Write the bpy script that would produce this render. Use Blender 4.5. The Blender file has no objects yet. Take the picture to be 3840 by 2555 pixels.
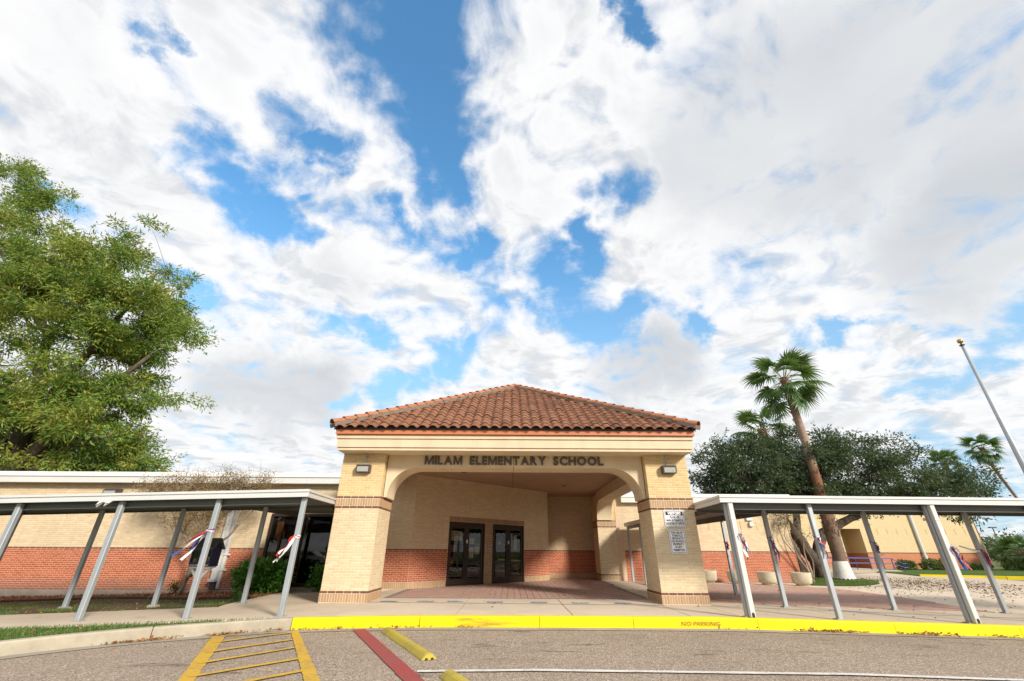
import bpy, math, random
import numpy as np
from mathutils import Vector, Matrix

random.seed(7)
RNG = np.random.default_rng(11)
R = math.radians
scn = bpy.context.scene
COL = scn.collection

# ------------------------------------------------------------------ camera
CAM_H, PITCH, ROLL, FPX = 1.25, 26.25, 0.33, 1600.0
cam_d = bpy.data.cameras.new("camera")
cam_d.sensor_width = 36.0
cam_d.lens = FPX / 3840 * 36.0
cam_d.clip_start = 0.05
cam_d.clip_end = 3000
cam = bpy.data.objects.new("camera", cam_d)
COL.objects.link(cam)
p_, r_ = R(PITCH), R(ROLL)
FW = Vector((0, math.cos(p_), math.sin(p_)))
RT0 = Vector((1, 0, 0))
UP0 = RT0.cross(FW)
RT = RT0 * math.cos(r_) + UP0 * math.sin(r_)
UP = UP0 * math.cos(r_) - RT0 * math.sin(r_)
cam.matrix_world = Matrix(((RT.x, UP.x, -FW.x, 0), (RT.y, UP.y, -FW.y, 0), (RT.z, UP.z, -FW.z, CAM_H), (0, 0, 0, 1)))
scn.camera = cam

# ------------------------------------------------------------------ sun, exposure
SUN_EL, SUN_AZ = 26.0, 38.0       # azimuth measured from straight behind the camera towards its right
sun_dir = Vector((math.sin(R(SUN_AZ)) * math.cos(R(SUN_EL)), -math.cos(R(SUN_AZ)) * math.cos(R(SUN_EL)), math.sin(R(SUN_EL))))
sl = bpy.data.lights.new("sun", 'SUN')
sl.energy = 3.7
sl.angle = R(9.0)
sl.color = (1.0, 0.93, 0.82)
sun = bpy.data.objects.new("sun", sl)
sun.rotation_euler = sun_dir.to_track_quat('Z', 'Y').to_euler()
sun.location = (20, -20, 30)
COL.objects.link(sun)
scn.view_settings.view_transform = 'Standard'
scn.view_settings.look = 'None'
scn.view_settings.gamma = 1.0
scn.view_settings.use_curve_mapping = False
scn.view_settings.exposure = 0.42
scn.render.engine = 'CYCLES'
scn.cycles.max_bounces = 7
scn.cycles.diffuse_bounces = 4
scn.cycles.glossy_bounces = 3
scn.cycles.transparent_max_bounces = 10
scn.cycles.transmission_bounces = 4
scn.cycles.caustics_reflective = False
scn.cycles.caustics_refractive = False
scn.cycles.sample_clamp_indirect = 6.0


# ------------------------------------------------------------------ node helpers
class NT:
    def __init__(s, nt):
        s.nt = nt

    def n(s, t, **kw):
        nd = s.nt.nodes.new(t)
        for k, v in kw.items():
            setattr(nd, k, v)
        return nd

    def l(s, a, b):
        s.nt.links.new(a, b)

    def put(s, sock, v):
        if hasattr(v, 'node'):
            s.l(v, sock)
        elif v is not None:
            sock.default_value = v

    def m(s, op, a, b=None, c=None, clamp=False):
        nd = s.n('ShaderNodeMath', operation=op, use_clamp=clamp)
        s.put(nd.inputs[0], a)
        s.put(nd.inputs[1], b)
        s.put(nd.inputs[2], c)
        return nd.outputs[0]

    def v(s, op, a, b=None, scale=None):
        nd = s.n('ShaderNodeVectorMath', operation=op)
        s.put(nd.inputs[0], a)
        s.put(nd.inputs[1], b)
        if scale is not None:
            s.put(nd.inputs['Scale'], scale)
        return nd.outputs['Value'] if op in ('DOT_PRODUCT', 'LENGTH', 'DISTANCE') else nd.outputs['Vector']

    def mix(s, f, a, b, blend='MIX'):
        nd = s.n('ShaderNodeMix', data_type='RGBA', blend_type=blend)
        s.put(nd.inputs[0], f)
        s.put(nd.inputs[6], a)
        s.put(nd.inputs[7], b)
        return nd.outputs[2]

    def ramp(s, f, stops, interp='LINEAR'):
        nd = s.n('ShaderNodeValToRGB')
        cr = nd.color_ramp
        cr.interpolation = interp
        while len(cr.elements) < len(stops):
            cr.elements.new(0.5)
        for e, (p, c) in zip(cr.elements, stops):
            e.position = p
            e.color = c if len(c) == 4 else (*c, 1)
        s.put(nd.inputs[0], f)
        return nd.outputs[0]

    def noise(s, vec, scale, detail=4, rough=0.55, dim='3D', dist=0.0):
        nd = s.n('ShaderNodeTexNoise', noise_dimensions=dim)
        s.put(nd.inputs['Vector'], vec)
        nd.inputs['Scale'].default_value = scale
        nd.inputs['Detail'].default_value = detail
        nd.inputs['Roughness'].default_value = rough
        nd.inputs['Distortion'].default_value = dist
        return nd.outputs['Fac']

    def sstep(s, x, a, b):
        nd = s.n('ShaderNodeMapRange', interpolation_type='SMOOTHSTEP')
        s.put(nd.inputs[0], x)
        nd.inputs[1].default_value = a
        nd.inputs[2].default_value = b
        return nd.outputs[0]


def C4(c):
    return (c[0], c[1], c[2], 1.0)


# ------------------------------------------------------------------ sky
W = bpy.data.worlds.new("World")
scn.world = W
W.use_nodes = True
W.node_tree.nodes.clear()
T = NT(W.node_tree)
sky = T.n('ShaderNodeTexSky', sky_type='NISHITA')
sky.sun_disc = False
sky.sun_elevation = R(SUN_EL)
# Nishita's rotation 0 puts the sun on +Y and turns clockwise seen from above
sky.sun_rotation = math.atan2(sun_dir.x, sun_dir.y)
sky.air_density = 1.0
sky.dust_density = 0.6
sky.ozone_density = 2.2
hs = T.n('ShaderNodeHueSaturation')
hs.inputs['Saturation'].default_value = 1.08
hs.inputs['Value'].default_value = 1.32
T.l(sky.outputs[0], hs.inputs['Color'])
blue = T.v('MULTIPLY', T.v('SCALE', hs.outputs[0], scale=0.15), (0.80, 1.16, 1.16))
tc = T.n('ShaderNodeTexCoord')
dirv = T.v('NORMALIZE', tc.outputs['Generated'])
sep = T.n('ShaderNodeSeparateXYZ')
T.l(dirv, sep.inputs[0])
zc = T.m('MAXIMUM', sep.outputs[2], 0.0)
den = T.m('ADD', zc, 0.13)
cmb = T.n('ShaderNodeCombineXYZ')
T.l(T.m('DIVIDE', sep.outputs[0], den), cmb.inputs[0])
T.l(T.m('DIVIDE', sep.outputs[1], den), cmb.inputs[1])
plane = cmb.outputs[0]
# a slow warp so that the cloud edges billow
wn = T.n('ShaderNodeTexNoise', noise_dimensions='3D')
T.l(plane, wn.inputs['Vector'])
wn.inputs['Scale'].default_value = 2.2
wn.inputs['Detail'].default_value = 3
warp = T.v('SCALE', T.v('SUBTRACT', wn.outputs['Color'], (0.5, 0.5, 0.5)), scale=0.35)
pw = T.v('ADD', plane, warp)
big = T.noise(pw, 1.1, 3, 0.5)
mid = T.noise(pw, 3.2, 14, 0.60)
fine = T.noise(pw, 13.0, 9, 0.62)
mid2 = T.noise(T.v('ADD', pw, (0.055, -0.05, 0.0)), 3.2, 6, 0.55)
wd = T.n('ShaderNodeTexNoise', noise_dimensions='3D')
T.l(dirv, wd.inputs['Vector'])
wd.inputs['Scale'].default_value = 7.0
wd.inputs['Detail'].default_value = 9
wd.inputs['Roughness'].default_value = 0.62
dwarp = T.v('ADD', dirv, T.v('SCALE', T.v('SUBTRACT', wd.outputs['Color'], (0.5, 0.5, 0.5)), scale=0.20))


def capsule(a, b, r):
    """1 at the axis of a rounded streak of sky between the directions a and b, 0 at twice its radius"""
    A, B = Vector(a), Vector(b)
    ab = B - A
    pa = T.v('SUBTRACT', dwarp, tuple(A))
    t = T.m('MULTIPLY', T.v('DOT_PRODUCT', pa, tuple(ab)), 1.0 / max(ab.length_squared, 1e-6), clamp=True)
    d = T.v('LENGTH', T.v('SUBTRACT', pa, T.v('SCALE', tuple(ab), scale=t)))
    return T.sstep(d, 2.9 * r, 0.0)


GAPS = [((-0.17, 0.399, 0.901), (-0.191, 0.485, 0.853), 0.082), ((-0.191, 0.485, 0.853), (-0.181, 0.558, 0.81), 0.066), ((-0.181, 0.558, 0.81), (-0.158, 0.636, 0.756), 0.047), ((-0.158, 0.636, 0.756), (-0.151, 0.697, 0.701), 0.039), ((-0.566, 0.389, 0.727), (-0.528, 0.413, 0.742), 0.016), ((-0.568, 0.413, 0.712), (-0.571, 0.429, 0.7), 0.014), ((-0.567, 0.516, 0.642), (-0.51, 0.601, 0.615), 0.028), ((-0.51, 0.601, 0.615), (-0.501, 0.637, 0.585), 0.036), ((-0.501, 0.637, 0.585), (-0.411, 0.691, 0.594), 0.026), ((-0.384, 0.59, 0.71), (-0.338, 0.613, 0.715), 0.023), ((-0.255, 0.715, 0.651), (-0.237, 0.743, 0.626), 0.024), ((-0.099, 0.796, 0.598), (-0.074, 0.788, 0.611), 0.029), ((0.075, 0.811, 0.581), (0.118, 0.852, 0.51), 0.049), ((0.118, 0.852, 0.51), (0.196, 0.861, 0.469), 0.043), ((0.196, 0.861, 0.469), (0.285, 0.816, 0.503), 0.028), ((0.16, 0.772, 0.615), (0.139, 0.793, 0.594), 0.028), ((0.192, 0.409, 0.892), (0.215, 0.435, 0.875), 0.018), ((0.576, 0.728, 0.371), (0.682, 0.643, 0.348), 0.011), ((0.747, 0.591, 0.304), (0.784, 0.531, 0.322), 0.027), ((0.678, 0.686, 0.262), (0.742, 0.609, 0.281), 0.019), ((-0.192, 0.899, 0.393), (-0.111, 0.89, 0.442), 0.026), ((-0.285, 0.907, 0.311), (-0.241, 0.91, 0.338), 0.025), ((-0.381, 0.883, 0.273), (-0.342, 0.893, 0.294), 0.015), ((0.716, 0.692, 0.091), (0.765, 0.641, 0.06), 0.036), ((-0.722, 0.507, 0.471), (-0.708, 0.529, 0.469), 0.016), ((-0.621, 0.646, 0.443), (-0.592, 0.684, 0.427), 0.014), ((0.386, 0.806, 0.45), (0.405, 0.806, 0.431), 0.016),
        # the same kind of openings in the part of the sky behind and beside the camera
        ((0.3, -0.6, 0.74), (0.1, -0.75, 0.65), 0.06), ((-0.5, -0.5, 0.7), (-0.62, -0.62, 0.48), 0.05), ((0.75, -0.4, 0.52), (0.85, -0.2, 0.48), 0.04), ((-0.85, -0.1, 0.5), (-0.8, 0.1, 0.6), 0.04), ((0.1, -0.9, 0.4), (0.3, -0.88, 0.37), 0.03)]
THIN = [((0.166, 0.698, 0.697), (0.26, 0.672, 0.694), 0.026), ((-0.563, 0.371, 0.738), (-0.56, 0.484, 0.672), 0.027), ((-0.401, 0.637, 0.659), (-0.248, 0.734, 0.633), 0.032), ((-0.237, 0.743, 0.626), (-0.093, 0.791, 0.605), 0.029), ((-0.087, 0.795, 0.601), (-0.013, 0.868, 0.496), 0.028), ((-0.41, 0.793, 0.45), (-0.282, 0.854, 0.438), 0.016), ((-0.013, 0.868, 0.496), (-0.111, 0.89, 0.442), 0.025), ((0.285, 0.807, 0.518), (0.391, 0.809, 0.438), 0.016), ((0.559, 0.739, 0.375), (0.724, 0.602, 0.339), 0.014), ((-0.453, 0.513, 0.729), (-0.321, 0.605, 0.729), 0.028), ((-0.294, 0.394, 0.871), (-0.275, 0.545, 0.792), 0.037), ((-0.121, 0.551, 0.826), (-0.122, 0.494, 0.861), 0.034)]
GREYS = [((0.476, 0.52, 0.709), (0.66, 0.385, 0.646), 0.119), ((0.548, 0.561, 0.62), (0.387, 0.608, 0.693), 0.07), ((0.692, 0.554, 0.462), (0.74, 0.437, 0.512), 0.075), ((0.259, 0.891, 0.372), (0.341, 0.858, 0.384), 0.05), ((-0.535, 0.791, 0.297), (-0.408, 0.858, 0.312), 0.05),
         ((-0.2, -0.7, 0.68), (0.1, -0.85, 0.5), 0.1), ((-0.8, -0.4, 0.45), (-0.7, -0.6, 0.4), 0.08)]
gap = None
for g_ in GAPS:
    c_ = capsule(*g_)
    gap = c_ if gap is None else T.m('MAXIMUM', gap, c_)
for g_ in THIN:
    gap = T.m('MAXIMUM', gap, T.m('MULTIPLY', capsule(*g_), 0.66))
grey = None
for g_ in GREYS:
    c_ = capsule(*g_)
    grey = c_ if grey is None else T.m('MAXIMUM', grey, c_)
dens = T.m('MULTIPLY_ADD', T.m('SUBTRACT', mid, 0.5), 3.0, T.m('MULTIPLY_ADD', T.m('SUBTRACT', big, 0.5), 1.5, 0.74))
dens = T.m('MULTIPLY_ADD', T.m('SUBTRACT', fine, 0.5), 1.3, dens)
dens = T.m('SUBTRACT', dens, T.m('MULTIPLY', gap, 1.30))
alpha = T.sstep(dens, -0.46, 0.74)
# clouds: white where they catch the sun, faint grey bellies where they are thick
bil = T.noise(pw, 2.0, 7, 0.52)
belly = T.m('MULTIPLY', T.sstep(dens, 0.5, 1.2), T.sstep(bil, 0.44, 0.66))
relief = T.m('MULTIPLY', T.sstep(T.m('SUBTRACT', mid2, mid), -0.03, 0.13), 0.62)
gg = T.m('MULTIPLY', T.sstep(grey, 0.0, 0.9), T.m('MULTIPLY_ADD', bil, 1.1, 0.18))
belly = T.m('MAXIMUM', T.m('MULTIPLY', belly, 0.50), gg, clamp=True)
belly = T.m('MAXIMUM', belly, relief)
ccol = T.mix(belly, (0.75, 0.75, 0.755, 1), (0.46, 0.485, 0.515, 1))
# low in the sky everything pales
hz = T.sstep(sep.outputs[2], 0.66, 0.15)
bl2 = T.mix(T.m('MULTIPLY', hz, 0.85), blue, (0.33, 0.49, 0.64, 1))
skyc = T.mix(alpha, bl2, ccol)
grd = T.sstep(sep.outputs[2], -0.02, 0.0)
skyc = T.mix(grd, (0.25, 0.24, 0.22, 1), skyc)
bg = T.n('ShaderNodeBackground')
T.l(skyc, bg.inputs['Color'])
bg.inputs['Strength'].default_value = 1.0
wo = T.n('ShaderNodeOutputWorld')
T.l(bg.outputs[0], wo.inputs[0])
W.cycles.sampling_method = 'MANUAL'
W.cycles.sample_map_resolution = 512


# ------------------------------------------------------------------ materials
def material(name, build, rough=0.8, spec=0.3, metal=0.0):
    m = bpy.data.materials.new(name)
    m.use_nodes = True
    t = NT(m.node_tree)
    b = m.node_tree.nodes['Principled BSDF']
    b.inputs['Roughness'].default_value = rough
    b.inputs['Specular IOR Level'].default_value = spec
    b.inputs['Metallic'].default_value = metal
    t.b = b
    t.pos = t.n('ShaderNodeNewGeometry')
    build(t, b)
    return m


def bump(t, b, h, strength, dist=0.01):
    nd = t.n('ShaderNodeBump')
    nd.inputs['Strength'].default_value = strength
    nd.inputs['Distance'].default_value = dist
    t.l(h, nd.inputs['Height'])
    t.l(nd.outputs[0], b.inputs['Normal'])


def rnd(t):
    """one random number per piece, whether the piece is an object or an island of a joined mesh"""
    oi = t.n('ShaderNodeObjectInfo')
    return t.m('FRACT', t.m('ADD', oi.outputs['Random'], t.m('MULTIPLY', t.pos.outputs['Random Per Island'], 7.31)))


def plain(name, c, rough=0.6, spec=0.4, metal=0.0, var=0.12, scale=6.0, bmp=0.0):
    def f(t, b):
        P = t.pos.outputs['Position']
        n = t.noise(P, scale, 5, 0.6)
        col = t.mix(n, C4([x * (1 - var) for x in c]), C4([min(x * (1 + var), 1) for x in c]))
        t.l(col, b.inputs['Base Color'])
        if bmp:
            bump(t, b, t.noise(P, scale * 12, 3), bmp)
    return material(name, f, rough, spec, metal)


def brick(name, cols=None, mottled=0.12, splash=False):
    def f(t, b):
        P = t.pos.outputs['Position']
        r = rnd(t)
        n = len(cols)
        col = t.ramp(r, [((i + 0.5) / n, c) for i, c in enumerate(cols)])
        ns = t.noise(P, 38, 4, 0.65)
        st = t.noise(P, 0.8, 4, 0.6)
        col = t.mix(t.m('MULTIPLY', t.sstep(ns, 0.42, 0.75), mottled * 3), col, C4([x * 0.7 for x in cols[0]]))
        col = t.mix(t.m('MULTIPLY', t.sstep(st, 0.52, 0.75), 0.22), col, C4([x * 0.72 for x in cols[-1]]))
        mp = t.n('ShaderNodeMapping')
        mp.inputs['Scale'].default_value = (3.0, 3.0, 0.35)
        t.l(P, mp.inputs[0])
        sk = t.noise(mp.outputs[0], 1.6, 5, 0.65)
        if splash:      # splashed dirt above the ground
            sp = t.n('ShaderNodeSeparateXYZ')
            t.l(P, sp.inputs[0])
            low = t.sstep(t.m('ADD', sp.outputs[2], t.m('MULTIPLY', st, 0.5)), 0.75, 0.15)
            col = t.mix(t.m('MULTIPLY', low, 0.55), col, (0.33, 0.165, 0.125, 1))
        col = t.mix(t.m('MULTIPLY', t.sstep(sk, 0.5, 0.74), 0.26), col, C4([x * 0.62 for x in cols[0]]))
        t.l(col, b.inputs['Base Color'])
        bump(t, b, t.noise(P, 120, 3), 0.25, 0.004)
    return material(name, f, 0.85, 0.2)


M = {}
M['yellow_brick'] = brick('yellow_brick', [(0.60, 0.42, 0.19), (0.66, 0.485, 0.235), (0.63, 0.445, 0.205), (0.70, 0.53, 0.28), (0.645, 0.465, 0.225)], 0.05)
M['cream_brick'] = brick('cream_brick', [(0.60, 0.475, 0.30), (0.67, 0.54, 0.355), (0.635, 0.505, 0.325), (0.71, 0.585, 0.40), (0.62, 0.485, 0.305)], 0.05)
M['tan_brick'] = brick('tan_brick', [(0.40, 0.26, 0.145), (0.47, 0.31, 0.18), (0.43, 0.285, 0.16)], 0.06)
M['brown_brick'] = brick('brown_brick', [(0.17, 0.075, 0.05), (0.21, 0.095, 0.06), (0.19, 0.085, 0.055)], 0.06)
M['red_brick'] = brick('red_brick', splash=True, cols= [(0.43, 0.105, 0.048), (0.50, 0.145, 0.07), (0.46, 0.12, 0.055), (0.39, 0.09, 0.042)], mottled=0.06)
M['pier_brick'] = brick('pier_brick', [(0.30, 0.18, 0.10), (0.36, 0.23, 0.13)], 0.06)
M['mortar'] = plain('mortar', (0.72, 0.63, 0.48), 0.95, 0.1, var=0.15, scale=9, bmp=0.2)
M['red_mortar'] = plain('red_mortar', (0.62, 0.47, 0.33), 0.95, 0.1, var=0.15, scale=9, bmp=0.2)


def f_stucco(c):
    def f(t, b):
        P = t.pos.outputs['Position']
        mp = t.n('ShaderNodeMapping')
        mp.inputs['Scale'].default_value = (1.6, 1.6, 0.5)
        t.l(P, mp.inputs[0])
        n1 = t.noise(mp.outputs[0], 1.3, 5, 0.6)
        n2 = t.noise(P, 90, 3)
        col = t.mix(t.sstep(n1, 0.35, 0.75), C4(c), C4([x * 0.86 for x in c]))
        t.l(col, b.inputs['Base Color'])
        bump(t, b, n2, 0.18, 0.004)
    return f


M['stucco'] = material('stucco', f_stucco((0.69, 0.56, 0.39)), 0.9, 0.15)
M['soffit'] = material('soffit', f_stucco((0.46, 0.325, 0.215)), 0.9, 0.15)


def f_tile(t, b):
    P = t.pos.outputs['Position']
    r = rnd(t)
    col = t.ramp(r, [(0.0, (0.18, 0.078, 0.043)), (0.35, (0.24, 0.105, 0.056)), (0.7, (0.28, 0.128, 0.068)), (1.0, (0.21, 0.094, 0.054))])
    n = t.noise(P, 5, 5, 0.65)
    n2 = t.noise(P, 30, 4, 0.7)
    col = t.mix(t.m('MULTIPLY', t.sstep(n, 0.45, 0.75), 0.5), col, (0.14, 0.07, 0.05, 1))
    col = t.mix(t.m('MULTIPLY', t.sstep(n2, 0.55, 0.8), 0.4), col, (0.46, 0.24, 0.15, 1))
    t.l(col, b.inputs['Base Color'])
    bump(t, b, n2, 0.25, 0.006)


M['roof_tile'] = material('roof_tile', f_tile, 0.8, 0.25)


def f_hip(t, b):
    P = t.pos.outputs['Position']
    r = rnd(t)
    col = t.ramp(r, [(0.0, (0.37, 0.15, 0.075)), (0.5, (0.43, 0.185, 0.095)), (1.0, (0.33, 0.135, 0.08))])
    n2 = t.noise(P, 9, 5, 0.7)
    col = t.mix(t.m('MULTIPLY', t.sstep(n2, 0.5, 0.75), 0.6), col, (0.20, 0.10, 0.07, 1))
    t.l(col, b.inputs['Base Color'])
    bump(t, b, n2, 0.2, 0.006)


M['hip_tile'] = material('hip_tile', f_hip, 0.8, 0.25)
M['tile_mortar'] = plain('tile_mortar', (0.21, 0.16, 0.125), 0.95, 0.1, var=0.4, scale=14, bmp=0.5)
M['bird_stop'] = plain('bird_stop', (0.13, 0.13, 0.125), 0.95, 0.1, var=0.3, scale=10)
M['copper_trim'] = plain('copper_trim', (0.55, 0.19, 0.085), 0.45, 0.5, var=0.14, scale=2.5)


def f_conc(c, stain=0.5, scale=1.0, spots=True):
    def f(t, b):
        P = t.pos.outputs['Position']
        n1 = t.noise(P, 0.55 * scale, 6, 0.62)
        n2 = t.noise(P, 5 * scale, 5, 0.65)
        n3 = t.noise(P, 130 * scale, 2)
        col = t.mix(t.sstep(n1, 0.38, 0.72), C4(c), C4([x * (1 - 0.30 * stain) for x in c]))
        col = t.mix(t.m('MULTIPLY', t.sstep(n2, 0.5, 0.8), 0.35 * stain), col, C4([c[0] * 0.55, c[1] * 0.5, c[2] * 0.45]))
        col = t.mix(t.m('MULTIPLY', n3, 0.22), col, C4([x * 0.55 for x in c]))
        r = rnd(t)
        col = t.mix(t.m('MULTIPLY', r, 0.12), col, C4([x * 0.7 for x in c]))
        t.l(col, b.inputs['Base Color'])
        bump(t, b, n3, 0.2, 0.004)
    return f


M['concrete'] = material('concrete', f_conc((0.70, 0.58, 0.445), 0.55), 0.9, 0.2)
M['old_concrete'] = material('old_concrete', f_conc((0.50, 0.44, 0.335), 1.1, 2.0), 0.95, 0.15)
M['grey_concrete'] = material('grey_concrete', f_conc((0.42, 0.365, 0.295), 0.9, 2.0), 0.95, 0.15)
M['planter_concrete'] = material('planter_concrete', f_conc((0.60, 0.53, 0.39), 1.3, 2.4), 0.9, 0.2)


def f_asphalt(t, b):
    P = t.pos.outputs['Position']
    vo = t.n('ShaderNodeTexVoronoi', feature='F1')
    vo.inputs['Scale'].default_value = 60
    t.l(P, vo.inputs['Vector'])
    stone = t.ramp(t.m('FRACT', t.m('MULTIPLY', t.v('DOT_PRODUCT', vo.outputs['Color'], (1.3, 2.1, 0.7)), 3.7)),
                   [(0.0, (0.19, 0.144, 0.106)), (0.3, (0.30, 0.230, 0.170)), (0.6, (0.37, 0.287, 0.217)), (0.85, (0.45, 0.358, 0.28)), (1.0, (0.66, 0.56, 0.45))])
    fine = t.noise(P, 210, 2)
    big1 = t.noise(P, 0.45, 5, 0.6)
    big2 = t.noise(P, 2.2, 5, 0.65)
    col = t.mix(t.m('MULTIPLY', t.sstep(fine, 0.5, 0.7), 0.25), stone, (0.12, 0.095, 0.078, 1))
    col = t.mix(t.m('MULTIPLY', t.sstep(big1, 0.4, 0.7), 0.22), col, (0.17, 0.135, 0.11, 1))
    mp = t.n('ShaderNodeMapping')
    mp.inputs['Scale'].default_value = (0.55, 1.6, 1)
    t.l(P, mp.inputs[0])
    oil = t.noise(mp.outputs[0], 1.5, 4, 0.6)
    col = t.mix(t.m('MULTIPLY', t.sstep(oil, 0.58, 0.72), 0.55), col, (0.055, 0.045, 0.036, 1))
    col = t.mix(t.m('MULTIPLY', t.sstep(big2, 0.55, 0.8), 0.18), col, (0.38, 0.32, 0.27, 1))
    t.l(col, b.inputs['Base Color'])
    bump(t, b, vo.outputs['Distance'], 0.5, 0.012)


M['asphalt'] = material('asphalt', f_asphalt, 0.9, 0.2)


def f_paint(c, under, wear, scale=30):
    def f(t, b):
        P = t.pos.outputs['Position']
        n1 = t.noise(P, scale, 4, 0.7)
        n2 = t.noise(P, 1.8, 4, 0.6)
        n3 = t.noise(P, 180, 2)
        w = t.m('MULTIPLY', t.sstep(t.m('ADD', t.m('MULTIPLY', n1, 0.6), t.m('MULTIPLY', n2, 0.5)), 0.50, 0.68), wear)
        w = t.m('ADD', w, t.m('MULTIPLY', t.sstep(n3, 0.50, 0.66), wear * 0.9), clamp=True)
        col = t.mix(w, C4(c), C4(under))
        t.l(col, b.inputs['Base Color'])
        bump(t, b, n3, 0.35, 0.006)
    return f


M['lane_yellow'] = material('lane_yellow', f_paint((0.64, 0.385, 0.035), (0.20, 0.16, 0.12), 0.42), 0.8, 0.25)
M['lane_red'] = material('lane_red', f_paint((0.35, 0.062, 0.058), (0.18, 0.12, 0.11), 0.38), 0.8, 0.25)
M['lane_white'] = material('lane_white', f_paint((0.74, 0.71, 0.65), (0.24, 0.20, 0.17), 0.4), 0.8, 0.25)
M['lane_blue'] = material('lane_blue', f_paint((0.10, 0.17, 0.32), (0.42, 0.36, 0.30), 0.8, 9), 0.85, 0.2)
M['decal'] = material('decal', f_paint((0.13, 0.22, 0.36), (0.60, 0.58, 0.54), 1.0, 7), 0.8, 0.2)


def f_kerbpaint(t, b):
    P = t.pos.outputs['Position']
    mp = t.n('ShaderNodeMapping')
    mp.inputs['Scale'].default_value = (0.8, 3, 7)
    t.l(P, mp.inputs[0])
    n1 = t.noise(mp.outputs[0], 1.1, 5, 0.65)
    n2 = t.noise(P, 22, 4, 0.7)
    sepx = t.n('ShaderNodeSeparateXYZ')
    t.l(P, sepx.inputs[0])
    zone = t.sstep(t.m('ABSOLUTE', t.m('ADD', sepx.outputs[0], 1.7)), 3.0, 1.0)
    sc_ = t.noise(mp.outputs[0], 3.0, 6, 0.7)
    w = t.m('MULTIPLY', t.m('ADD', t.m('MULTIPLY', t.sstep(n1, 0.5, 0.72), 0.9), 0.10), zone)
    col = t.mix(w, (0.86, 0.66, 0.0, 1), (0.36, 0.22, 0.03, 1))
    col = t.mix(t.m('MULTIPLY', t.sstep(sc_, 0.6, 0.74), 0.55), col, (0.30, 0.22, 0.05, 1))
    col = t.mix(t.m('MULTIPLY', t.sstep(n2, 0.62, 0.76), 0.45), col, (0.45, 0.36, 0.16, 1))
    t.l(col, b.inputs['Base Color'])
    bump(t, b, n2, 0.15, 0.006)


M['kerb_yellow'] = material('kerb_yellow', f_kerbpaint, 0.6, 0.3)
M['paver'] = brick('paver', [(0.42, 0.275, 0.22), (0.48, 0.285, 0.22), (0.36, 0.265, 0.23), (0.45, 0.325, 0.27), (0.50, 0.28, 0.20)], 0.08)
M['paver_edge'] = brick('paver_edge', [(0.26, 0.20, 0.175), (0.30, 0.23, 0.20)], 0.08)
M['paver_joint'] = plain('paver_joint', (0.37, 0.275, 0.22), 0.95, 0.1, var=0.3, scale=8)


def f_metal(c, va=0.2):
    def f(t, b):
        P = t.pos.outputs['Position']
        mp = t.n('ShaderNodeMapping')
        mp.inputs['Scale'].default_value = (1, 1, 0.35)
        t.l(P, mp.inputs[0])
        n = t.noise(mp.outputs[0], 9, 5, 0.65)
        col = t.mix(n, C4([x * (1 - va) for x in c]), C4([x * (1 + va) for x in c]))
        t.l(col, b.inputs['Base Color'])
    return f


M['galvanised'] = material('galvanised', f_metal((0.40, 0.435, 0.46), 0.22), 0.45, 0.5, 0.35)
M['beam_grey'] = material('beam_grey', f_metal((0.16, 0.168, 0.162), 0.12), 0.5, 0.4, 0.25)
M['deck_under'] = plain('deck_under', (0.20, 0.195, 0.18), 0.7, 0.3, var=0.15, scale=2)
M['white_trim'] = plain('white_trim', (0.60, 0.60, 0.585), 0.45, 0.4, var=0.06, scale=1.6)
M['white_fascia'] = plain('white_fascia', (0.62, 0.615, 0.585), 0.5, 0.4, var=0.10, scale=1.2)
M['bronze'] = plain('bronze', (0.040, 0.024, 0.017), 0.55, 0.25, var=0.15, scale=3)
M['black'] = plain('black', (0.02, 0.02, 0.02), 0.5, 0.4)
M['letter'] = plain('letter', (0.105, 0.083, 0.068), 0.6, 0.3, var=0.15, scale=14)
M['stencil'] = plain('stencil', (0.40, 0.235, 0.045), 0.8, 0.2, var=0.4, scale=25)
M['sign_white'] = plain('sign_white', (0.82, 0.83, 0.86), 0.4, 0.4, var=0.05, scale=6)
M['sign_black'] = plain('sign_black', (0.018, 0.018, 0.02), 0.5, 0.4)
M['fixture_brown'] = plain('fixture_brown', (0.075, 0.055, 0.046), 0.45, 0.4, var=0.2)
M['lens'] = plain('lens', (0.42, 0.45, 0.42), 0.12, 0.6, var=0.3, scale=22)
M['navy'] = plain('navy', (0.014, 0.018, 0.07), 0.45, 0.4, var=0.15)
M['shingle'] = plain('shingle', (0.10, 0.10, 0.085), 0.9, 0.2, var=0.25, scale=20)
M['paper'] = plain('paper', (0.62, 0.58, 0.42), 0.8, 0.2, var=0.2, scale=14)
M['paper_white'] = plain('paper_white', (0.62, 0.60, 0.56), 0.8, 0.2, var=0.12, scale=18)
M['paper_red'] = plain('paper_red', (0.30, 0.07, 0.06), 0.8, 0.2, var=0.4, scale=9)
M['curtain'] = plain('curtain', (0.20, 0.085, 0.04), 0.9, 0.1, var=0.25, scale=5)
M['cream_wall'] = plain('cream_wall', (0.45, 0.38, 0.28), 0.9, 0.1, var=0.06)
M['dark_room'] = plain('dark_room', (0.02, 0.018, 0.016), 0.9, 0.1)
M['blind'] = plain('blind', (0.42, 0.33, 0.18), 0.9, 0.1, var=0.1)
M['ribbon_red'] = plain('ribbon_red', (0.52, 0.028, 0.03), 0.5, 0.4, var=0.2, scale=9)
M['ribbon_blue'] = plain('ribbon_blue', (0.03, 0.10, 0.42), 0.5, 0.4, var=0.3, scale=9)
M['ribbon_white'] = plain('ribbon_white', (0.78, 0.77, 0.76), 0.5, 0.4, var=0.06, scale=9)
M['rail_blue'] = plain('rail_blue', (0.03, 0.05, 0.26), 0.4, 0.5)
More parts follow.
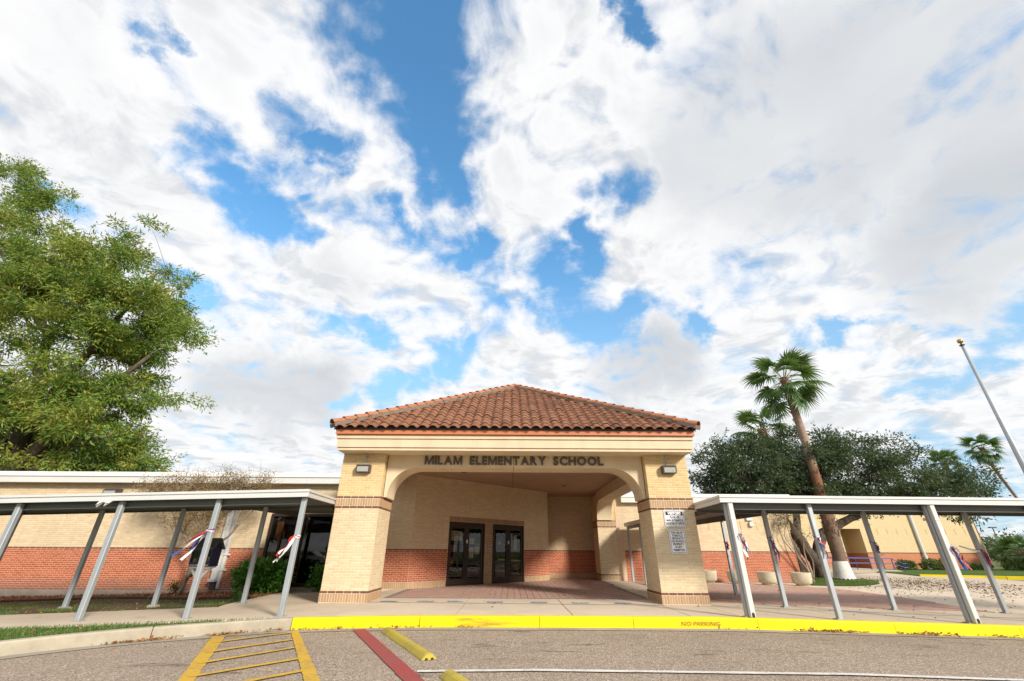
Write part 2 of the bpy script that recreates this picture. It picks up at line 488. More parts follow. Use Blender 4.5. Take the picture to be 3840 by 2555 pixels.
M['gold'] = plain('gold', (0.55, 0.33, 0.07), 0.3, 0.5, 0.8)
M['hump_yellow'] = material('hump_yellow', f_paint((0.52, 0.40, 0.055), (0.30, 0.235, 0.085), 0.55, 5), 0.7, 0.3)
M['edging_brown'] = plain('edging_brown', (0.095, 0.047, 0.040), 0.85, 0.2, var=0.2, scale=8, bmp=0.2)
M['joint_tan'] = plain('joint_tan', (0.42, 0.27, 0.13), 0.9, 0.2)
M['soil'] = plain('soil', (0.13, 0.092, 0.06), 0.95, 0.1, var=0.45, scale=7, bmp=0.6)
M['mulch'] = brick('mulch', [(0.33, 0.135, 0.055), (0.42, 0.20, 0.09), (0.26, 0.10, 0.045), (0.50, 0.28, 0.15)], 0.1)
M['mulch_base'] = plain('mulch_base', (0.26, 0.12, 0.058), 0.95, 0.1, var=0.6, scale=22, bmp=0.8)
M['dead_leaf'] = brick('dead_leaf', [(0.40, 0.19, 0.06), (0.30, 0.12, 0.05), (0.50, 0.30, 0.10), (0.24, 0.11, 0.05)], 0.1)
M['dark_leaf'] = brick('dark_leaf', [(0.13, 0.07, 0.045), (0.20, 0.11, 0.06), (0.10, 0.055, 0.04)], 0.1)


def f_ground(c1, c2, sc=3.0):
    def f(t, b):
        P = t.pos.outputs['Position']
        n = t.noise(P, sc, 6, 0.7)
        n2 = t.noise(P, 70, 3, 0.6)
        col = t.mix(t.sstep(n, 0.35, 0.65), C4(c1), C4(c2))
        col = t.mix(t.m('MULTIPLY', n2, 0.5), col, C4([x * 0.5 for x in c1]))
        t.l(col, b.inputs['Base Color'])
        bump(t, b, n2, 0.7, 0.02)
    return f


M['lawn'] = material('lawn', f_ground((0.075, 0.135, 0.03), (0.11, 0.165, 0.042)), 0.95, 0.1)
M['field'] = material('field', f_ground((0.14, 0.15, 0.05), (0.19, 0.175, 0.08), 0.2), 0.95, 0.1)


def leafmat(name, cols, trans=0.35, rough=0.5, spec=0.35, tone=None):
    m = bpy.data.materials.new(name)
    m.use_nodes = True
    t = NT(m.node_tree)
    t.pos = t.n('ShaderNodeNewGeometry')
    b = m.node_tree.nodes['Principled BSDF']
    b.inputs['Roughness'].default_value = rough
    b.inputs['Specular IOR Level'].default_value = spec
    r = rnd(t)
    n = len(cols)
    col = t.ramp(r, [(i / max(n - 1, 1), c) for i, c in enumerate(cols)])
    if tone:      # patches of the crown that have turned
        ns = t.noise(t.pos.outputs['Position'], tone[1], 3, 0.6)
        col = t.mix(t.m('MULTIPLY', t.sstep(ns, tone[2], tone[2] + 0.16), tone[3]), col, C4(tone[0]))
    t.l(col, b.inputs['Base Color'])
    tr = t.n('ShaderNodeBsdfTranslucent')
    t.l(t.mix(0.35, col, (0.30, 0.42, 0.03, 1)), tr.inputs['Color'])
    ms = t.n('ShaderNodeMixShader')
    ms.inputs[0].default_value = trans
    t.l(b.outputs[0], ms.inputs[1])
    t.l(tr.outputs[0], ms.inputs[2])
    t.l(ms.outputs[0], m.node_tree.nodes['Material Output'].inputs[0])
    return m


M['ash_leaf'] = leafmat('ash_leaf', [(0.075, 0.17, 0.03), (0.135, 0.25, 0.045), (0.20, 0.32, 0.06), (0.27, 0.36, 0.075), (0.10, 0.21, 0.036), (0.52, 0.42, 0.06)], 0.42, tone=((0.40, 0.37, 0.07), 0.55, 0.49, 0.55))
M['oak_leaf'] = leafmat('oak_leaf', [(0.024, 0.044, 0.022), (0.040, 0.070, 0.034), (0.060, 0.092, 0.047), (0.105, 0.132, 0.078)], 0.25, 0.45, 0.4)
M['bush_leaf'] = leafmat('bush_leaf', [(0.045, 0.15, 0.02), (0.08, 0.25, 0.035), (0.12, 0.31, 0.045)], 0.3, 0.4, 0.45)
M['shrub_leaf'] = leafmat('shrub_leaf', [(0.05, 0.09, 0.02), (0.08, 0.13, 0.03), (0.12, 0.16, 0.04)], 0.3)
M['myrtle_leaf'] = leafmat('myrtle_leaf', [(0.25, 0.12, 0.04), (0.32, 0.19, 0.08), (0.16, 0.14, 0.035), (0.10, 0.12, 0.03), (0.36, 0.15, 0.05), (0.30, 0.22, 0.13)], 0.3)
M['seed_head'] = leafmat('seed_head', [(0.27, 0.175, 0.10), (0.34, 0.24, 0.15), (0.22, 0.13, 0.07)], 0.2)
M['dry_leaf'] = leafmat('dry_leaf', [(0.17, 0.15, 0.06), (0.22, 0.18, 0.09), (0.13, 0.14, 0.05)], 0.3)
M['frond'] = leafmat('frond', [(0.045, 0.11, 0.028), (0.075, 0.16, 0.045), (0.11, 0.19, 0.065)], 0.3, 0.4, 0.45)
M['petiole'] = plain('petiole', (0.16, 0.20, 0.06), 0.5, 0.4)
M['grass_blade'] = leafmat('grass_blade', [(0.065, 0.14, 0.022), (0.09, 0.18, 0.03), (0.13, 0.21, 0.05), (0.22, 0.21, 0.09)], 0.3)
M['tree_far'] = leafmat('tree_far', [(0.05, 0.075, 0.03), (0.075, 0.10, 0.045), (0.10, 0.125, 0.065)], 0.2)


def f_bark(c1, c2, sc, zs=0.3):
    def f(t, b):
        P = t.pos.outputs['Position']
        mp = t.n('ShaderNodeMapping')
        mp.inputs['Scale'].default_value = (1, 1, zs)
        t.l(P, mp.inputs[0])
        n = t.noise(mp.outputs[0], sc, 6, 0.7)
        col = t.mix(t.sstep(n, 0.35, 0.68), C4(c1), C4(c2))
        t.l(col, b.inputs['Base Color'])
        bump(t, b, n, 0.7, 0.03)
    return f


M['bark'] = material('bark', f_bark((0.075, 0.055, 0.043), (0.15, 0.12, 0.095), 9), 0.95, 0.1)
M['pale_bark'] = material('pale_bark', f_bark((0.20, 0.15, 0.11), (0.36, 0.28, 0.21), 8), 0.9, 0.15)
M['wood_post'] = material('wood_post', f_bark((0.16, 0.11, 0.08), (0.26, 0.19, 0.14), 14, 0.1), 0.9, 0.15)


def f_palmtrunk(t, b):
    P = t.pos.outputs['Position']
    sp = t.n('ShaderNodeSeparateXYZ')
    t.l(P, sp.inputs[0])
    mp = t.n('ShaderNodeMapping')
    mp.inputs['Scale'].default_value = (1, 1, 3.5)
    t.l(P, mp.inputs[0])
    n = t.noise(mp.outputs[0], 4.5, 5, 0.65)
    n2 = t.noise(P, 0.8, 3, 0.5)
    zz = t.m('ADD', sp.outputs[2], t.m('MULTIPLY', n2, 1.1))
    col = t.ramp(t.m('DIVIDE', zz, 13.0), [(0.0, (0.20, 0.15, 0.12)), (0.20, (0.21, 0.15, 0.11)), (0.32, (0.21, 0.095, 0.06)), (0.44, (0.24, 0.115, 0.07)), (0.50, (0.37, 0.285, 0.22)), (0.65, (0.36, 0.265, 0.20)), (0.76, (0.27, 0.165, 0.11)), (1.0, (0.23, 0.125, 0.075))])
    col = t.mix(t.m('MULTIPLY', t.sstep(n, 0.4, 0.7), 0.55), col, (0.11, 0.065, 0.042, 1))
    t.l(col, b.inputs['Base Color'])
    bump(t, b, n, 0.7, 0.03)


M['palm_trunk'] = material('palm_trunk', f_palmtrunk, 0.95, 0.1)
M['palm_boot'] = material('palm_boot', f_bark((0.17, 0.115, 0.08), (0.36, 0.28, 0.21), 9), 0.95, 0.1)
M['whitewash'] = material('whitewash', f_paint((0.74, 0.72, 0.68), (0.34, 0.29, 0.24), 0.6, 10), 0.9, 0.15)


def glass(name, tint, refl=1.0):
    m = bpy.data.materials.new(name)
    m.use_nodes = True
    t = NT(m.node_tree)
    nt = m.node_tree
    for n in list(nt.nodes):
        if n.type == 'BSDF_PRINCIPLED':
            nt.nodes.remove(n)
    lw = t.n('ShaderNodeLayerWeight')
    lw.inputs[0].default_value = 0.5
    fac = t.m('MULTIPLY_ADD', t.m('POWER', lw.outputs['Facing'], 5.0), 0.9, 0.035)
    tr = t.n('ShaderNodeBsdfTransparent')
    tr.inputs[0].default_value = C4(tint)
    gl = t.n('ShaderNodeBsdfGlossy')
    gl.inputs['Roughness'].default_value = 0.01
    gl.inputs['Color'].default_value = (0.9, 0.92, 0.92, 1)
    ms = t.n('ShaderNodeMixShader')
    t.l(t.m('MULTIPLY', fac, refl, clamp=True), ms.inputs[0])
    t.l(tr.outputs[0], ms.inputs[1])
    t.l(gl.outputs[0], ms.inputs[2])
    t.l(ms.outputs[0], nt.nodes['Material Output'].inputs[0])
    return m


M['glass'] = glass('glass', (0.78, 0.78, 0.74), 1.0)


def f_farbrick(t, b):
    """brickwork too far off to tell the bricks apart (about 40 m): courses only as colour and fine relief"""
    P = t.pos.outputs['Position']
    sp = t.n('ShaderNodeSeparateXYZ')
    t.l(P, sp.inputs[0])
    cb = t.n('ShaderNodeCombineXYZ')
    t.l(t.m('ADD', sp.outputs[0], sp.outputs[1]), cb.inputs[0])
    t.l(sp.outputs[2], cb.inputs[1])
    bt = t.n('ShaderNodeTexBrick')
    t.l(cb.outputs[0], bt.inputs['Vector'])
    bt.inputs['Scale'].default_value = 1.0
    bt.inputs['Brick Width'].default_value = 0.2125
    bt.inputs['Row Height'].default_value = 0.0675
    bt.inputs['Mortar Size'].default_value = 0.006
    red = t.sstep(sp.outputs[2], 1.236, 1.235)
    c1 = t.mix(red, (0.63, 0.475, 0.255, 1), (0.47, 0.15, 0.07, 1))
    c2 = t.mix(red, (0.68, 0.52, 0.29, 1), (0.55, 0.19, 0.09, 1))
    t.l(c1, bt.inputs['Color1'])
    t.l(c2, bt.inputs['Color2'])
    t.l(t.mix(red, (0.62, 0.53, 0.38, 1), (0.52, 0.36, 0.24, 1)), bt.inputs['Mortar'])
    t.l(bt.outputs['Color'], b.inputs['Base Color'])
    bump(t, b, bt.outputs['Fac'], 0.2, 0.004)


M['far_brick'] = material('far_brick', f_farbrick, 0.9, 0.15)


# ------------------------------------------------------------------ geometry helpers
class MB:
    """collects shapes and links them as one mesh object"""
    def __init__(s):
        s.v, s.f, s.mi = [], [], []
        s.cur = 0

    def add(s, verts, faces):
        o = len(s.v)
        s.v.extend(verts)
        for f in faces:
            s.f.append(tuple(i + o for i in f))
            s.mi.append(s.cur)
        return s

    def box(s, x0, x1, y0, y1, z0, z1):
        return s.add([(x0, y0, z0), (x1, y0, z0), (x1, y1, z0), (x0, y1, z0), (x0, y0, z1), (x1, y0, z1), (x1, y1, z1), (x0, y1, z1)],
                     [(0, 3, 2, 1), (4, 5, 6, 7), (0, 1, 5, 4), (1, 2, 6, 5), (2, 3, 7, 6), (3, 0, 4, 7)])

    def bbox(s, x0, x1, y0, y1, z0, z1, b=0.008):
        """box with its vertical and horizontal edges chamfered"""
        vs, fs = [], []
        xs, ys, zs = (x0, x1), (y0, y1), (z0, z1)
        idx = {}
        for i in (0, 1):
            for j in (0, 1):
                for k in (0, 1):
                    dx, dy, dz = (b if i == 0 else -b), (b if j == 0 else -b), (b if k == 0 else -b)
                    for a, p in (('x', (xs[i], ys[j] + dy, zs[k] + dz)), ('y', (xs[i] + dx, ys[j], zs[k] + dz)), ('z', (xs[i] + dx, ys[j] + dy, zs[k]))):
                        idx[(i, j, k, a)] = len(vs)
                        vs.append(p)
        I = lambda i, j, k, a: idx[(i, j, k, a)]
        for i in (0, 1):
            q = [I(i, 0, 0, 'x'), I(i, 1, 0, 'x'), I(i, 1, 1, 'x'), I(i, 0, 1, 'x')]
            fs.append(q if i else q[::-1])
            q = [I(0, i, 0, 'y'), I(1, i, 0, 'y'), I(1, i, 1, 'y'), I(0, i, 1, 'y')]
            fs.append(q if not i else q[::-1])
            q = [I(0, 0, i, 'z'), I(1, 0, i, 'z'), I(1, 1, i, 'z'), I(0, 1, i, 'z')]
            fs.append(q if i else q[::-1])
        for i in (0, 1):
            for j in (0, 1):
                fs.append([I(i, j, 0, 'x'), I(i, j, 0, 'y'), I(i, j, 1, 'y'), I(i, j, 1, 'x')])
                fs.append([I(i, 0, j, 'x'), I(i, 1, j, 'x'), I(i, 1, j, 'z'), I(i, 0, j, 'z')])
                fs.append([I(0, i, j, 'y'), I(1, i, j, 'y'), I(1, i, j, 'z'), I(0, i, j, 'z')])
                for k in (0, 1):
                    fs.append([I(i, j, k, 'x'), I(i, j, k, 'y'), I(i, j, k, 'z')])
        return s.add(vs, fs)

    def obox(s, c, ux, uy, uz):
        """box from centre and three half-extent vectors"""
        c, ux, uy, uz = Vector(c), Vector(ux), Vector(uy), Vector(uz)
        vs = [tuple(c + a * ux + b * uy + d * uz) for d in (-1, 1) for a, b in ((-1, -1), (1, -1), (1, 1), (-1, 1))]
        return s.add(vs, [(0, 3, 2, 1), (4, 5, 6, 7), (0, 1, 5, 4), (1, 2, 6, 5), (2, 3, 7, 6), (3, 0, 4, 7)])

    def tube(s, pts, rad, n=8, cap=True, squash=None):
        pts = [Vector(p) for p in pts]
        if not hasattr(rad, '__len__'):
            rad = [rad] * len(pts)
        rings = []
        prev = None
        for i, p in enumerate(pts):
            d = (pts[min(i + 1, len(pts) - 1)] - pts[max(i - 1, 0)]).normalized()
            if prev is None:
                a = d.cross(Vector((0, 0, 1)))
                if a.length < 1e-3:
                    a = Vector((1, 0, 0))
                a.normalize()
            else:
                a = (prev - d * prev.dot(d)).normalized()
            prev = a
            b = d.cross(a)
            rings.append([tuple(p + (a * math.cos(2 * math.pi * k / n) + b * math.sin(2 * math.pi * k / n)) * rad[i]) for k in range(n)])
        vs = [v for r in rings for v in r]
        fs = []
        for i in range(len(pts) - 1):
            for k in range(n):
                fs.append((i * n + k, i * n + (k + 1) % n, (i + 1) * n + (k + 1) % n, (i + 1) * n + k))
        if cap:
            fs.append(tuple(range(n))[::-1])
            fs.append(tuple(range((len(pts) - 1) * n, len(pts) * n)))
        return s.add(vs, fs)

    def lathe(s, prof, c=(0, 0, 0), n=24):
        vs, fs = [], []
        for r, z in prof:
            for k in range(n):
                a = 2 * math.pi * k / n
                vs.append((c[0] + r * math.cos(a), c[1] + r * math.sin(a), c[2] + z))
        for i in range(len(prof) - 1):
            for k in range(n):
                fs.append((i * n + k, i * n + (k + 1) % n, (i + 1) * n + (k + 1) % n, (i + 1) * n + k))
        return s.add(vs, fs)

    def prism(s, poly, a, b, axis='y'):
        """a polygon (u, v) extruded from a to b along an axis"""
        f = {'y': lambda u, v, w: (u, w, v), 'x': lambda u, v, w: (w, u, v), 'z': lambda u, v, w: (u, v, w)}[axis]
        n = len(poly)
        vs = [f(u, v, a) for u, v in poly] + [f(u, v, b) for u, v in poly]
        fs = [tuple(range(n)), tuple(range(2 * n - 1, n - 1, -1))]
        for i in range(n):
            j = (i + 1) % n
            fs.append((i, i + n, j + n, j))
        return s.add(vs, fs)

    def mesh(s, name, mats, smooth=False):
        me = bpy.data.meshes.new(name)
        me.from_pydata(s.v, [], s.f)
        for m in (mats if isinstance(mats, (list, tuple)) else [mats]):
            me.materials.append(m)
        if any(s.mi):
            me.polygons.foreach_set('material_index', s.mi)
        if smooth:
            me.polygons.foreach_set('use_smooth', [True] * len(s.f))
        me.update()
        return me

    def build(s, name, mats, parent=None, smooth=False, kind=None):
        return obj(name, s.mesh(name, mats, smooth), parent, kind)


def set_parent(o, parent):
    if parent is not None:
        o.parent = parent
        o.matrix_parent_inverse = parent.matrix_basis.inverted()


def obj(name, me, parent=None, kind=None):
    o = bpy.data.objects.new(name, me)
    COL.objects.link(o)
    set_parent(o, parent)          # parents sit unrotated in world space, so parts keep world coordinates
    if kind:
        o['kind'] = kind
    return o


def tag(o, label, cat, group=None):
    o['label'] = label
    o['category'] = cat
    if group:
        o['group'] = group
    return o


def thing(name, label, cat, loc=(0, 0, 0), group=None):
    o = bpy.data.objects.new(name, None)
    COL.objects.link(o)
    o.location = loc
    o.empty_display_size = 0.2
    bpy_loc = Matrix.Translation(loc)
    o.matrix_basis = bpy_loc
    return tag(o, label, cat, group)


def fast_mesh(name, verts, quads, mat):
    """big quad soups straight from numpy"""
    me = bpy.data.meshes.new(name)
    nv, nf = len(verts), len(quads)
    k = quads.shape[1]
    me.vertices.add(nv)
    me.vertices.foreach_set('co', verts.astype(np.float32).ravel())
    me.loops.add(nf * k)
    me.loops.foreach_set('vertex_index', quads.astype(np.int32).ravel())
    me.polygons.add(nf)
    me.polygons.foreach_set('loop_start', np.arange(0, nf * k, k, dtype=np.int32))
    me.polygons.foreach_set('loop_total', np.full(nf, k, dtype=np.int32))
    me.materials.append(mat)
    me.update(calc_edges=True)
    return me


def unit(v):
    return v / np.maximum(np.linalg.norm(v, axis=-1, keepdims=True), 1e-9)


def leaf_soup(pts, dirs, length, width, rng, bend=0.25):
    """one bent four-cornered leaf per point"""
    n = len(pts)
    dirs = unit(dirs)
    r = unit(rng.normal(size=(n, 3)))
    side = unit(np.cross(dirs, r))
    nor = np.cross(side, dirs)
    L = (length * rng.uniform(0.65, 1.25, n))[:, None]
    Wd = (width * rng.uniform(0.7, 1.25, n))[:, None]
    base = pts
    m1 = pts + dirs * L * 0.45 + side * Wd * 0.5 + nor * L * bend * 0.2
    m2 = pts + dirs * L * 0.45 - side * Wd * 0.5 + nor * L * bend * 0.2
    tip = pts + dirs * L - nor * L * bend * 0.3
    V = np.stack([base, m1, tip, m2], 1).reshape(-1, 3)
    Q = np.arange(4 * n).reshape(n, 4)
    return V, Q


TXT = {}
M_POLY = [(0, 0), (0, 1), (0.24, 1), (0.5, 0.30), (0.76, 1), (1, 1), (1, 0), (0.83, 0), (0.83, 0.76), (0.565, 0), (0.435, 0), (0.17, 0.76), (0.17, 0)]


def text_shape(s, bold=0.0):
    """flat outline faces of a word, as (verts, faces, width, height), from the built-in font"""
    key = (s, bold)
    if s == 'M':          # the built-in M clogs when it is thickened
        pm = MB()
        pm.prism(M_POLY[::-1], -1, 1, 'z')
        TXT[key] = (pm.v, pm.f, 0.80, 0.73)
    if key in TXT:
        return TXT[key]
    cu = bpy.data.curves.new('lettering', 'FONT')
    cu.body = s
    cu.size = 1.0
    cu.resolution_u = 3
    cu.offset = bold
    cu.extrude = 0.05
    o = bpy.data.objects.new('lettering', cu)
    COL.objects.link(o)
    dg = bpy.context.evaluated_depsgraph_get()
    dg.update()
    me = bpy.data.meshes.new_from_object(o.evaluated_get(dg))
    vs = [tuple(v.co) for v in me.vertices]
    fs = [tuple(p.vertices) for p in me.polygons]
    bpy.data.objects.remove(o)
    bpy.data.curves.remove(cu)
    bpy.data.meshes.remove(me)
    x0, x1 = min(v[0] for v in vs), max(v[0] for v in vs)
    y0, y1 = min(v[1] for v in vs), max(v[1] for v in vs)
    vs = [((x - x0) / (x1 - x0), (y - y0) / (y1 - y0), z / 0.05) for x, y, z in vs]
    TXT[key] = (vs, fs, x1 - x0, y1 - y0)
    return TXT[key]


def text_on(mb, s, o, u, v, n, w, h, depth=0.003, bold=0.0):
    """writes s in a w x h frame whose lower left corner is o, u to the right, v up, n outward"""
    vs, fs, _, _ = text_shape(s, bold)
    o, u, v, n = Vector(o), Vector(u), Vector(v), Vector(n)
    mb.add([tuple(o + u * (x * w) + v * (y * h) + n * (z * depth)) for x, y, z in vs], fs)


# lettering is prepared first, while the scene is still small
NAME = "MILAM ELEMENTARY SCHOOL"
for ch in set(NAME.replace(' ', '')):
    text_shape(ch, 0.034)
SIGN1 = ["PLEASE USE", "MAIN ENTRANCE &", "REGISTER AT OFFICE"]
SIGN2 = ["THE USE OF", "TOBACCO", "PRODUCTS", "ON SCHOOL", "PROPERTY", "IS NOT", "PERMITTED"]
for s_ in SIGN1 + SIGN2:
    text_shape(s_, 0.018)
text_shape("VISITORS", 0.045)
text_shape("NO PARKING", 0.012)
text_shape("LITTLE FREE LIBRARY", 0.03)
for s_ in ("NOTICE", "FIRE LANE"):
    pass


def project(P):
    d = Vector(P) - Vector((0, 0, CAM_H))
    z = d.dot(FW)
    if z < 0.1:
        return None
    return 1920 + FPX * d.dot(RT) / z, 1277.5 - FPX * d.dot(UP) / z, z


def in_view(P, m=0):
    q = project(P)
    return q is not None and -m < q[0] < 3840 + m and -m < q[1] < 2555 + m


# ------------------------------------------------------------------ ground levels
def gz(x, y):
    """the pavement falls gently to both sides of the entrance"""
    if x < 0:
        return -0.024 * min(max(0.0, -x - 4.5), 12)
    return -0.018 * min(max(0.0, x - 4.5), 12) * (1 - 0.7 * min(max((y - 14) / 6, 0), 1))


def strip(a, b, dz, n=6, thick=0.0, sub=0.5):
    """a sheet between two polylines (densely resampled), laid dz above the pavement level; optional thickness"""
    def res(pl, m):
        pl = [Vector((p[0], p[1])) for p in pl]
        L = [0]
        for i in range(1, len(pl)):
            L.append(L[-1] + (pl[i] - pl[i - 1]).length)
        out = []
        for k in range(m + 1):
            t = L[-1] * k / m
            i = 1
            while i < len(pl) - 1 and L[i] < t:
                i += 1
            f = (t - L[i - 1]) / max(L[i] - L[i - 1], 1e-9)
            out.append(pl[i - 1].lerp(pl[i], min(max(f, 0), 1)))
        return out
    ln = max(sum((Vector(p[i + 1][:2]) - Vector(p[i][:2])).length for i in range(len(p) - 1)) for p in (a, b))
    m = max(1, int(ln / sub))
    A, B = res(a, m), res(b, m)
    vs, fs = [], []
    for i in range(m + 1):
        for j in range(n + 1):
            p = A[i].lerp(B[i], j / n)
            vs.append((p.x, p.y, gz(p.x, p.y) + dz))
    for i in range(m):
        for j in range(n):
            q = i * (n + 1) + j
            fs.append((q, q + n + 1, q + n + 2, q + 1))
    # make it face upwards
    v0, v1, v2 = (Vector(vs[k]) for k in fs[0][:3])
    if (v1 - v0).cross(v2 - v0).z < 0:
        fs = [f[::-1] for f in fs]
    if thick:
        nv = len(vs)
        vs += [(x, y, z - thick) for x, y, z in vs]
        edge = [i * (n + 1) for i in range(m + 1)] + [m * (n + 1) + j for j in range(1, n + 1)] + [i * (n + 1) + n for i in range(m - 1, -1, -1)] + [j for j in range(n - 1, 0, -1)]
        for k in range(len(edge)):
            p, q = edge[k], edge[(k + 1) % len(edge)]
            fs.append((p, q, q + nv, p + nv))
    mb = MB()
    mb.add(vs, fs)
    return mb


def structure(name, mb, mat, parent=None):
    o = mb.build(name, mat, parent)
    if parent is None:
        o['kind'] = 'structure'
    return o


def group_structure(name):
    o = bpy.data.objects.new(name, None)
    COL.objects.link(o)
    o['kind'] = 'structure'
    return o


# big base sheet out to the horizon
g = MB()
g.add([(-900, -500, -0.62), (900, -500, -0.62), (900, 1400, -0.62), (-900, 1400, -0.62)], [(0, 1, 2, 3)])
structure('ground', g, M['field'])

KERB_FACE = [(16.5, 10.35), (10.73, 10.58), (5.1, 10.68), (0.0, 10.70), (-2.5, 10.56), (-4.42, 10.22), (-5.6, 9.80), (-6.75, 9.25), (-7.75, 8.45), (-8.7, 7.1), (-9.4, 5.2), (-9.7, 2.0), (-9.8, -8)]


def offset_line(pl, d):
    out = []
    for i, p in enumerate(pl):
        a = Vector(pl[max(i - 1, 0)])
        b = Vector(pl[min(i + 1, len(pl) - 1)])
        t = (b - a).normalized()
        out.append((p[0] - t.y * d, p[1] + t.x * d))
    return out


def smooth_line(pl, m=6):
    P = [Vector(p) for p in pl]
    out = []
    for i in range(len(P) - 1):
        p0, p1, p2, p3 = P[max(i - 1, 0)], P[i], P[i + 1], P[min(i + 2, len(P) - 1)]
        for k in range(m):
            t = k / m
            out.append(tuple(0.5 * ((2 * p1) + (p2 - p0) * t + (2 * p0 - 5 * p1 + 4 * p2 - p3) * t * t + (3 * p1 - p0 - 3 * p2 + p3) * t ** 3)))
    out.append(tuple(P[-1]))
    return out


KF = smooth_line(KERB_FACE)
# travelling along KF (right to left, then towards the camera) the road lies on the left-hand side
ROAD_DZ = -0.185
structure('road', strip(KF, [(16.5, -40)] * 8 + [(-6, -40), (-9.8, -40)], ROAD_DZ - 0.012, n=60, sub=0.6), M['asphalt'])
road_far = strip([(-9.8, -40), (-60, -40)], [(-9.8, -8), (-60, -8)], ROAD_DZ - 0.012, n=4, sub=4)
structure('road', road_far, M['asphalt'])
structure('road', strip([(16.5, 10.35), (70, 8.0)], [(16.5, -40), (70, -40)], ROAD_DZ - 0.012, n=12, sub=3), M['asphalt'])
structure('gutter', strip(offset_line(KF, 0.0), offset_line(KF, 0.32), ROAD_DZ - 0.004, n=2, sub=0.3), M['grey_concrete'])

# kerb: cast pieces with open joints
kerb = group_structure('kerb')


def kerb_piece(pts, mat, name):
    o1, o2, o3 = offset_line(pts, 0.0), offset_line(pts, -0.02), offset_line(pts, -0.155)
    vs, fs = [], []
    for a, b, c in zip(o1, o2, o3):
        z = gz(*a)
        vs += [(a[0], a[1], z - 0.24), (a[0] * 0.7 + b[0] * 0.3, a[1] * 0.7 + b[1] * 0.3, z - 0.022), (b[0] * 0.4 + c[0] * 0.6 * 0 + b[0] * 0.6, b[1], z + 0.006), (c[0], c[1], z + 0.010), (c[0], c[1], z - 0.24)]
    n = len(o1)
    for i in range(n - 1):
        for k in range(4):
            p = i * 5 + k
            fs.append((p, p + 1, p + 6, p + 5))
    fs.append((0, 1, 2, 3, 4))
    q = (n - 1) * 5
    fs.append((q + 4, q + 3, q + 2, q + 1, q))
    mb = MB()
    mb.add(vs, fs)
    return mb.build(name, mat, kerb)


def cut_line(pl, breaks_x, gap=0.012):
    """splits a polyline where it passes the given x values"""
    segs, cur = [], [pl[0]]
    bs = sorted(breaks_x, reverse=True)
    for a, b in zip(pl, pl[1:]):
        for x in [x for x in bs if b[0] < x <= a[0]]:
            t = (x - a[0]) / (b[0] - a[0])
            p = (x, a[1] + (b[1] - a[1]) * t)
            cur.append((p[0] + gap / 2, p[1]))
            segs.append(cur)
            cur = [(p[0] - gap / 2, p[1])]
        cur.append(b)
    segs.append(cur)
    return segs


for i, seg in enumerate(cut_line(KF, [13.2, 10.6, 8.05, 5.22, 2.6, 0.62, -1.9, -4.40, -6.55, -8.6])):
    xm = sum(p[0] for p in seg) / len(seg)
    kp = kerb_piece(seg, M['kerb_yellow'] if xm > -4.4 else M['old_concrete'], 'kerb_segment')
    if xm < -4.4:
        kp['label'] = 'bare weathered concrete kerb segment'
    if 2.7 < xm < 5.1:
        t = MB()
        text_on(t, "NO PARKING", (3.62, 10.668, -0.135), (1, -0.003, 0), (0, 0.1, 1), (0, -1, 0.1), 0.80, 0.072, 0.002, 0.012)
        t.build('lettering', M['stencil'], kp)

# front pavement in slabs
sw = group_structure('sidewalk')
KB = offset_line(KF, -0.16)


def kerb_y(x, line=KB):
    for a, b in zip(line, line[1:]):
        if b[0] <= x <= a[0]:
            t = (x - a[0]) / (b[0] - a[0]) if b[0] != a[0] else 0
            return a[1] + (b[1] - a[1]) * t
    return line[-1][1]


XJ = [-4.62, -3.72, -1.2, 1.36, 3.93, 5.05, 7.6, 10.2, 12.9, 16.5]
for i in range(len(XJ) - 1):
    x0, x1 = XJ[i] + 0.012, XJ[i + 1] - 0.012
    back = 14.46 if x1 < 5.1 else 14.05 - (max(x0, 5.6) - 5.6) * 0.14
    back2 = 14.46 if x1 < 5.1 else 14.05 - (x1 - 5.6) * 0.14
    if x0 > 7:
        back, back2 = max(back, 13.3), max(back2, 13.3)
    m = 5
    fr = [(x0 + (x1 - x0) * k / m, kerb_y(x0 + (x1 - x0) * k / m) + 0.006) for k in range(m + 1)]
    structure('slab', strip(fr, [(x0, back), (x1, back2)], 0.0, n=8, thick=0.12, sub=0.6), M['concrete'], sw)
# walkway on the left: slab pieces from post row to the lawn
WN = [(-4.63, 10.40), (-6.63, 10.16), (-8.54, 9.93), (-9.76, 9.74), (-12.0, 9.30), (-15.0, 8.6), (-20, 7.4)]
WF = [(-4.63, 12.74), (-7.46, 12.72), (-8.9, 12.50), (-10.41, 12.22), (-12.12, 12.01), (-15.0, 11.5), (-20, 10.4)]
cuts = [-4.63, -6.6, -9.0, -11.5, -14.2, -20]


def line_at(pl, x):
    for a, b in zip(pl, pl[1:]):
        if b[0] <= x <= a[0]:
            t = (x - a[0]) / (b[0] - a[0])
            return (x, a[1] + (b[1] - a[1]) * t)
    return pl[-1]


for a_, b_ in zip(cuts, cuts[1:]):
    xa, xb = a_ - 0.006, b_ + 0.006
    k = 6
    xs = [xa + (xb - xa) * i / k for i in range(k + 1)]
    structure('slab', strip([line_at(WN, x) for x in xs], [line_at(WF, x) for x in xs], 0.004, n=6, thick=0.12, sub=0.5), M['concrete'], sw)
# the branch towards the window beside the left pillar
structure('slab', strip([(-4.63, 12.76), (-7.44, 12.74), (-7.62, 13.4)], [(-4.63, 17.75), (-6.9, 17.75), (-8.05, 17.6)], 0.002, n=8, thick=0.12), M['concrete'], sw)
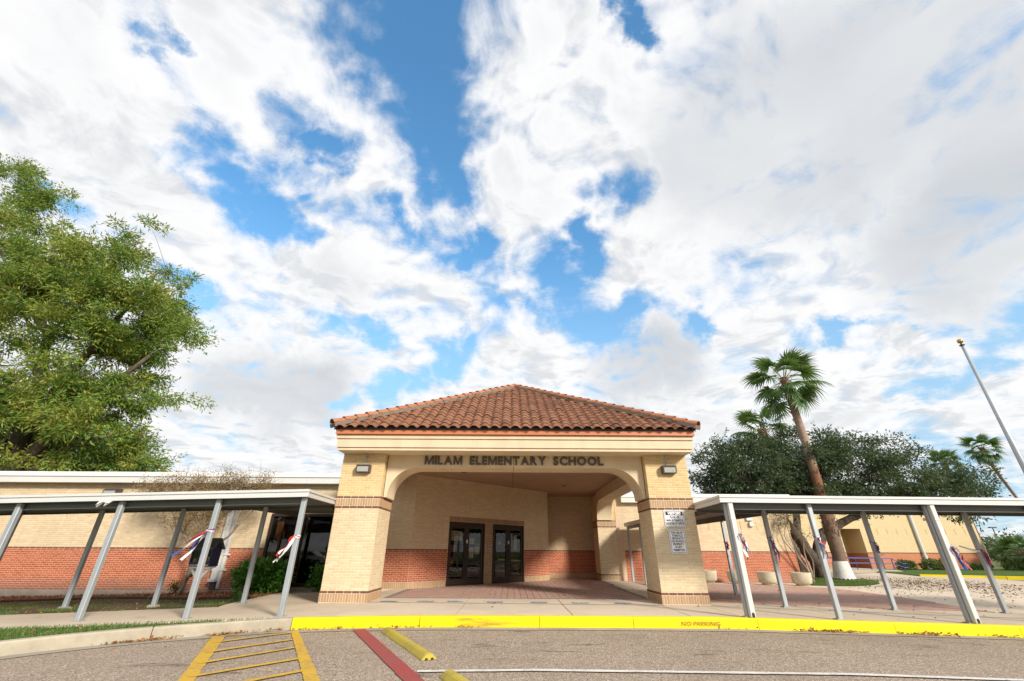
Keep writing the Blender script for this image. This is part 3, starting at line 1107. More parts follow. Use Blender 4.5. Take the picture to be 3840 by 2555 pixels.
# the strip under the side arch and the plaza on the right
structure('slab', strip([(4.10, 14.48), (4.40, 23.4)], [(5.58, 14.48), (5.62, 23.38)], -0.004, n=5, thick=0.12), M['concrete'], sw)
structure('plaza', strip([(5.60, 13.2), (12, 12.6), (16.4, 12.2), (22, 11.8)], [(5.6, 23.38), (14.0, 23.38), (22, 32.5), (33, 40)], -0.016, n=26, sub=0.6), M['concrete'])

# brick paving: pieces in reach of the eye are parts, the others one joined part
def paving(name, inside, border, x0, x1, y0, y1, limit, dz):
    base_mb = MB()
    par = group_structure(name)
    cand = []
    pw_, pl_ = 0.1016, 0.2032
    ny = int((y1 - y0) / pl_)
    nx = int((x1 - x0) / pl_)
    for i in range(nx):
        for j in range(ny):
            cx, cy = x0 + (i + 0.5) * pl_, y0 + (j + 0.5) * pl_
            if not inside(cx, cy):
                continue
            if (i + j) % 2:
                two = [(cx - pw_ / 2, cy, 0), (cx + pw_ / 2, cy, 0)]
            else:
                two = [(cx, cy - pw_ / 2, 1), (cx, cy + pw_ / 2, 1)]
            for q in two:
                cand.append((q, border(cx, cy)))
    sc = []
    for k, (q, bd) in enumerate(cand):
        p = project((q[0], q[1], 0))
        sc.append((-(1 / p[2] ** 3) if p and 0 < p[0] < 3840 and 0 < p[1] < 2555 else 0, k))
    sc.sort()
    top = set(k for s_, k in sc[:limit] if s_ < 0)
    ga = 0.0035

    def shape(mb, q):
        hx, hy = ((pw_ / 2 - ga, pl_ / 2 - ga) if q[2] == 0 else (pl_ / 2 - ga, pw_ / 2 - ga))
        z = gz(q[0], q[1]) + dz
        t = random.uniform(-0.0015, 0.0015)
        b = 0.005
        x, y = q[0], q[1]
        zt = z + t
        mb.add([(x - hx, y - hy, z - 0.02), (x + hx, y - hy, z - 0.02), (x + hx, y + hy, z - 0.02), (x - hx, y + hy, z - 0.02),
                (x - hx + b, y - hy + b, zt), (x + hx - b, y - hy + b, zt), (x + hx - b, y + hy - b, zt), (x - hx + b, y + hy - b, zt)],
               [(4, 5, 6, 7), (0, 1, 5, 4), (1, 2, 6, 5), (2, 3, 7, 6), (3, 0, 4, 7)])
    rest = MB()
    protos = {}
    for k, (q, bd) in enumerate(cand):
        if k in top:
            key = (q[2], bd)
            if key not in protos:
                pm = MB()
                b = 0.005
                hx, hy = ((pw_ / 2 - ga, pl_ / 2 - ga) if q[2] == 0 else (pl_ / 2 - ga, pw_ / 2 - ga))
                pm.add([(-hx, -hy, -0.02), (hx, -hy, -0.02), (hx, hy, -0.02), (-hx, hy, -0.02), (-hx + b, -hy + b, 0), (hx - b, -hy + b, 0), (hx - b, hy - b, 0), (-hx + b, hy - b, 0)],
                       [(4, 5, 6, 7), (0, 1, 5, 4), (1, 2, 6, 5), (2, 3, 7, 6), (3, 0, 4, 7)])
                protos[key] = pm.mesh('paver', M['paver_edge'] if bd else M['paver'])
            o = bpy.data.objects.new('paver', protos[key])
            o.location = (q[0], q[1], gz(q[0], q[1]) + dz + random.uniform(-0.0015, 0.0015))
            COL.objects.link(o)
            o.parent = par
        else:
            rest.cur = 1 if bd else 0
            shape(rest, q)
    rest.build('paver_field', [M['paver'], M['paver_edge']], par, kind='stuff')
    return par


def in_poly(poly):
    def f(x, y):
        c = False
        n = len(poly)
        for i in range(n):
            x1, y1 = poly[i]
            x2, y2 = poly[(i + 1) % n]
            if (y1 > y) != (y2 > y) and x < (x2 - x1) * (y - y1) / (y2 - y1) + x1:
                c = not c
        return c
    return f


PORCH = [(-3.72, 14.50), (4.05, 14.50), (4.38, 23.45), (4.38, 25.3), (1.95, 25.3), (1.90, 23.45), (-3.72, 17.85)]
pin = in_poly(PORCH)
structure('paving_bed', strip([(-3.75, 14.47), (-3.75, 17.8), (1.8, 23.4), (1.9, 25.3)], [(4.09, 14.47), (4.2, 17.8), (4.38, 23.4), (4.4, 25.3)], -0.012, n=6), M['paver_joint'])
paving('porch_paving', pin, lambda x, y: y < 14.70 or x > 3.86 + (y - 14.5) * 0.037 or x < -3.5, -3.75, 4.45, 14.50, 25.3, 300, 0.0)
structure('slab', strip([(-4.55, 14.5), (-4.2, 17.75)], [(-3.77, 14.5), (-3.77, 17.75)], -0.002, n=2, thick=0.1), M['concrete'], sw)
BAND = [(5.65, 14.10), (7.6, 13.83), (10.1, 13.5), (12.9, 13.42), (13.1, 14.3), (13.42, 17.0), (13.25, 19.9), (12.0, 20.9), (10.8, 21.6), (8.8, 21.9), (5.65, 22.6)]
structure('paving_bed', strip([(5.63, 14.08), (7.6, 13.81), (10.1, 13.48), (12.92, 13.40)], [(5.63, 22.6), (8.8, 21.92), (10.8, 21.62), (13.27, 19.9)], -0.010, n=14), M['paver_joint'])
paving('plaza_paving', in_poly(BAND), lambda x, y: False, 5.65, 13.5, 13.4, 22.6, 300, 0.002)

# ------------------------------------------------------------------ painted markings
def quad_strip(a, b, w0, w1, dz=ROAD_DZ, n=None, jit=0.006):
    a, b = Vector(a), Vector(b)
    d = (b - a)
    n = n or max(2, int(d.length / 0.08))
    s = Vector((-d.y, d.x)).normalized()
    vs, fs = [], []
    for i in range(n + 1):
        t = i / n
        p = a + d * t
        w = (w0 + (w1 - w0) * t) / 2
        for k in (-1, 1):
            q = p + s * (k * w + random.uniform(-jit, jit))
            vs.append((q.x, q.y, gz(q.x, q.y) + dz))
    for i in range(n):
        fs.append((2 * i, 2 * i + 2, 2 * i + 3, 2 * i + 1))
    v0, v1, v2 = (Vector(vs[k]) for k in fs[0][:3])
    if (v1 - v0).cross(v2 - v0).z < 0:
        fs = [f[::-1] for f in fs]
    mb = MB()
    mb.add(vs, fs)
    return mb


hatch = group_structure('hatched_marking')
H1 = quad_strip((-5.47, 9.66), (-3.75, 6.1), 0.22, 0.17)
structure('border_line', H1, M['lane_yellow'], hatch)
structure('border_line', quad_strip((-4.24, 10.06), (-2.20, 6.1), 0.14, 0.18, ROAD_DZ), M['lane_yellow'], hatch)
for a, b in (((-5.14, 8.94), (-4.21, 9.87)), ((-4.72, 8.11), (-3.87, 9.18)), ((-4.37, 7.37), (-3.52, 8.49)), ((-4.02, 6.67), (-3.11, 7.7)), ((-3.35, 6.30), (-2.75, 6.99)), ((-5.40, 9.62), (-5.19, 9.79))):
    structure('stripe', quad_strip(a, b, 0.105, 0.105, ROAD_DZ + 0.004), M['lane_yellow'], hatch)
structure('fire_lane_stripe', quad_strip((-3.07, 10.34), (-0.95, 6.1), 0.25, 0.24, ROAD_DZ), M['lane_red'])
structure('lane_line', quad_strip((-1.23, 7.0), (0.3, 7.1), 0.10, 0.11, ROAD_DZ + 0.004), M['lane_white'])
structure('lane_line', quad_strip((0.3, 7.1), (8.5, 6.86), 0.11, 0.11, ROAD_DZ + 0.004), M['lane_white'])
structure('painted_line', quad_strip((5.24, 13.01), (12.4, 12.07), 0.045, 0.045, 0.006), M['lane_blue'])
structure('painted_line', quad_strip((-3.9, 13.36), (4.0, 12.98), 0.05, 0.05, 0.006), M['lane_blue'])
for x, y in [(-3.30, 13.56), (-2.31, 13.62), (-1.5, 13.63), (-0.42, 13.57), (0.77, 13.47), (1.89, 13.47), (3.02, 13.37)]:
    structure('floor_decal', quad_strip((x - 0.22, y), (x + 0.22, y - 0.02), 0.26, 0.26, 0.010, jit=0.012), M['decal'])
for x, y in ((-12.0, 10.6), (-8.0, 10.9), (-10.5, 11.2)):
    structure('paint_mark', quad_strip((x - 0.08, y), (x + 0.1, y + 0.05), 0.02, 0.03, 0.012), M['lane_blue'])

# ------------------------------------------------------------------ planted ground on the left
LAWN_OUT = offset_line(smooth_line(KERB_FACE[5:]), -0.165)
structure('lawn_strip', strip([p for p in LAWN_OUT], [(-4.62, 10.38), (-6.63, 10.12), (-8.54, 9.89), (-9.76, 9.70), (-12, 9.26), (-15, 8.5), (-20, 7.0), (-24, 2), (-24, -8)], -0.02, n=10), M['lawn'])
structure('bare_soil', strip([(-7.40, 12.74), (-8.9, 12.52), (-10.41, 12.24), (-12.12, 12.03), (-15, 11.52), (-20, 10.42), (-28, 8.6)], [(-7.62, 14.9), (-8.27, 15.30), (-10.2, 15.45), (-13.0, 16.3), (-16.2, 15.9), (-20, 15.5), (-28, 15)], -0.022, n=8), M['soil'])
structure('mulch_bed', strip([(-7.62, 14.9), (-8.27, 15.30), (-10.2, 15.45), (-13.0, 16.3), (-16.2, 15.9), (-20, 15.5), (-28, 15)], [(-8.02, 17.75), (-8.6, 17.75), (-10.2, 17.75), (-13, 17.75), (-16.2, 17.75), (-20, 17.75), (-28, 17.75)], -0.012, n=8), M['mulch_base'])


# ------------------------------------------------------------------ brickwork
BRICK_SHAPES = {}
JOINT = 0.0125
BKEYS = ['yellow_brick', 'cream_brick', 'red_brick', 'brown_brick', 'tan_brick', 'pier_brick']


def brick_shape(w, h, key):
    k = (round(w, 3), round(h, 3), key)
    if k not in BRICK_SHAPES:
        mb = MB()
        hw, hh, c = w / 2, h / 2, 0.004
        mb.add([(-hw, 0.016, -hh), (hw, 0.016, -hh), (hw, 0.016, hh), (-hw, 0.016, hh),
                (-hw, 0.003, -hh), (hw, 0.003, -hh), (hw, 0.003, hh), (-hw, 0.003, hh),
                (-hw + c, 0, -hh + c), (hw - c, 0, -hh + c), (hw - c, 0, hh - c), (-hw + c, 0, hh - c)],
               [(0, 1, 5, 4), (1, 2, 6, 5), (2, 3, 7, 6), (3, 0, 4, 7), (4, 5, 9, 8), (5, 6, 10, 9), (6, 7, 11, 10), (7, 4, 8, 11), (8, 9, 10, 11)])
        BRICK_SHAPES[k] = mb.mesh('brick', M[key])
    return BRICK_SHAPES[k]


def lay(L, zones, openings=(), bw=0.2125):
    """bricks of a wall L long as (u0, u1, z0, z1, key); zones are (z0, z1, kind, key[, n courses])"""
    out = []
    for zn in zones:
        z0, z1, kind, key = zn[:4]
        if kind == 'soldier':
            n = max(1, round(L / 0.0705))
            w = L / n
            rows = [(z0, z1, w, 0.0)]
        else:
            nc = max(1, round((z1 - z0) / 0.068))
            h = (z1 - z0) / nc
            nb = max(1, round(L / bw))
            w = L / nb
            rows = [(z0 + i * h, z0 + (i + 1) * h, w, (w / 2 if i % 2 else 0.0)) for i in range(nc)]
        for (a, b, w, ph) in rows:
            u = -ph
            while u < L - 1e-4:
                spans = [(max(u, 0), min(u + w, L))]
                for (p, q, c, d) in openings:
                    if b > c + 0.01 and a < d - 0.01:
                        ns = []
                        for s0, s1 in spans:
                            if q <= s0 or p >= s1:
                                ns.append((s0, s1))
                            else:
                                if p - s0 > 0.03:
                                    ns.append((s0, p))
                                if s1 - q > 0.03:
                                    ns.append((q, s1))
                        spans = ns
                for s0, s1 in spans:
                    if s1 - s0 > 0.03:
                        out.append((s0, s1, a, b, key))
                u += w
    return out


def place_bricks(layouts, limit, visible=None):
    """layouts: list of (parent, origin, u, n, bricks). The `limit` that show largest become brick parts, the rest joined brickwork."""
    cand = []
    for li, (par, o, u, nrm, bricks) in enumerate(layouts):
        o, u, nrm = Vector(o), Vector(u), Vector(nrm)
        for bi, (s0, s1, a, b, key) in enumerate(bricks):
            c = o + u * ((s0 + s1) / 2)
            P = Vector((c.x, c.y, (a + b) / 2 + o.z))
            sc = 0.0
            if (Vector((0, 0, CAM_H)) - P).dot(nrm) > 0 and in_view(P, -5) and (visible is None or visible(P)):
                e0, e1 = o + u * s0, o + u * s1
                p0, p1 = project((e0.x, e0.y, a + o.z)), project((e1.x, e1.y, a + o.z))
                p2 = project((e0.x, e0.y, b + o.z))
                if p0 and p1 and p2:
                    sc = abs((p1[0] - p0[0]) * (p2[1] - p0[1]) - (p1[1] - p0[1]) * (p2[0] - p0[0]))
            cand.append((-sc, li, bi))
    cand.sort()
    top = set((li, bi) for s, li, bi in cand[:limit] if s < 0)
    for li, (par, o, u, nrm, bricks) in enumerate(layouts):
        o, u, nrm = Vector(o), Vector(u), Vector(nrm)
        rest = MB()
        ang = math.atan2(-nrm.x, nrm.y) + math.pi
        for bi, (s0, s1, a, b, key) in enumerate(bricks):
            w, h = s1 - s0 - JOINT, b - a - JOINT
            c = o + u * ((s0 + s1) / 2) + nrm * random.uniform(-0.0012, 0.0012)
            z = (a + b) / 2 + o.z
            if (li, bi) in top:
                ob = bpy.data.objects.new('brick', brick_shape(w, h, key))
                ob.location = (c.x, c.y, z)
                ob.rotation_euler = (0, 0, ang)
                COL.objects.link(ob)
                set_parent(ob, par)
            else:
                rest.cur = BKEYS.index(key)
                hw, hh, ch = w / 2, h / 2, 0.004
                P = []
                for dn, k in ((-0.016, 0), (-0.003, 0), (0, ch)):
                    for su, sz in ((-1, -1), (1, -1), (1, 1), (-1, 1)):
                        q = c + u * (su * (hw - k)) + nrm * dn
                        P.append((q.x, q.y, z + sz * (hh - k)))
                F = [(0, 1, 5, 4), (1, 2, 6, 5), (2, 3, 7, 6), (3, 0, 4, 7), (4, 5, 9, 8), (5, 6, 10, 9), (6, 7, 11, 10), (7, 4, 8, 11), (8, 9, 10, 11)]
                if Vector((0, 0, 1)).cross(u).dot(nrm) > 0:
                    F = [f[::-1] for f in F]
                rest.add(P, F)
        if rest.v:
            rest.build('brickwork', [M[k] for k in BKEYS], par, kind='stuff')


# ------------------------------------------------------------------ entrance portico
portico = thing('entrance_portico', 'tan brick entrance portico with arched front, red clay tile roof and dark school name letters', 'portico', (0.1, 18, 0))
PX0, PX1, PY = -5.09, 5.29, 13.2
lay_list = []


def column(x0, x1, y0, y1, faces, ztop=3.885):
    m = MB()
    m.box(x0 + 0.007, x1 - 0.007, y0 + 0.007, y1 - 0.007, -0.1, ztop + 0.01)
    col = m.build('column', M['mortar'], portico)
    W_ = x1 - x0
    D_ = y1 - y0
    mid = [(0.275, 2.335, 'run', 'cream_brick'), (2.665, ztop, 'run', 'yellow_brick')]
    pr = 0.012

    def z_(n):
        return [(0.0, 0.205, 'soldier', 'tan_brick'), (0.205, 0.275, 'run', 'brown_brick'), (2.335, 2.40, 'run', 'brown_brick'), (2.40, 2.60, 'soldier', 'tan_brick'), (2.60, 2.665, 'run', 'brown_brick')]
    fl = {'front': ((x0, y0, 0), (1, 0, 0), (0, -1, 0), W_), 'right': ((x1, y0, 0), (0, 1, 0), (1, 0, 0), D_), 'left': ((x0, y1, 0), (0, -1, 0), (-1, 0, 0), D_), 'back': ((x1, y1, 0), (-1, 0, 0), (0, 1, 0), W_)}
    for k in faces:
        o, u, n, L = fl[k]
        lay_list.append((col, o, u, n, lay(L, mid)))
        o2 = Vector(o) + Vector(n) * pr - Vector(u) * pr
        lay_list.append((col, tuple(o2), u, n, lay(L + 2 * pr, z_(0), bw=0.2125)))
    # the proud bands need a body behind them
    b = MB()
    for a, c in ((-0.1, 0.27), (2.34, 2.66)):
        b = MB()
        b.box(x0 - 0.005, x1 + 0.005, y0 - 0.005, y1 + 0.005, a, c)
        b.build('band', M['mortar'], col)
    return col


column(-5.09, -3.815, 13.2, 14.52, ('front', 'right', 'left', 'back'))
column(4.03, 5.29, 13.2, 14.50, ('front', 'left', 'right', 'back'))
column(4.36, 5.60, 23.42, 24.7, ('front', 'left', 'right'))
place_bricks(lay_list, 300)


def arch_poly(u0, u1, foot, top, ztop, r=0.875, zf=2.668, left=True, right=True, n=14):
    """outline of a flat beam whose ends curve down onto the columns"""
    P = [(u0, ztop), ]
    if left:
        P += [(u0, zf), (u0 + foot, zf)]
        P += [(u0 + foot + r - r * math.cos(t), zf + r * math.sin(t)) for t in [math.pi / 2 * k / n for k in range(1, n + 1)]]
    else:
        P += [(u0, top)]
    if right:
        P += [(u1 - foot - r + r * math.cos(t), zf + r * math.sin(t)) for t in [math.pi / 2 * (n - k) / n for k in range(0, n)]]
        P += [(u1 - foot, zf), (u1, zf)]
    else:
        P += [(u1, top)]
    P += [(u1, ztop)]
    return P


ARCH_Y0, ARCH_Y1 = 13.45, 14.36
for (u0, u1, l, r) in ((-3.812, 0.066, True, False), (0.078, 4.027, False, True)):
    m = MB()
    m.prism(arch_poly(u0, u1, 0.10, 3.543, 3.99, left=l, right=r), ARCH_Y0, ARCH_Y1, 'y')
    m.build('arch_beam', M['stucco'], portico)
m = MB()
m.box(0.06, 0.084, ARCH_Y0 + 0.012, ARCH_Y1 - 0.012, 3.556, 3.98)
m.build('control_joint', M['black'], portico)
for x in (-3.812, 4.014):
    m = MB()
    m.box(x, x + 0.013, ARCH_Y0 - 0.003, ARCH_Y0 + 0.03, 2.672, 3.886)
    m.build('control_joint', M['black'], portico)
m = MB()
m.prism(arch_poly(14.50, 23.42, 0.10, 3.543, 3.99), 4.36, 5.10, 'x')
m.build('arch_beam', M['stucco'], portico)
m = MB()
m.prism(arch_poly(14.52, 17.79, 0.10, 3.543, 3.99, right=False), -4.95, -4.2, 'x')
m.build('arch_beam', M['stucco'], portico)
# ceiling with two recessed downlights
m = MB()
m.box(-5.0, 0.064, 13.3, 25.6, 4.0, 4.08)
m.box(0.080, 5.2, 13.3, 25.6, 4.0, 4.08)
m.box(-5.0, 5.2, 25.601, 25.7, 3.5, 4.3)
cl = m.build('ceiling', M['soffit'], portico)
for x, y in ((-1.86, 17.23), (2.47, 20.95), (-1.9, 21.3)):
    if y - x > 21.4 + 0.5:
        continue
    m = MB()
    m.lathe([(0.0, -0.004), (0.085, -0.004), (0.11, -0.012), (0.12, -0.002), (0.12, 0.0)], (x, y, 4.0), 20)
    m.build('downlight', M['black'], cl)

# cornice in three stepped bands, copper coloured gutter above
for i, (z0, z1, dy, dx) in enumerate(((3.888, 3.968, 0.0, 0.0), (3.971, 4.215, 0.042, 0.035), (4.218, 4.325, 0.084, 0.075))):
    m = MB()
    y0 = 12.70 - dy
    xl, xr = -5.115 - dx, 5.315 + dx
    m.box(xl, xr, y0, 13.45 if i == 0 else 13.40, z0, z1)
    e = 0.45
    m.box(xl, xl + e, 13.451, 25.2, z0, z1)
    m.box(xr - e, xr, 13.451, 25.2, z0, z1)
    m.build('cornice_band', M['stucco'], portico)
GX0, GX1, GY = -5.20, 5.42, 12.54
m = MB()
prof = [(0, 4.335), (0, 4.352), (0.014, 4.358), (0.010, 4.44), (0.0, 4.452), (0.05, 4.452), (0.12, 4.452), (0.12, 4.335)]
m.prism([(GY + a if True else 0, z) for a, z in prof], GX0, GX1, 'x')
m.prism([(GX0 + a, z) for a, z in prof], GY + 0.121, 25.3, 'y')
m.prism([(GX1 - a, z) for a, z in prof][::-1], GY + 0.121, 25.3, 'y')
m.build('gutter', M['copper_trim'], portico)

# hipped roof
EX0, EX1, EY0, EY1, EZ = -5.25, 5.47, 12.47, 25.37, 4.50
HW = (EX1 - EX0) / 2
XC = (EX0 + EX1) / 2
SL = 0.592
AZ = EZ + HW * SL
AP1, AP2 = (XC, EY0 + HW, AZ), (XC, EY1 - HW, AZ)
m = MB()
c0, c1, c2, c3 = (EX0, EY0, EZ), (EX1, EY0, EZ), (EX1, EY1, EZ), (EX0, EY1, EZ)
m.add([c0, c1, c2, c3, AP1, AP2, ((EX0 + EX1) / 2, (EY0 + EY1) / 2, EZ - 0.02)], [(0, 1, 4), (1, 2, 5, 4), (2, 3, 5), (3, 0, 4, 5)])
m.add([(EX0 + 0.13, EY0 + 0.13, EZ - 0.05), (EX1 - 0.13, EY0 + 0.13, EZ - 0.05), (EX1 - 0.13, EY1 - 0.13, EZ - 0.05), (EX0 + 0.13, EY1 - 0.13, EZ - 0.05)], [(0, 3, 2, 1)])
m.box(EX0 + 0.14, EX1 - 0.14, EY0 + 0.10, EY0 + 0.14, EZ - 0.05, EZ + 0.09)
m.box(EX0 + 0.14, EX0 + 0.18, EY0 + 0.14, EY1 - 0.1, EZ - 0.05, EZ + 0.09)
m.box(EX1 - 0.18, EX1 - 0.14, EY0 + 0.14, EY1 - 0.1, EZ - 0.05, EZ + 0.09)
roof = m.build('roof', M['bird_stop'], portico)

TW = 0.304
SLEN = math.hypot(HW, HW * SL)
NROW = 19
EXPO = (SLEN - 0.12) / NROW
TLEN = EXPO * 1.28
CA, SA = math.cos(math.atan(SL)), math.sin(math.atan(SL))
NP = 9


def tile_geo(th=0.016):
    """S-shaped tile: x across, y up the slope, z off the roof plane; the lower end rides on the tile below"""
    vs, fs = [], []
    for (y, lift) in ((0.0, 0.034), (TLEN, 0.006)):
        for i in range(NP + 1):
            x = (i / NP - 0.5) * TW * 1.05
            z = 0.046 + 0.038 * math.cos(2 * math.pi * x / TW) - 0.010 * math.cos(4 * math.pi * x / TW) + lift
            vs.append((x, y, z))
    n = NP + 1
    for i in range(NP):
        fs.append((i, i + 1, n + i + 1, n + i))
    for i in range(n):                      # thick lower edge
        x, y, z = vs[i]
        vs.append((x, y + 0.004, z - th))
    for i in range(NP):
        fs.append((2 * n + i, 2 * n + i + 1, i + 1, i))
    for i in range(n):
        x, y, z = vs[i]
        vs.append((x, y + 0.10, z - th - 0.003))
    for i in range(NP):
        fs.append((3 * n + i, 3 * n + i + 1, 2 * n + i + 1, 2 * n + i))
    return vs, fs


TV, TF = tile_geo()
tm = MB()
tm.add(TV, TF)
TILE_ME = tm.mesh('roof_tile', M['roof_tile'], smooth=False)


def slope_frames():
    yield 'front', Vector((XC, EY0, EZ)), Vector((1, 0, 0)), Vector((0, CA, SA)), HW, 0.0
    yield 'left', Vector((EX0, (EY0 + EY1) / 2, EZ)), Vector((0, -1, 0)), Vector((CA, 0, SA)), (EY1 - EY0) / 2, (EY1 - EY0) / 2 - HW
    yield 'right', Vector((EX1, (EY0 + EY1) / 2, EZ)), Vector((0, 1, 0)), Vector((-CA, 0, SA)), (EY1 - EY0) / 2, (EY1 - EY0) / 2 - HW


tile_c = []
for side, o, u, s, half, tophalf in slope_frames():
    nrm = u.cross(s)
    nc = int(half * 2 / TW) + 2
    for r in range(NROW):
        d0 = r * EXPO - 0.07
        frac = max(d0, 0) / SLEN
        lim = half + (tophalf - half) * frac
        for k in range(-nc // 2, nc // 2 + 1):
            x = k * TW
            if abs(x) > lim - 0.10:
                continue
            P = o + u * x + s * d0
            tile_c.append((side, P, u, s, nrm, r, k))
front = [i for i, t in enumerate(tile_c) if t[0] == 'front']


def tile_score(i):
    p = project(tile_c[i][1])
    return -(1 / p[2]) if p else 0


front.sort(key=tile_score)
tops = set(front[:300])
rest = MB()
for i, (side, P, u, s, nrm, r, k) in enumerate(tile_c):
    j = nrm * random.uniform(-0.006, 0.010) + s * random.uniform(-0.012, 0.012)
    tw_ = random.gauss(0, 0.018)
    u2 = (u * math.cos(tw_) + s * math.sin(tw_)).normalized()
    s2 = (s * math.cos(tw_) - u * math.sin(tw_)).normalized()
    mw = Matrix(((u2.x, s2.x, nrm.x, (P + j).x), (u2.y, s2.y, nrm.y, (P + j).y), (u2.z, s2.z, nrm.z, (P + j).z), (0, 0, 0, 1)))
    if i in tops:
        o = bpy.data.objects.new('roof_tile', TILE_ME)
        COL.objects.link(o)
        o.matrix_basis = mw
        set_parent(o, roof)
    else:
        rest.add([tuple(mw @ Vector(v)) for v in TV], TF)
rest.build('tile_field', M['roof_tile'], roof, kind='stuff')


# hip tiles bedded in mortar
def hip(a, b, n, first):
    a, b = Vector(a), Vector(b)
    d = (b - a).normalized()
    side = d.cross(Vector((0, 0, 1))).normalized()
    up = side.cross(d).normalized()
    L = (b - a).length
    mm = MB()
    st = L / 14
    for i in range(14):
        c = a + d * (st * (i + 0.5)) + up * 0.035
        mm.obox(c, d * st * 0.5, side * (0.17 + random.uniform(-0.02, 0.02)), up * 0.055)
    mm.build('hip_mortar', M['tile_mortar'], roof)
    step = L / n
    seg = 9
    key = ('hip', round(step, 3))
    if key not in BRICK_SHAPES:
        hm = MB()
        V, F = [], []
        for (y, rr, lift) in ((0.0, 0.140, 0.03), (step * 1.18, 0.118, 0.0)):
            for q in range(seg + 1):
                t = math.pi * q / seg
                V.append((rr * math.cos(t), y, rr * math.sin(t) * 0.9 + lift))
        for q in range(seg):
            F.append((q, q + 1, seg + 2 + q, seg + 1 + q))
        n0 = len(V)
        for q in range(seg + 1):
            t = math.pi * q / seg
            V.append((0.122 * math.cos(t), 0.004, 0.122 * math.sin(t) * 0.9 + 0.03))
        for q in range(seg):
            F.append((n0 + q, n0 + q + 1, q + 1, q))
        hm.add(V, F)
        BRICK_SHAPES[key] = hm.mesh('hip_tile', M['hip_tile'])
    for i in range(n):
        P = a + d * (step * i) + up * (0.075 + random.uniform(-0.004, 0.004))
        o = bpy.data.objects.new('hip_tile', BRICK_SHAPES[key])
        COL.objects.link(o)
        o.matrix_basis = Matrix(((side.x, d.x, up.x, P.x), (side.y, d.y, up.y, P.y), (side.z, d.z, up.z, P.z), (0, 0, 0, 1)))
        set_parent(o, roof)


hip((EX0 - 0.03, EY0 - 0.03, EZ + 0.02), AP1, 22, True)
hip((EX1 + 0.03, EY0 - 0.03, EZ + 0.02), AP1, 22, True)
hip(AP1, AP2, 5, False)
m = MB()
m.lathe([(0.0, 0.21), (0.07, 0.19), (0.13, 0.12), (0.17, 0.0)], AP1, 12)
m.build('hip_mortar', M['tile_mortar'], roof)

# school name in separate raised letters
nm = bpy.data.objects.new('school_name', None)
COL.objects.link(nm)
set_parent(nm, portico)
for word, xa, xb in (("MILAM", -2.66, -1.51), ("ELEMENTARY", -1.28, 1.07), ("SCHOOL", 1.29, 2.83)):
    ws = [text_shape(ch, 0.034)[2] for ch in word]
    gapw = 0.105
    tot = sum(ws) + gapw * (len(ws) - 1)
    sc = (xb - xa) / tot
    x = xa
    for ch, w in zip(word, ws):
        m = MB()
        zoff = 0.006 if ch in 'COS' else 0
        text_on(m, ch, (x, ARCH_Y0 - 0.026, 3.615 - zoff), (1, 0, 0), (0, 0, 1), (0, -1, 0), w * sc, 0.252 + 2 * zoff, 0.024, 0.034)
        m.build('letter', M['letter'], nm)
        x += (w + gapw) * sc


# ------------------------------------------------------------------ entrance lobby behind the portico
lobby = thing('entrance_lobby', 'brick lobby with red base and two pairs of brown glass doors, inside the portico', 'building', (0, 22, 0))
ZONES = [(0.0, 0.205, 'soldier', 'tan_brick'), (0.205, 1.235, 'run', 'red_brick'), (1.235, 1.303, 'run', 'brown_brick'), (1.303, 4.0, 'run', 'cream_brick')]
S2 = math.sqrt(0.5)
AW0 = Vector((-3.75, 17.80, 0))
AU, AN = Vector((S2, S2, 0)), Vector((S2, -S2, 0))
AL = 7.95
END = AW0 + AU * AL
DOORS = [(1.74, 3.725), (4.17, 6.19)]


def wall_panel(mb, o, u, n, u0, u1, z0, z1, th=0.25, rec=0.006):
    o, u, n = Vector(o), Vector(u), Vector(n)
    c = o + u * ((u0 + u1) / 2) - n * (rec + th / 2)
    mb.obox((c.x, c.y, (z0 + z1) / 2), u * ((u1 - u0) / 2), n * (th / 2), (0, 0, (z1 - z0) / 2))


m = MB()
wall_panel(m, (-5.5, 17.8, 0), (1, 0, 0), (0, -1, 0), 0, 1.745, -0.2, 4.0)
wall_panel(m, AW0, AU, AN, -0.004, DOORS[0][0], -0.1, 4.0)
wall_panel(m, AW0, AU, AN, DOORS[0][0], DOORS[1][1], 2.33, 4.0)
wall_panel(m, AW0, AU, AN, DOORS[0][1], DOORS[1][0], -0.1, 2.33)
wall_panel(m, AW0, AU, AN, DOORS[1][1], AL - 0.012, -0.1, 4.0)
wall_panel(m, (END.x, END.y + 0.012, 0), (0, 1, 0), (1, 0, 0), 0, 1.9, -0.1, 4.0)
wall_panel(m, (END.x, 25.3, 0), (1, 0, 0), (0, -1, 0), 0, 3.75, -0.1, 4.02)
lw = m.build('wall', M['red_mortar'], lobby)
LA = lay(1.75, ZONES)
openings = [(DOORS[0][0], DOORS[0][1], -1, 2.33), (DOORS[1][0], DOORS[1][1], -1, 2.33), (DOORS[0][0], DOORS[1][1], 2.33, 2.535), (DOORS[0][1], DOORS[1][0], -1, 2.33)]
LB = lay(AL, ZONES, openings)
LC = lay(DOORS[1][1] - DOORS[0][0], [(2.335, 2.535, 'soldier', 'pier_brick')])
LD = lay(DOORS[1][0] - DOORS[0][1], [(0.0, 2.33, 'run', 'pier_brick')])
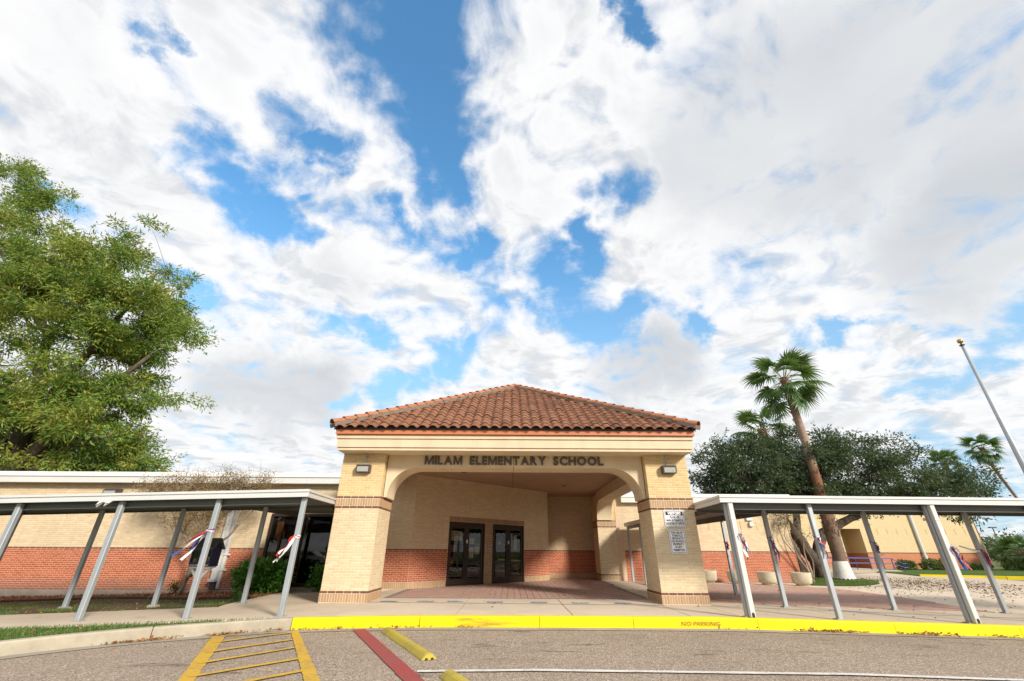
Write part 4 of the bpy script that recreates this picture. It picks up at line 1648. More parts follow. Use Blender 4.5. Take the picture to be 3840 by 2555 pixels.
place_bricks([(lw, (-5.5, 17.8, 0), (1, 0, 0), (0, -1, 0), LA), (lw, AW0, AU, AN, LB),
              (lw, AW0 + AU * DOORS[0][0], AU, AN, LC), (lw, AW0 + AU * DOORS[0][1], AU, AN, LD),
              (lw, (END.x, END.y, 0), (0, 1, 0), (1, 0, 0), lay(1.88, ZONES)),
              (lw, (END.x, 25.3, 0), (1, 0, 0), (0, -1, 0), lay(3.3, ZONES))], 300,
             visible=lambda P: P.z < 3.4 and not (P.y < 18 and P.x < -4.75))
m = MB()
m.box(3.30, 3.335, 25.285, 25.3, 1.98, 2.40)
m.build('accent_strip', M['yellow_brick'], lobby)
# dark room behind the doors
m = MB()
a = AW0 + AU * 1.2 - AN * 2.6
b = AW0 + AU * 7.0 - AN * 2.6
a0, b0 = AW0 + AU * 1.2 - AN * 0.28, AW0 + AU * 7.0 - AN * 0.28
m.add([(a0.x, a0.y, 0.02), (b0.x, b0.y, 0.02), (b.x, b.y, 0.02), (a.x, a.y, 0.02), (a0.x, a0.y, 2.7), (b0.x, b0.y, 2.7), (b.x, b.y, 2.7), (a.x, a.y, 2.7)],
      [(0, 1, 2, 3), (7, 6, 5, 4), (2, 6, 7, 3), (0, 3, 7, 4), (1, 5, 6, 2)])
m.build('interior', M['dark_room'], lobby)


def on_door(u, z, d=0.0):
    p = AW0 + AU * u + AN * d
    return Vector((p.x, p.y, z))


def dbox(mb, u0, u1, z0, z1, d0, d1):
    c = on_door((u0 + u1) / 2, (z0 + z1) / 2, (d0 + d1) / 2)
    mb.obox(c, AU * ((u1 - u0) / 2), AN * ((d1 - d0) / 2), (0, 0, (z1 - z0) / 2))


for di, (u0, u1) in enumerate(DOORS):
    m = MB()
    dbox(m, u0 + 0.004, u0 + 0.055, 0.02, 2.325, -0.13, -0.02)
    dbox(m, u1 - 0.055, u1 - 0.004, 0.02, 2.325, -0.13, -0.02)
    dbox(m, u0 + 0.055, u1 - 0.055, 2.25, 2.325, -0.13, -0.02)
    dbox(m, u0, u1, -0.02, 0.035, -0.2, 0.03)
    fr = m.build('door_frame', M['bronze'], lobby)
    um = (u0 + u1) / 2
    for s, (a, b) in enumerate(((u0 + 0.06, um - 0.004), (um + 0.004, u1 - 0.06))):
        m = MB()
        st = 0.125
        dbox(m, a, a + st, 0.045, 2.245, -0.10, -0.055)
        dbox(m, b - st, b, 0.045, 2.245, -0.10, -0.055)
        dbox(m, a + st, b - st, 2.10, 2.245, -0.10, -0.055)
        dbox(m, a + st, b - st, 0.045, 0.24, -0.10, -0.055)
        leaf = m.build('door', M['bronze'], lobby)
        m = MB()
        dbox(m, a + st - 0.006, b - st + 0.006, 0.235, 2.105, -0.082, -0.074)
        m.build('pane', M['glass'], leaf)
        hu = b - 0.06 if s == 0 else a + 0.06
        m = MB()
        m.tube([on_door(hu, 0.93, -0.06), on_door(hu, 0.93, 0.0), on_door(hu, 0.96, 0.015), on_door(hu, 1.22, 0.015), on_door(hu, 1.25, 0.0), on_door(hu, 1.25, -0.06)], 0.013, 8)
        m.build('handle', M['black'], leaf)
        for hz_ in (0.35, 1.15, 1.95):
            m = MB()
            hx = a + 0.0 if s == 0 else b
            dbox(m, hx - 0.014, hx + 0.014, hz_ - 0.05, hz_ + 0.05, -0.055, -0.035)
            m.build('hinge', M['black'], leaf)
        if s == 0:
            m = MB()
            dbox(m, b - 0.012, b + 0.02, 0.045, 2.245, -0.05, -0.044)
            m.build('astragal', M['bronze'], leaf)
    # notices fixed behind the glass
    if di == 0:
        NT_ = [(1.92, 2.50, 1.62, 1.98, 'paper'), (2.93, 3.17, 1.50, 1.72, 'paper_white'), (2.92, 3.16, 0.98, 1.36, 'paper_white'), (3.22, 3.48, 1.13, 1.40, 'paper'), (3.20, 3.48, 1.43, 1.52, 'paper_red'), (1.93, 2.12, 0.70, 1.02, 'paper_red'), (1.93, 2.20, 1.20, 1.45, 'paper_red')]
    else:
        NT_ = [(5.60, 5.76, 1.28, 1.90, 'paper_white'), (4.62, 4.72, 1.50, 1.64, 'paper')]
    for (a, b, z0, z1, k) in NT_:
        m = MB()
        dbox(m, a, b, z0, z1, -0.092, -0.089)
        nt_ = m.build('notice', M[k], lobby)
        if k in ('paper', 'paper_white'):
            m = MB()
            zz = z1 - 0.05
            while zz > z0 + 0.04:
                w = (b - a) * random.uniform(0.45, 0.8)
                dbox(m, a + (b - a) * 0.1, a + (b - a) * 0.1 + w, zz - 0.016, zz, -0.0889, -0.0875)
                zz -= 0.055
            m.build('print', M['bird_stop'], nt_)
    m = MB()
    for dz in (1.62,):
        dbox(m, um - 0.035 + 0.012, um + 0.055, 1.53, 1.66, -0.044, -0.040)
    m.build('door_number', M['paper_white'], lobby)
# intercom on the pier
m = MB()
dbox(m, 3.90, 3.985, 1.34, 1.56, 0.0, 0.035)
k = m.build('intercom', M['galvanised'], lobby)
m = MB()
dbox(m, 3.915, 3.97, 1.47, 1.54, 0.035, 0.04)
dbox(m, 3.915, 3.97, 1.37, 1.43, 0.035, 0.04)
m.build('button', M['black'], k)

# ------------------------------------------------------------------ classroom wing on the left
WY = 17.8
wing = thing('classroom_wing', 'long low tan brick wing with red base and white roof edge, behind the left walkway', 'building', (-15, 20, 0))
WX0, WX1 = -27.0, -9.22
m = MB()
wall_panel(m, (WX0, WY, 0), (1, 0, 0), (0, -1, 0), 0, WX1 - WX0, -0.08, 3.7)
wall_panel(m, (WX1, WY, 0), (1, 0, 0), (0, -1, 0), 0, 3.72, 2.5, 3.7)
wall_panel(m, (WX0, WY, 0), (0, 1, 0), (-1, 0, 0), 0.3, 14, -0.08, 3.7)
ww = m.build('wall', M['red_mortar'], wing)
WZ = [(-0.08, 1.235, 'run', 'red_brick'), (1.235, 1.303, 'run', 'brown_brick'), (1.303, 3.56, 'run', 'cream_brick')]
U0 = -22.5
rest_l = WX1 - U0
place_bricks([(ww, (U0, WY, 0), (1, 0, 0), (0, -1, 0), lay(rest_l, WZ)),
              (ww, (WX1, WY, 0), (1, 0, 0), (0, -1, 0), lay(3.7, [(2.50, 2.70, 'soldier', 'tan_brick'), (2.70, 3.56, 'run', 'cream_brick')]))], 300,
             visible=lambda P: -18 < P.x < -9.3 and 0.05 < P.z < 1.9)
m = MB()
m.box(WX0, WX1 + 3.75, WY - 0.03, WY + 0.2, -0.42, -0.083)
m.build('foundation', M['grey_concrete'], wing)
xs = [WX0 - 0.3, -22.9, -19.4, -16.4, -13.4, -10.9, -8.0, -5.55]
for a, b in zip(xs, xs[1:]):
    m = MB()
    e = random.uniform(-0.006, 0.006)
    m.prism([(17.46 + e, 3.575), (17.46 + e, 3.79), (17.52, 3.80), (17.85, 3.80), (17.85, 3.575)], a + 0.003, b - 0.003, 'x')
    m.build('fascia', M['white_fascia'], wing)
    m = MB()
    m.prism([(17.425 + e, 3.80), (17.425 + e, 3.83), (17.50, 3.985), (18.1, 4.0), (18.1, 3.80)], a + 0.004, b - 0.002, 'x')
    m.build('coping', M['white_fascia'], wing)
m = MB()
m.box(WX0, WX1 + 4.5, 18.1, 32, 3.70, 3.78)
m.build('roof', M['grey_concrete'], wing)
# rainwater downpipe
m = MB()
m.box(-10.98, -10.62, 17.34, 17.42, 3.55, 3.99)
m.box(-10.92, -10.66, 17.42, 17.60, 2.6, 3.56)
m.build('conductor_head', M['white_trim'], wing)
m = MB()
m.bbox(-10.84, -10.64, 17.60, 17.78, 0.20, 2.6, 0.012)
m.box(-10.62, -10.52, 17.72, 17.785, -0.02, 3.3)
m.bbox(-10.86, -10.62, 17.52, 17.60, 0.20, 0.30, 0.008)
dpipe = m.build('downpipe', M['white_trim'], wing)
m = MB()
for z in (0.55, 1.05, 2.1, 2.9):
    m.box(-10.92, -10.38, 17.69, 17.70, z, z + 0.06)
m.build('strap', M['white_trim'], dpipe)
m = MB()
m.box(-10.83, -10.65, 17.66, 17.77, -0.03, 0.20)
m.build('outlet', M['fixture_brown'], dpipe)
for k in range(11):
    x = -18.85 + k * 0.86
    if abs(x + 10.7) < 0.35:
        continue
    m = MB()
    m.box(x - 0.03, x + 0.03, WY - 0.014, WY, 2.37, 2.72)
    m.build('accent_strip', M['yellow_brick'], wing)
# window wall beside the pillar
m = MB()
Y0, Y1 = 17.72, 17.84
fx0, fx1, fz0, fz1 = -9.20, -5.56, 0.04, 2.49
for x, w in ((fx0, 0.09), (-7.95, 0.07), (-6.75, 0.07), (fx1 - 0.09, 0.09)):
    m.box(x, x + w, Y0, Y1, fz0, fz1)
for z0, z1 in ((fz0, 0.16), (fz1 - 0.09, fz1)):
    for a, b in ((fx0 + 0.09, -7.95), (-7.88, -6.75), (-6.68, fx1 - 0.09)):
        m.box(a, b, Y0 + 0.004, Y1 - 0.004, z0, z1)
win = m.build('window', M['bronze'], wing)
for a, b in ((fx0 + 0.09, -7.95), (-7.88, -6.75), (-6.68, fx1 - 0.09)):
    m = MB()
    m.box(a - 0.004, b + 0.004, 17.775, 17.783, 0.155, fz1 - 0.085)
    m.build('pane', M['glass'], win)
m = MB()
m.box(fx0 - 0.0, fx1, 17.70, 17.80, -0.42, 0.038)
m.build('sill', M['grey_concrete'], win)
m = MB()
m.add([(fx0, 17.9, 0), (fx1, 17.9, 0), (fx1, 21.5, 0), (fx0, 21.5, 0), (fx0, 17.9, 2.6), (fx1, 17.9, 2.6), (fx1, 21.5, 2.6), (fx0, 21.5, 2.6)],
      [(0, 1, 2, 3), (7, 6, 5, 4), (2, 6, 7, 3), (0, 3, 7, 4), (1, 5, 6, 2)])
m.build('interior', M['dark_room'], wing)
for nm_, (a, b, c, d, e, f), mt in (('curtain', (-9.05, -8.80, 18.0, 18.04, 0.1, 2.4), 'curtain'), ('screen', (-8.78, -8.15, 18.3, 18.36, 1.05, 2.2), 'black'), ('notice_board', (-9.0, -8.1, 18.5, 18.54, 0.2, 2.4), 'curtain'),
                                ('pillar', (-8.12, -7.96, 18.0, 18.2, 0.02, 2.45), 'cream_wall'), ('blind', (-6.60, -6.02, 17.86, 17.87, 1.42, 2.38), 'blind')):
    m = MB()
    m.box(a, b, c, d, e, f)
    m.build(nm_, M[mt], wing)

# ------------------------------------------------------------------ office wing on the right
OY = 23.4
office = thing('office_wing', 'tan and red brick wing with white roof edge behind the concrete planters', 'building', (10, 26, 0))
m = MB()
wall_panel(m, (5.3, OY, 0), (1, 0, 0), (0, -1, 0), 0, 8.7, -0.05, 3.6)
wall_panel(m, (14.0, OY, 0), (0, 1, 0), (1, 0, 0), 0.27, 24, -0.05, 3.6)
ow = m.build('wall', M['red_mortar'], office)
OZ = [(-0.05, 1.235, 'run', 'red_brick'), (1.235, 1.303, 'run', 'brown_brick'), (1.303, 3.5, 'run', 'cream_brick')]
place_bricks([(ow, (5.62, OY, 0), (1, 0, 0), (0, -1, 0), lay(8.38, OZ)), (ow, (14.0, OY, 0), (0, 1, 0), (1, 0, 0), lay(6, OZ))], 300, visible=lambda P: P.x > 5.8 and P.z < 2.2)
m = MB()
m.box(5.62, 14.03, OY - 0.03, OY + 0.2, -0.3, -0.053)
m.build('foundation', M['grey_concrete'], office)
m = MB()
m.prism([(OY - 0.28, 3.50), (OY - 0.28, 3.74), (OY + 0.1, 3.74), (OY + 0.1, 3.50)], 5.62, 14.28, 'x')
m.build('fascia', M['white_fascia'], office)
m = MB()
m.prism([(OY - 0.31, 3.745), (OY - 0.31, 3.77), (OY - 0.22, 3.93), (OY + 0.5, 3.95), (OY + 0.5, 3.745)], 5.62, 14.31, 'x')
m.build('coping', M['white_fascia'], office)
m = MB()
m.box(5.62, 14.2, OY + 0.5, 46, 3.6, 3.7)
m.build('roof', M['grey_concrete'], office)
for k in range(9):
    x = 7.55 + k * 0.81
    m = MB()
    m.box(x - 0.03, x + 0.03, OY - 0.014, OY, 2.26, 2.64)
    m.build('accent_strip', M['yellow_brick'], office)

# ------------------------------------------------------------------ gymnasium far right
gym = thing('gymnasium', 'tall tan brick hall with red base and recessed doorway beyond the palms', 'building', (36, 50, 0))
GYY = 44.5
m = MB()
m.box(14.5, 31.39, GYY, GYY + 0.4, -0.6, 5.3)
m.box(33.37, 44.5, GYY, GYY + 0.4, -0.6, 5.3)
m.box(31.39, 33.37, GYY + 0.001, GYY + 0.4, 3.32, 5.3)
m.box(44.1, 44.5, GYY + 0.4, 66, -0.6, 5.3)
m.build('wall', M['far_brick'], gym)
m = MB()
m.box(31.0, 31.389, GYY + 0.401, GYY + 2.4, -0.1, 3.5)
m.box(33.371, 33.75, GYY + 0.401, GYY + 2.4, -0.1, 3.5)
m.box(31.389, 33.371, GYY + 2.3, GYY + 2.5, -0.1, 3.5)
m.build('doorway_recess', M['far_brick'], gym)
m = MB()
for a, b in ((14.5, 31.38), (33.38, 44.52)):
    m.box(a, b, GYY - 0.012, GYY, 1.236, 1.303)
m.build('brown_course', M['brown_brick'], gym)
m = MB()
m.box(33.4, 44.53, GYY - 0.03, GYY, -0.6, -0.02)
m.build('foundation', M['grey_concrete'], gym)
m = MB()
m.box(14.4, 44.7, GYY - 0.2, GYY + 0.2, 5.301, 5.6)
m.build('fascia', M['white_fascia'], gym)
m = MB()
m.box(14.4, 44.6, GYY + 0.2, 66, 5.301, 5.4)
m.build('roof', M['grey_concrete'], gym)
m = MB()
DY = GYY + 2.29
for a, b, c, d in ((31.75, 31.87, 0.06, 2.42), (32.87, 32.99, 0.06, 2.42), (31.87, 32.87, 2.30, 2.42), (31.87, 32.87, 0.06, 0.22)):
    m.box(a, b, DY - 0.08, DY, c, d)
gd = m.build('door', M['white_trim'], gym)
m = MB()
m.box(31.86, 32.88, DY - 0.05, DY - 0.04, 0.21, 2.31)
m.build('pane', M['glass'], gd)
m = MB()
m.box(31.86, 32.88, DY - 0.03, DY - 0.01, 0.21, 2.31)
m.build('backing', M['black'], gd)
m = MB()
m.lathe([(0.0, 0.0), (0.15, 0.0), (0.15, 0.01), (0.0, 0.01)], (0, 0, 0), 16)
m.v = [(32.3 + x, DY - 0.056 - z, 1.7 + y) for x, y, z in m.v]
m.build('sticker', M['paper_white'], gd)
m = MB()
m.box(31.9, 32.85, DY - 0.11, DY - 0.05, 1.02, 1.07)
m.build('push_bar', M['galvanised'], gd)
m = MB()
m.tube([(38.53, GYY - 0.12, 5.3), (38.53, GYY - 0.12, 1.3)], 0.13, 10)
m.tube([(38.53, GYY - 0.12, 1.28), (38.6, GYY - 0.12, -0.1)], 0.15, 10)
m.box(38.35, 38.8, GYY - 0.1, GYY, 0.95, 1.05)
m.build('downpipe', M['white_trim'], gym)
for k in range(12):
    x = 34.05 + k * 0.93
    if abs(x - 38.5) < 0.3:
        continue
    m = MB()
    m.box(x - 0.04, x + 0.04, GYY - 0.016, GYY, 2.85, 3.35)
    m.build('accent_strip', M['yellow_brick'], gym)


# ------------------------------------------------------------------ covered walkways
def canopy(label, x_in, x_out, yf, yb, ztop, slope, front_posts, back_posts, spouts=(), branch=None, sgn=1, skew=0.0, rise=0.0):
    """flat metal canopy; heights fall by slope per metre away from the portico"""
    c = thing('covered_walkway', label, 'canopy', ((x_in + x_out) / 2, (yf + yb) / 2, 0))
    zt = lambda x: ztop - slope * abs(x - x_in)
    xa, xb = (x_in, x_out) if x_in < x_out else (x_out, x_in)

    def slab(mb, x0, x1, y0, y1, d0, d1):
        def P(x, y, d):      # the inner end runs skew to clear the pillar; the deck drains towards the road
            return (x + (skew * (y - yf) if abs(x - x_in) < 0.3 else 0.0), y, zt(x) + d + rise * (y - yf))
        vs = [P(x0, y0, d0), P(x1, y0, d0), P(x1, y1, d0), P(x0, y1, d0), P(x0, y0, d1), P(x1, y0, d1), P(x1, y1, d1), P(x0, y1, d1)]
        mb.add(vs, [(0, 3, 2, 1), (4, 5, 6, 7), (0, 1, 5, 4), (1, 2, 6, 5), (2, 3, 7, 6), (3, 0, 4, 7)])

    # fascia: three stepped ribs, in lengths
    n = 4
    for i in range(n):
        a, b = xa + (xb - xa) * i / n, xa + (xb - xa) * (i + 1) / n
        m = MB()
        for (d0, d1, y) in ((-0.165, -0.105, 0.012), (-0.105, -0.055, 0.024), (-0.055, 0.0, 0.0)):
            slab(m, a + 0.002, b - 0.002, yf + y, yf + 0.07, d0, d1 - 0.0015)
        m.build('fascia', M['white_trim'], c)
    m = MB()
    for (d0, d1, x) in ((-0.165, -0.105, 0.012), (-0.105, -0.055, 0.024), (-0.055, 0.0, 0.0)):
        if sgn > 0:
            slab(m, xa + x, xa + 0.07, yf + 0.072, yb + 0.15, d0, d1 - 0.0015)
        else:
            slab(m, xb - 0.07, xb - x, yf + 0.072, yb + 0.15, d0, d1 - 0.0015)
    m.build('fascia', M['white_trim'], c)
    m = MB()
    slab(m, xa, xb, yb + 0.151, yb + 0.22, -0.165, -0.002)
    m.build('fascia', M['white_trim'], c)
    m = MB()
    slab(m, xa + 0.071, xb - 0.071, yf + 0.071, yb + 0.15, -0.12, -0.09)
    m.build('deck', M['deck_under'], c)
    # deck ribs
    m = MB()
    y = yf + 0.5
    while y < yb:
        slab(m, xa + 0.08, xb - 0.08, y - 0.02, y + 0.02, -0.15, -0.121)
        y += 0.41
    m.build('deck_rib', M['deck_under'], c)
    for y in (yf + 0.27, yb - 0.06):
        m = MB()
        dz = -0.305 if y < yf + 1 else -0.255
        slab(m, xa + 0.10, xb - 0.10, y, y + 0.05, dz, -0.152)
        slab(m, xa + 0.10, xb - 0.10, y - 0.045, y - 0.001, dz, dz + 0.012)
        slab(m, xa + 0.10, xb - 0.10, y - 0.045, y - 0.001, -0.164, -0.152)
        m.build('beam', M['beam_grey'], c)
    w = 0.052
    for y, xs in ((yf + 0.20, front_posts), (yb - 0.14, back_posts)):
        for x in xs:
            m = MB()
            z0 = gz(x, y) - 0.1
            z1 = zt(x) - 0.167 + rise * (y - yf)
            m.bbox(x - w, x + w, y - w, y + w, z0, z1, 0.01)
            po = m.build('post', M['galvanised'], c)
            m = MB()
            m.bbox(x - 0.11, x + 0.11, y - 0.10, y + 0.10, z0, gz(x, y) + 0.018, 0.012)
            m.build('footing', M['grey_concrete'], po)
            m = MB()
            zb = gz(x, y) + 0.0185
            m.box(x - 0.085, x + 0.085, y - 0.075, y + 0.075, zb, zb + 0.008)
            for bx_ in (-0.07, 0.07):
                m.tube([(x + bx_, y - 0.06, zb + 0.008), (x + bx_, y - 0.06, zb + 0.022)], 0.009, 6)
            m.build('base_plate', M['galvanised'], po)
    for x in spouts:
        y = yf + 0.09
        m = MB()
        xx = x + 0.045
        m.bbox(xx - 0.055, xx + 0.055, y - 0.05, y + 0.05, gz(x, y) + 0.012, zt(x) - 0.167, 0.008)
        m.bbox(xx - 0.062, xx + 0.062, y - 0.056, y + 0.056, 1.93, 1.96, 0.006)
        d = m.build('downpipe', M['white_trim'], c)
        m = MB()
        m.prism([(xx - 0.030, gz(x, y) + 0.02), (xx + 0.030, gz(x, y) + 0.02), (xx + 0.030, gz(x, y) + 0.085), (xx + 0.018, gz(x, y) + 0.105), (xx - 0.018, gz(x, y) + 0.105), (xx - 0.030, gz(x, y) + 0.085)], y - 0.053, y - 0.0505, 'y')
        m.build('outlet', M['black'], d)
    if branch:
        bx0, bx1, by1, posts = branch
        y0 = yb + 0.222
        ztop = ztop + rise * (yb - yf)
        m = MB()
        m.box(bx0 + 0.071, bx1 - 0.071, y0, by1, ztop - 0.12, ztop - 0.09)
        m.build('deck', M['deck_under'], c)
        for x in (bx0, bx1 - 0.07):
            m = MB()
            m.box(x, x + 0.07, y0, by1, ztop - 0.165, ztop - 0.002)
            m.build('fascia', M['white_trim'], c)
        for x in (bx0 + 0.12, bx1 - 0.17):
            m = MB()
            m.box(x, x + 0.05, y0, by1, ztop - 0.285, ztop - 0.122)
            m.build('beam', M['beam_grey'], c)
        for x, y in posts:
            m = MB()
            m.bbox(x - w, x + w, y - w, y + w, gz(x, y) - 0.1, ztop - 0.29, 0.01)
            m.build('post', M['galvanised'], c)
    return c


left_can = canopy('grey posted metal walkway canopy with white edge running left past the classroom wing', -4.62, -19.0, 10.28, 13.55, 2.50, 0.0253,
                  [-4.77, -6.72, -8.93, -11.25, -13.5, -15.8], [-7.18, -9.56, -11.92, -14.3, -16.6], branch=(-8.0, -5.25, 17.45, [(-7.86, 17.3)]), sgn=-1, skew=-0.165, rise=0.035)
m = MB()
m.add([(-9.30, 10.27, 2.215), (-8.98, 10.27, 2.225), (-9.02, 10.20, 2.16), (-9.16, 10.22, 2.19), (-9.27, 10.18, 2.12), (-9.12, 10.23, 2.22)], [(0, 5, 4), (5, 1, 2), (5, 2, 3)])
m.prism([(-9.29, 2.08), (-9.13, 2.22), (-9.27, 2.22)], 10.23, 10.275, 'y')
m.prism([(-9.13, 2.10), (-8.98, 2.22), (-9.10, 2.22)], 10.23, 10.275, 'y')
m.build('bent_flashing', M['white_trim'], left_can)
right_can = canopy('grey posted metal walkway canopy with white edge running right towards the flagpole', 4.93, 19.0, 10.68, 13.35, 2.47, 0.0045,
                   [5.13, 7.10, 9.88, 12.4, 15], [7.28, 10.14, 13.05, 15.9], spouts=(5.13, 9.88), branch=(5.62, 7.72, 23.1, [(7.58, 16.6), (5.76, 20.74), (5.76, 22.9), (7.58, 21.6)]), sgn=1, skew=0.142, rise=0.02)


# ------------------------------------------------------------------ ribbons tied round the posts
def ribbon(x, y, z, label, sway, seed, L=0.5, order=('ribbon_red', 'ribbon_white', 'ribbon_blue')):
    rg = random.Random(seed)
    t = thing('ribbon_bow', label, 'ribbon', (x, y, z), 'ribbons tied to the walkway posts')
    for i, k in enumerate(order * 2):
        m = MB()
        n = 9
        wv = 0.014 + rg.random() * 0.016
        ph = rg.random() * 6
        dx = sway[0] * (0.75 + 0.5 * rg.random()) + (rg.random() - 0.5) * 0.10
        dz = sway[1] * (0.6 + 0.5 * rg.random())
        le = L * (0.6 + 0.5 * rg.random())
        vs, fs = [], []
        for j in range(n + 1):
            s = j / n
            px = x + dx * s * le * 2 + 0.03 * math.sin(ph + 5 * s)
            py = y - 0.07 - 0.05 * math.sin(3 * s + i)
            pz = z + dz * s * le * 2 + 0.018 * math.sin(ph * 2 + 7 * s)
            tw = ph + s * (2.5 + rg.random() * 0.6)
            ca, sa = math.cos(tw) * wv, math.sin(tw) * wv
            nx, nz = -dz, dx
            q = math.hypot(nx, nz) or 1
            vs += [(px + nx / q * ca, py + sa, pz + nz / q * ca), (px - nx / q * ca, py - sa, pz - nz / q * ca)]
        for j in range(n):
            fs.append((2 * j, 2 * j + 2, 2 * j + 3, 2 * j + 1))
        m.add(vs, fs)
        m.build('streamer', M[k], t)
    m = MB()
    for i in range(3):
        a = i * 2.1
        m.cur = i
        m.tube([(x + 0.062 * math.cos(v + a), y + 0.062 * math.sin(v + a), z + 0.012 * math.sin(2 * v + a) + i * 0.012) for v in [2 * math.pi * k / 14 for k in range(15)]], 0.012, 5)
    m.build('knot', [M[k] for k in order], t)
    return t


FY_L, BY_L, FY_R, BY_R = 10.48, 13.41, 10.88, 13.21
ribbon(-6.72, FY_L, 1.62, 'red white and blue ribbon streaming left from the post before the navy book box', (-0.62, -0.70), 1, 0.40, ('ribbon_white', 'ribbon_red', 'ribbon_blue'))
ribbon(-4.77, FY_L, 1.50, 'red and white ribbon blowing left from the post beside the left brick pillar', (-0.50, -0.75), 2, 0.32, ('ribbon_white', 'ribbon_red', 'ribbon_white'))
ribbon(7.58, 16.6, 1.55, 'mostly red ribbon on the thin post deepest under the right walkway', (-0.10, -0.9), 3, 0.22, ('ribbon_red', 'ribbon_red', 'ribbon_blue'))
ribbon(5.25, FY_R - 0.1, 1.62, 'ribbon hanging flat against the white downpipe nearest the right brick pillar', (0.20, -0.9), 4, 0.30)
ribbon(7.28, BY_R, 1.62, 'long blue and red ribbon on the rear post left of the last two planters', (0.06, -0.95), 5, 0.32, ('ribbon_blue', 'ribbon_red', 'ribbon_white'))
ribbon(7.10, FY_R, 1.55, 'bushy red white and blue bow on the front post before the whitewashed palm trunk', (0.10, -0.8), 6, 0.27)
ribbon(10.14, BY_R, 1.50, 'blue and white ribbon bow with red ends on the rear post before the blue handrail', (0.18, -0.8), 7, 0.24, ('ribbon_blue', 'ribbon_white', 'ribbon_red'))
ribbon(10.0, FY_R - 0.1, 1.38, 'red ribbon with blue tail on the tall white downpipe at the right', (0.36, -0.9), 8, 0.30, ('ribbon_red', 'ribbon_white', 'ribbon_blue'))
rb9 = ribbon(13.05, BY_R, 1.32, 'dark blue ribbon with a pale strand blowing left on the rightmost rear post', (0.12, -0.85), 9, 0.28, ('ribbon_blue', 'ribbon_blue', 'ribbon_red'))
m = MB()
m.add([(12.98, 13.12, 1.28), (12.7, 13.10, 1.33), (12.40, 13.08, 1.42), (12.42, 13.08, 1.46), (12.72, 13.10, 1.37), (12.98, 13.12, 1.33)], [(0, 1, 4, 5), (1, 2, 3, 4)])
m.build('streamer', M['ribbon_white'], rb9)


# ------------------------------------------------------------------ signs on the right pillar
def sign(name, label, x0, x1, z0, z1, y, lines, header=None):
    t = thing(name, label, 'sign', ((x0 + x1) / 2, y, z0))
    r = 0.035

    def rr(a, b, c, d, rad, n=5):
        P = []
        for cx, cz, s in ((b - rad, d - rad, 0), (a + rad, d - rad, 1), (a + rad, c + rad, 2), (b - rad, c + rad, 3)):
            P += [(cx + rad * math.cos(math.pi / 2 * (s + k / n)), cz + rad * math.sin(math.pi / 2 * (s + k / n))) for k in range(n + 1)]
        return P
    m = MB()
    m.prism(rr(x0, x1, z0, z1, r)[::-1], y - 0.006, y, 'y')
    m.build('plate', M['sign_white'], t)
    m = MB()
    i, w = 0.018, 0.009
    A, B = rr(x0 + i, x1 - i, z0 + i, z1 - i, r - 0.008), rr(x0 + i + w, x1 - i - w, z0 + i + w, z1 - i - w, r - 0.014)
    n = len(A)
    m.add([(u, y - 0.0085, v) for u, v in A] + [(u, y - 0.0085, v) for u, v in B], [(k, (k + 1) % n, n + (k + 1) % n, n + k) for k in range(n)])
    m.build('border', M['sign_black'], t)
    iz1 = z1 - 0.05
    m = MB()
    if header:
        hb = MB()
        hb.box(x0 + 0.045, x1 - 0.045, y - 0.009, y - 0.0065, z1 - 0.145, z1 - 0.042)
        hb.build('header', M['sign_black'], t)
        h2 = MB()
        text_on(h2, header, (x0 + 0.10, y - 0.0095, z1 - 0.130), (1, 0, 0), (0, 0, 1), (0, -1, 0), x1 - x0 - 0.20, 0.078, 0.0015, 0.045)
        h2.build('lettering', M['sign_white'], t)
        iz1 = z1 - 0.155
    zz = z0 + 0.045
    step = (iz1 - zz) / len(lines)
    mx = max(text_shape(s, 0.018)[2] for s in lines)
    for k, s in enumerate(lines):
        w = (x1 - x0 - 0.085) * text_shape(s, 0.018)[2] / mx
        c = (x0 + x1) / 2
        text_on(m, s, (c - w / 2, y - 0.009, iz1 - step * (k + 1) + step * 0.16), (1, 0, 0), (0, 0, 1), (0, -1, 0), w, step * 0.74, 0.0015, 0.018)
    m.build('lettering', M['sign_black'], t)
    m = MB()
    for z in (z0 + 0.012, z1 - 0.012):
        m.lathe([(0, -0.004), (0.007, -0.003), (0.009, 0)], (0, 0, 0), 8)
        m.v[-24:] = [((x0 + x1) / 2 + a, y - 0.006 + c, z + b) for a, b, c in m.v[-24:]]
    m.build('bolt', M['fixture_brown'], t)
    return t


sign('visitors_sign', 'white metal VISITORS sign with black header on the right brick pillar', 4.39, 4.97, 1.885, 2.335, 13.188, SIGN1, "VISITORS")
sign('tobacco_sign', 'white upright sign about tobacco products below the VISITORS sign', 4.455, 4.905, 1.21, 1.82, 13.188, SIGN2)


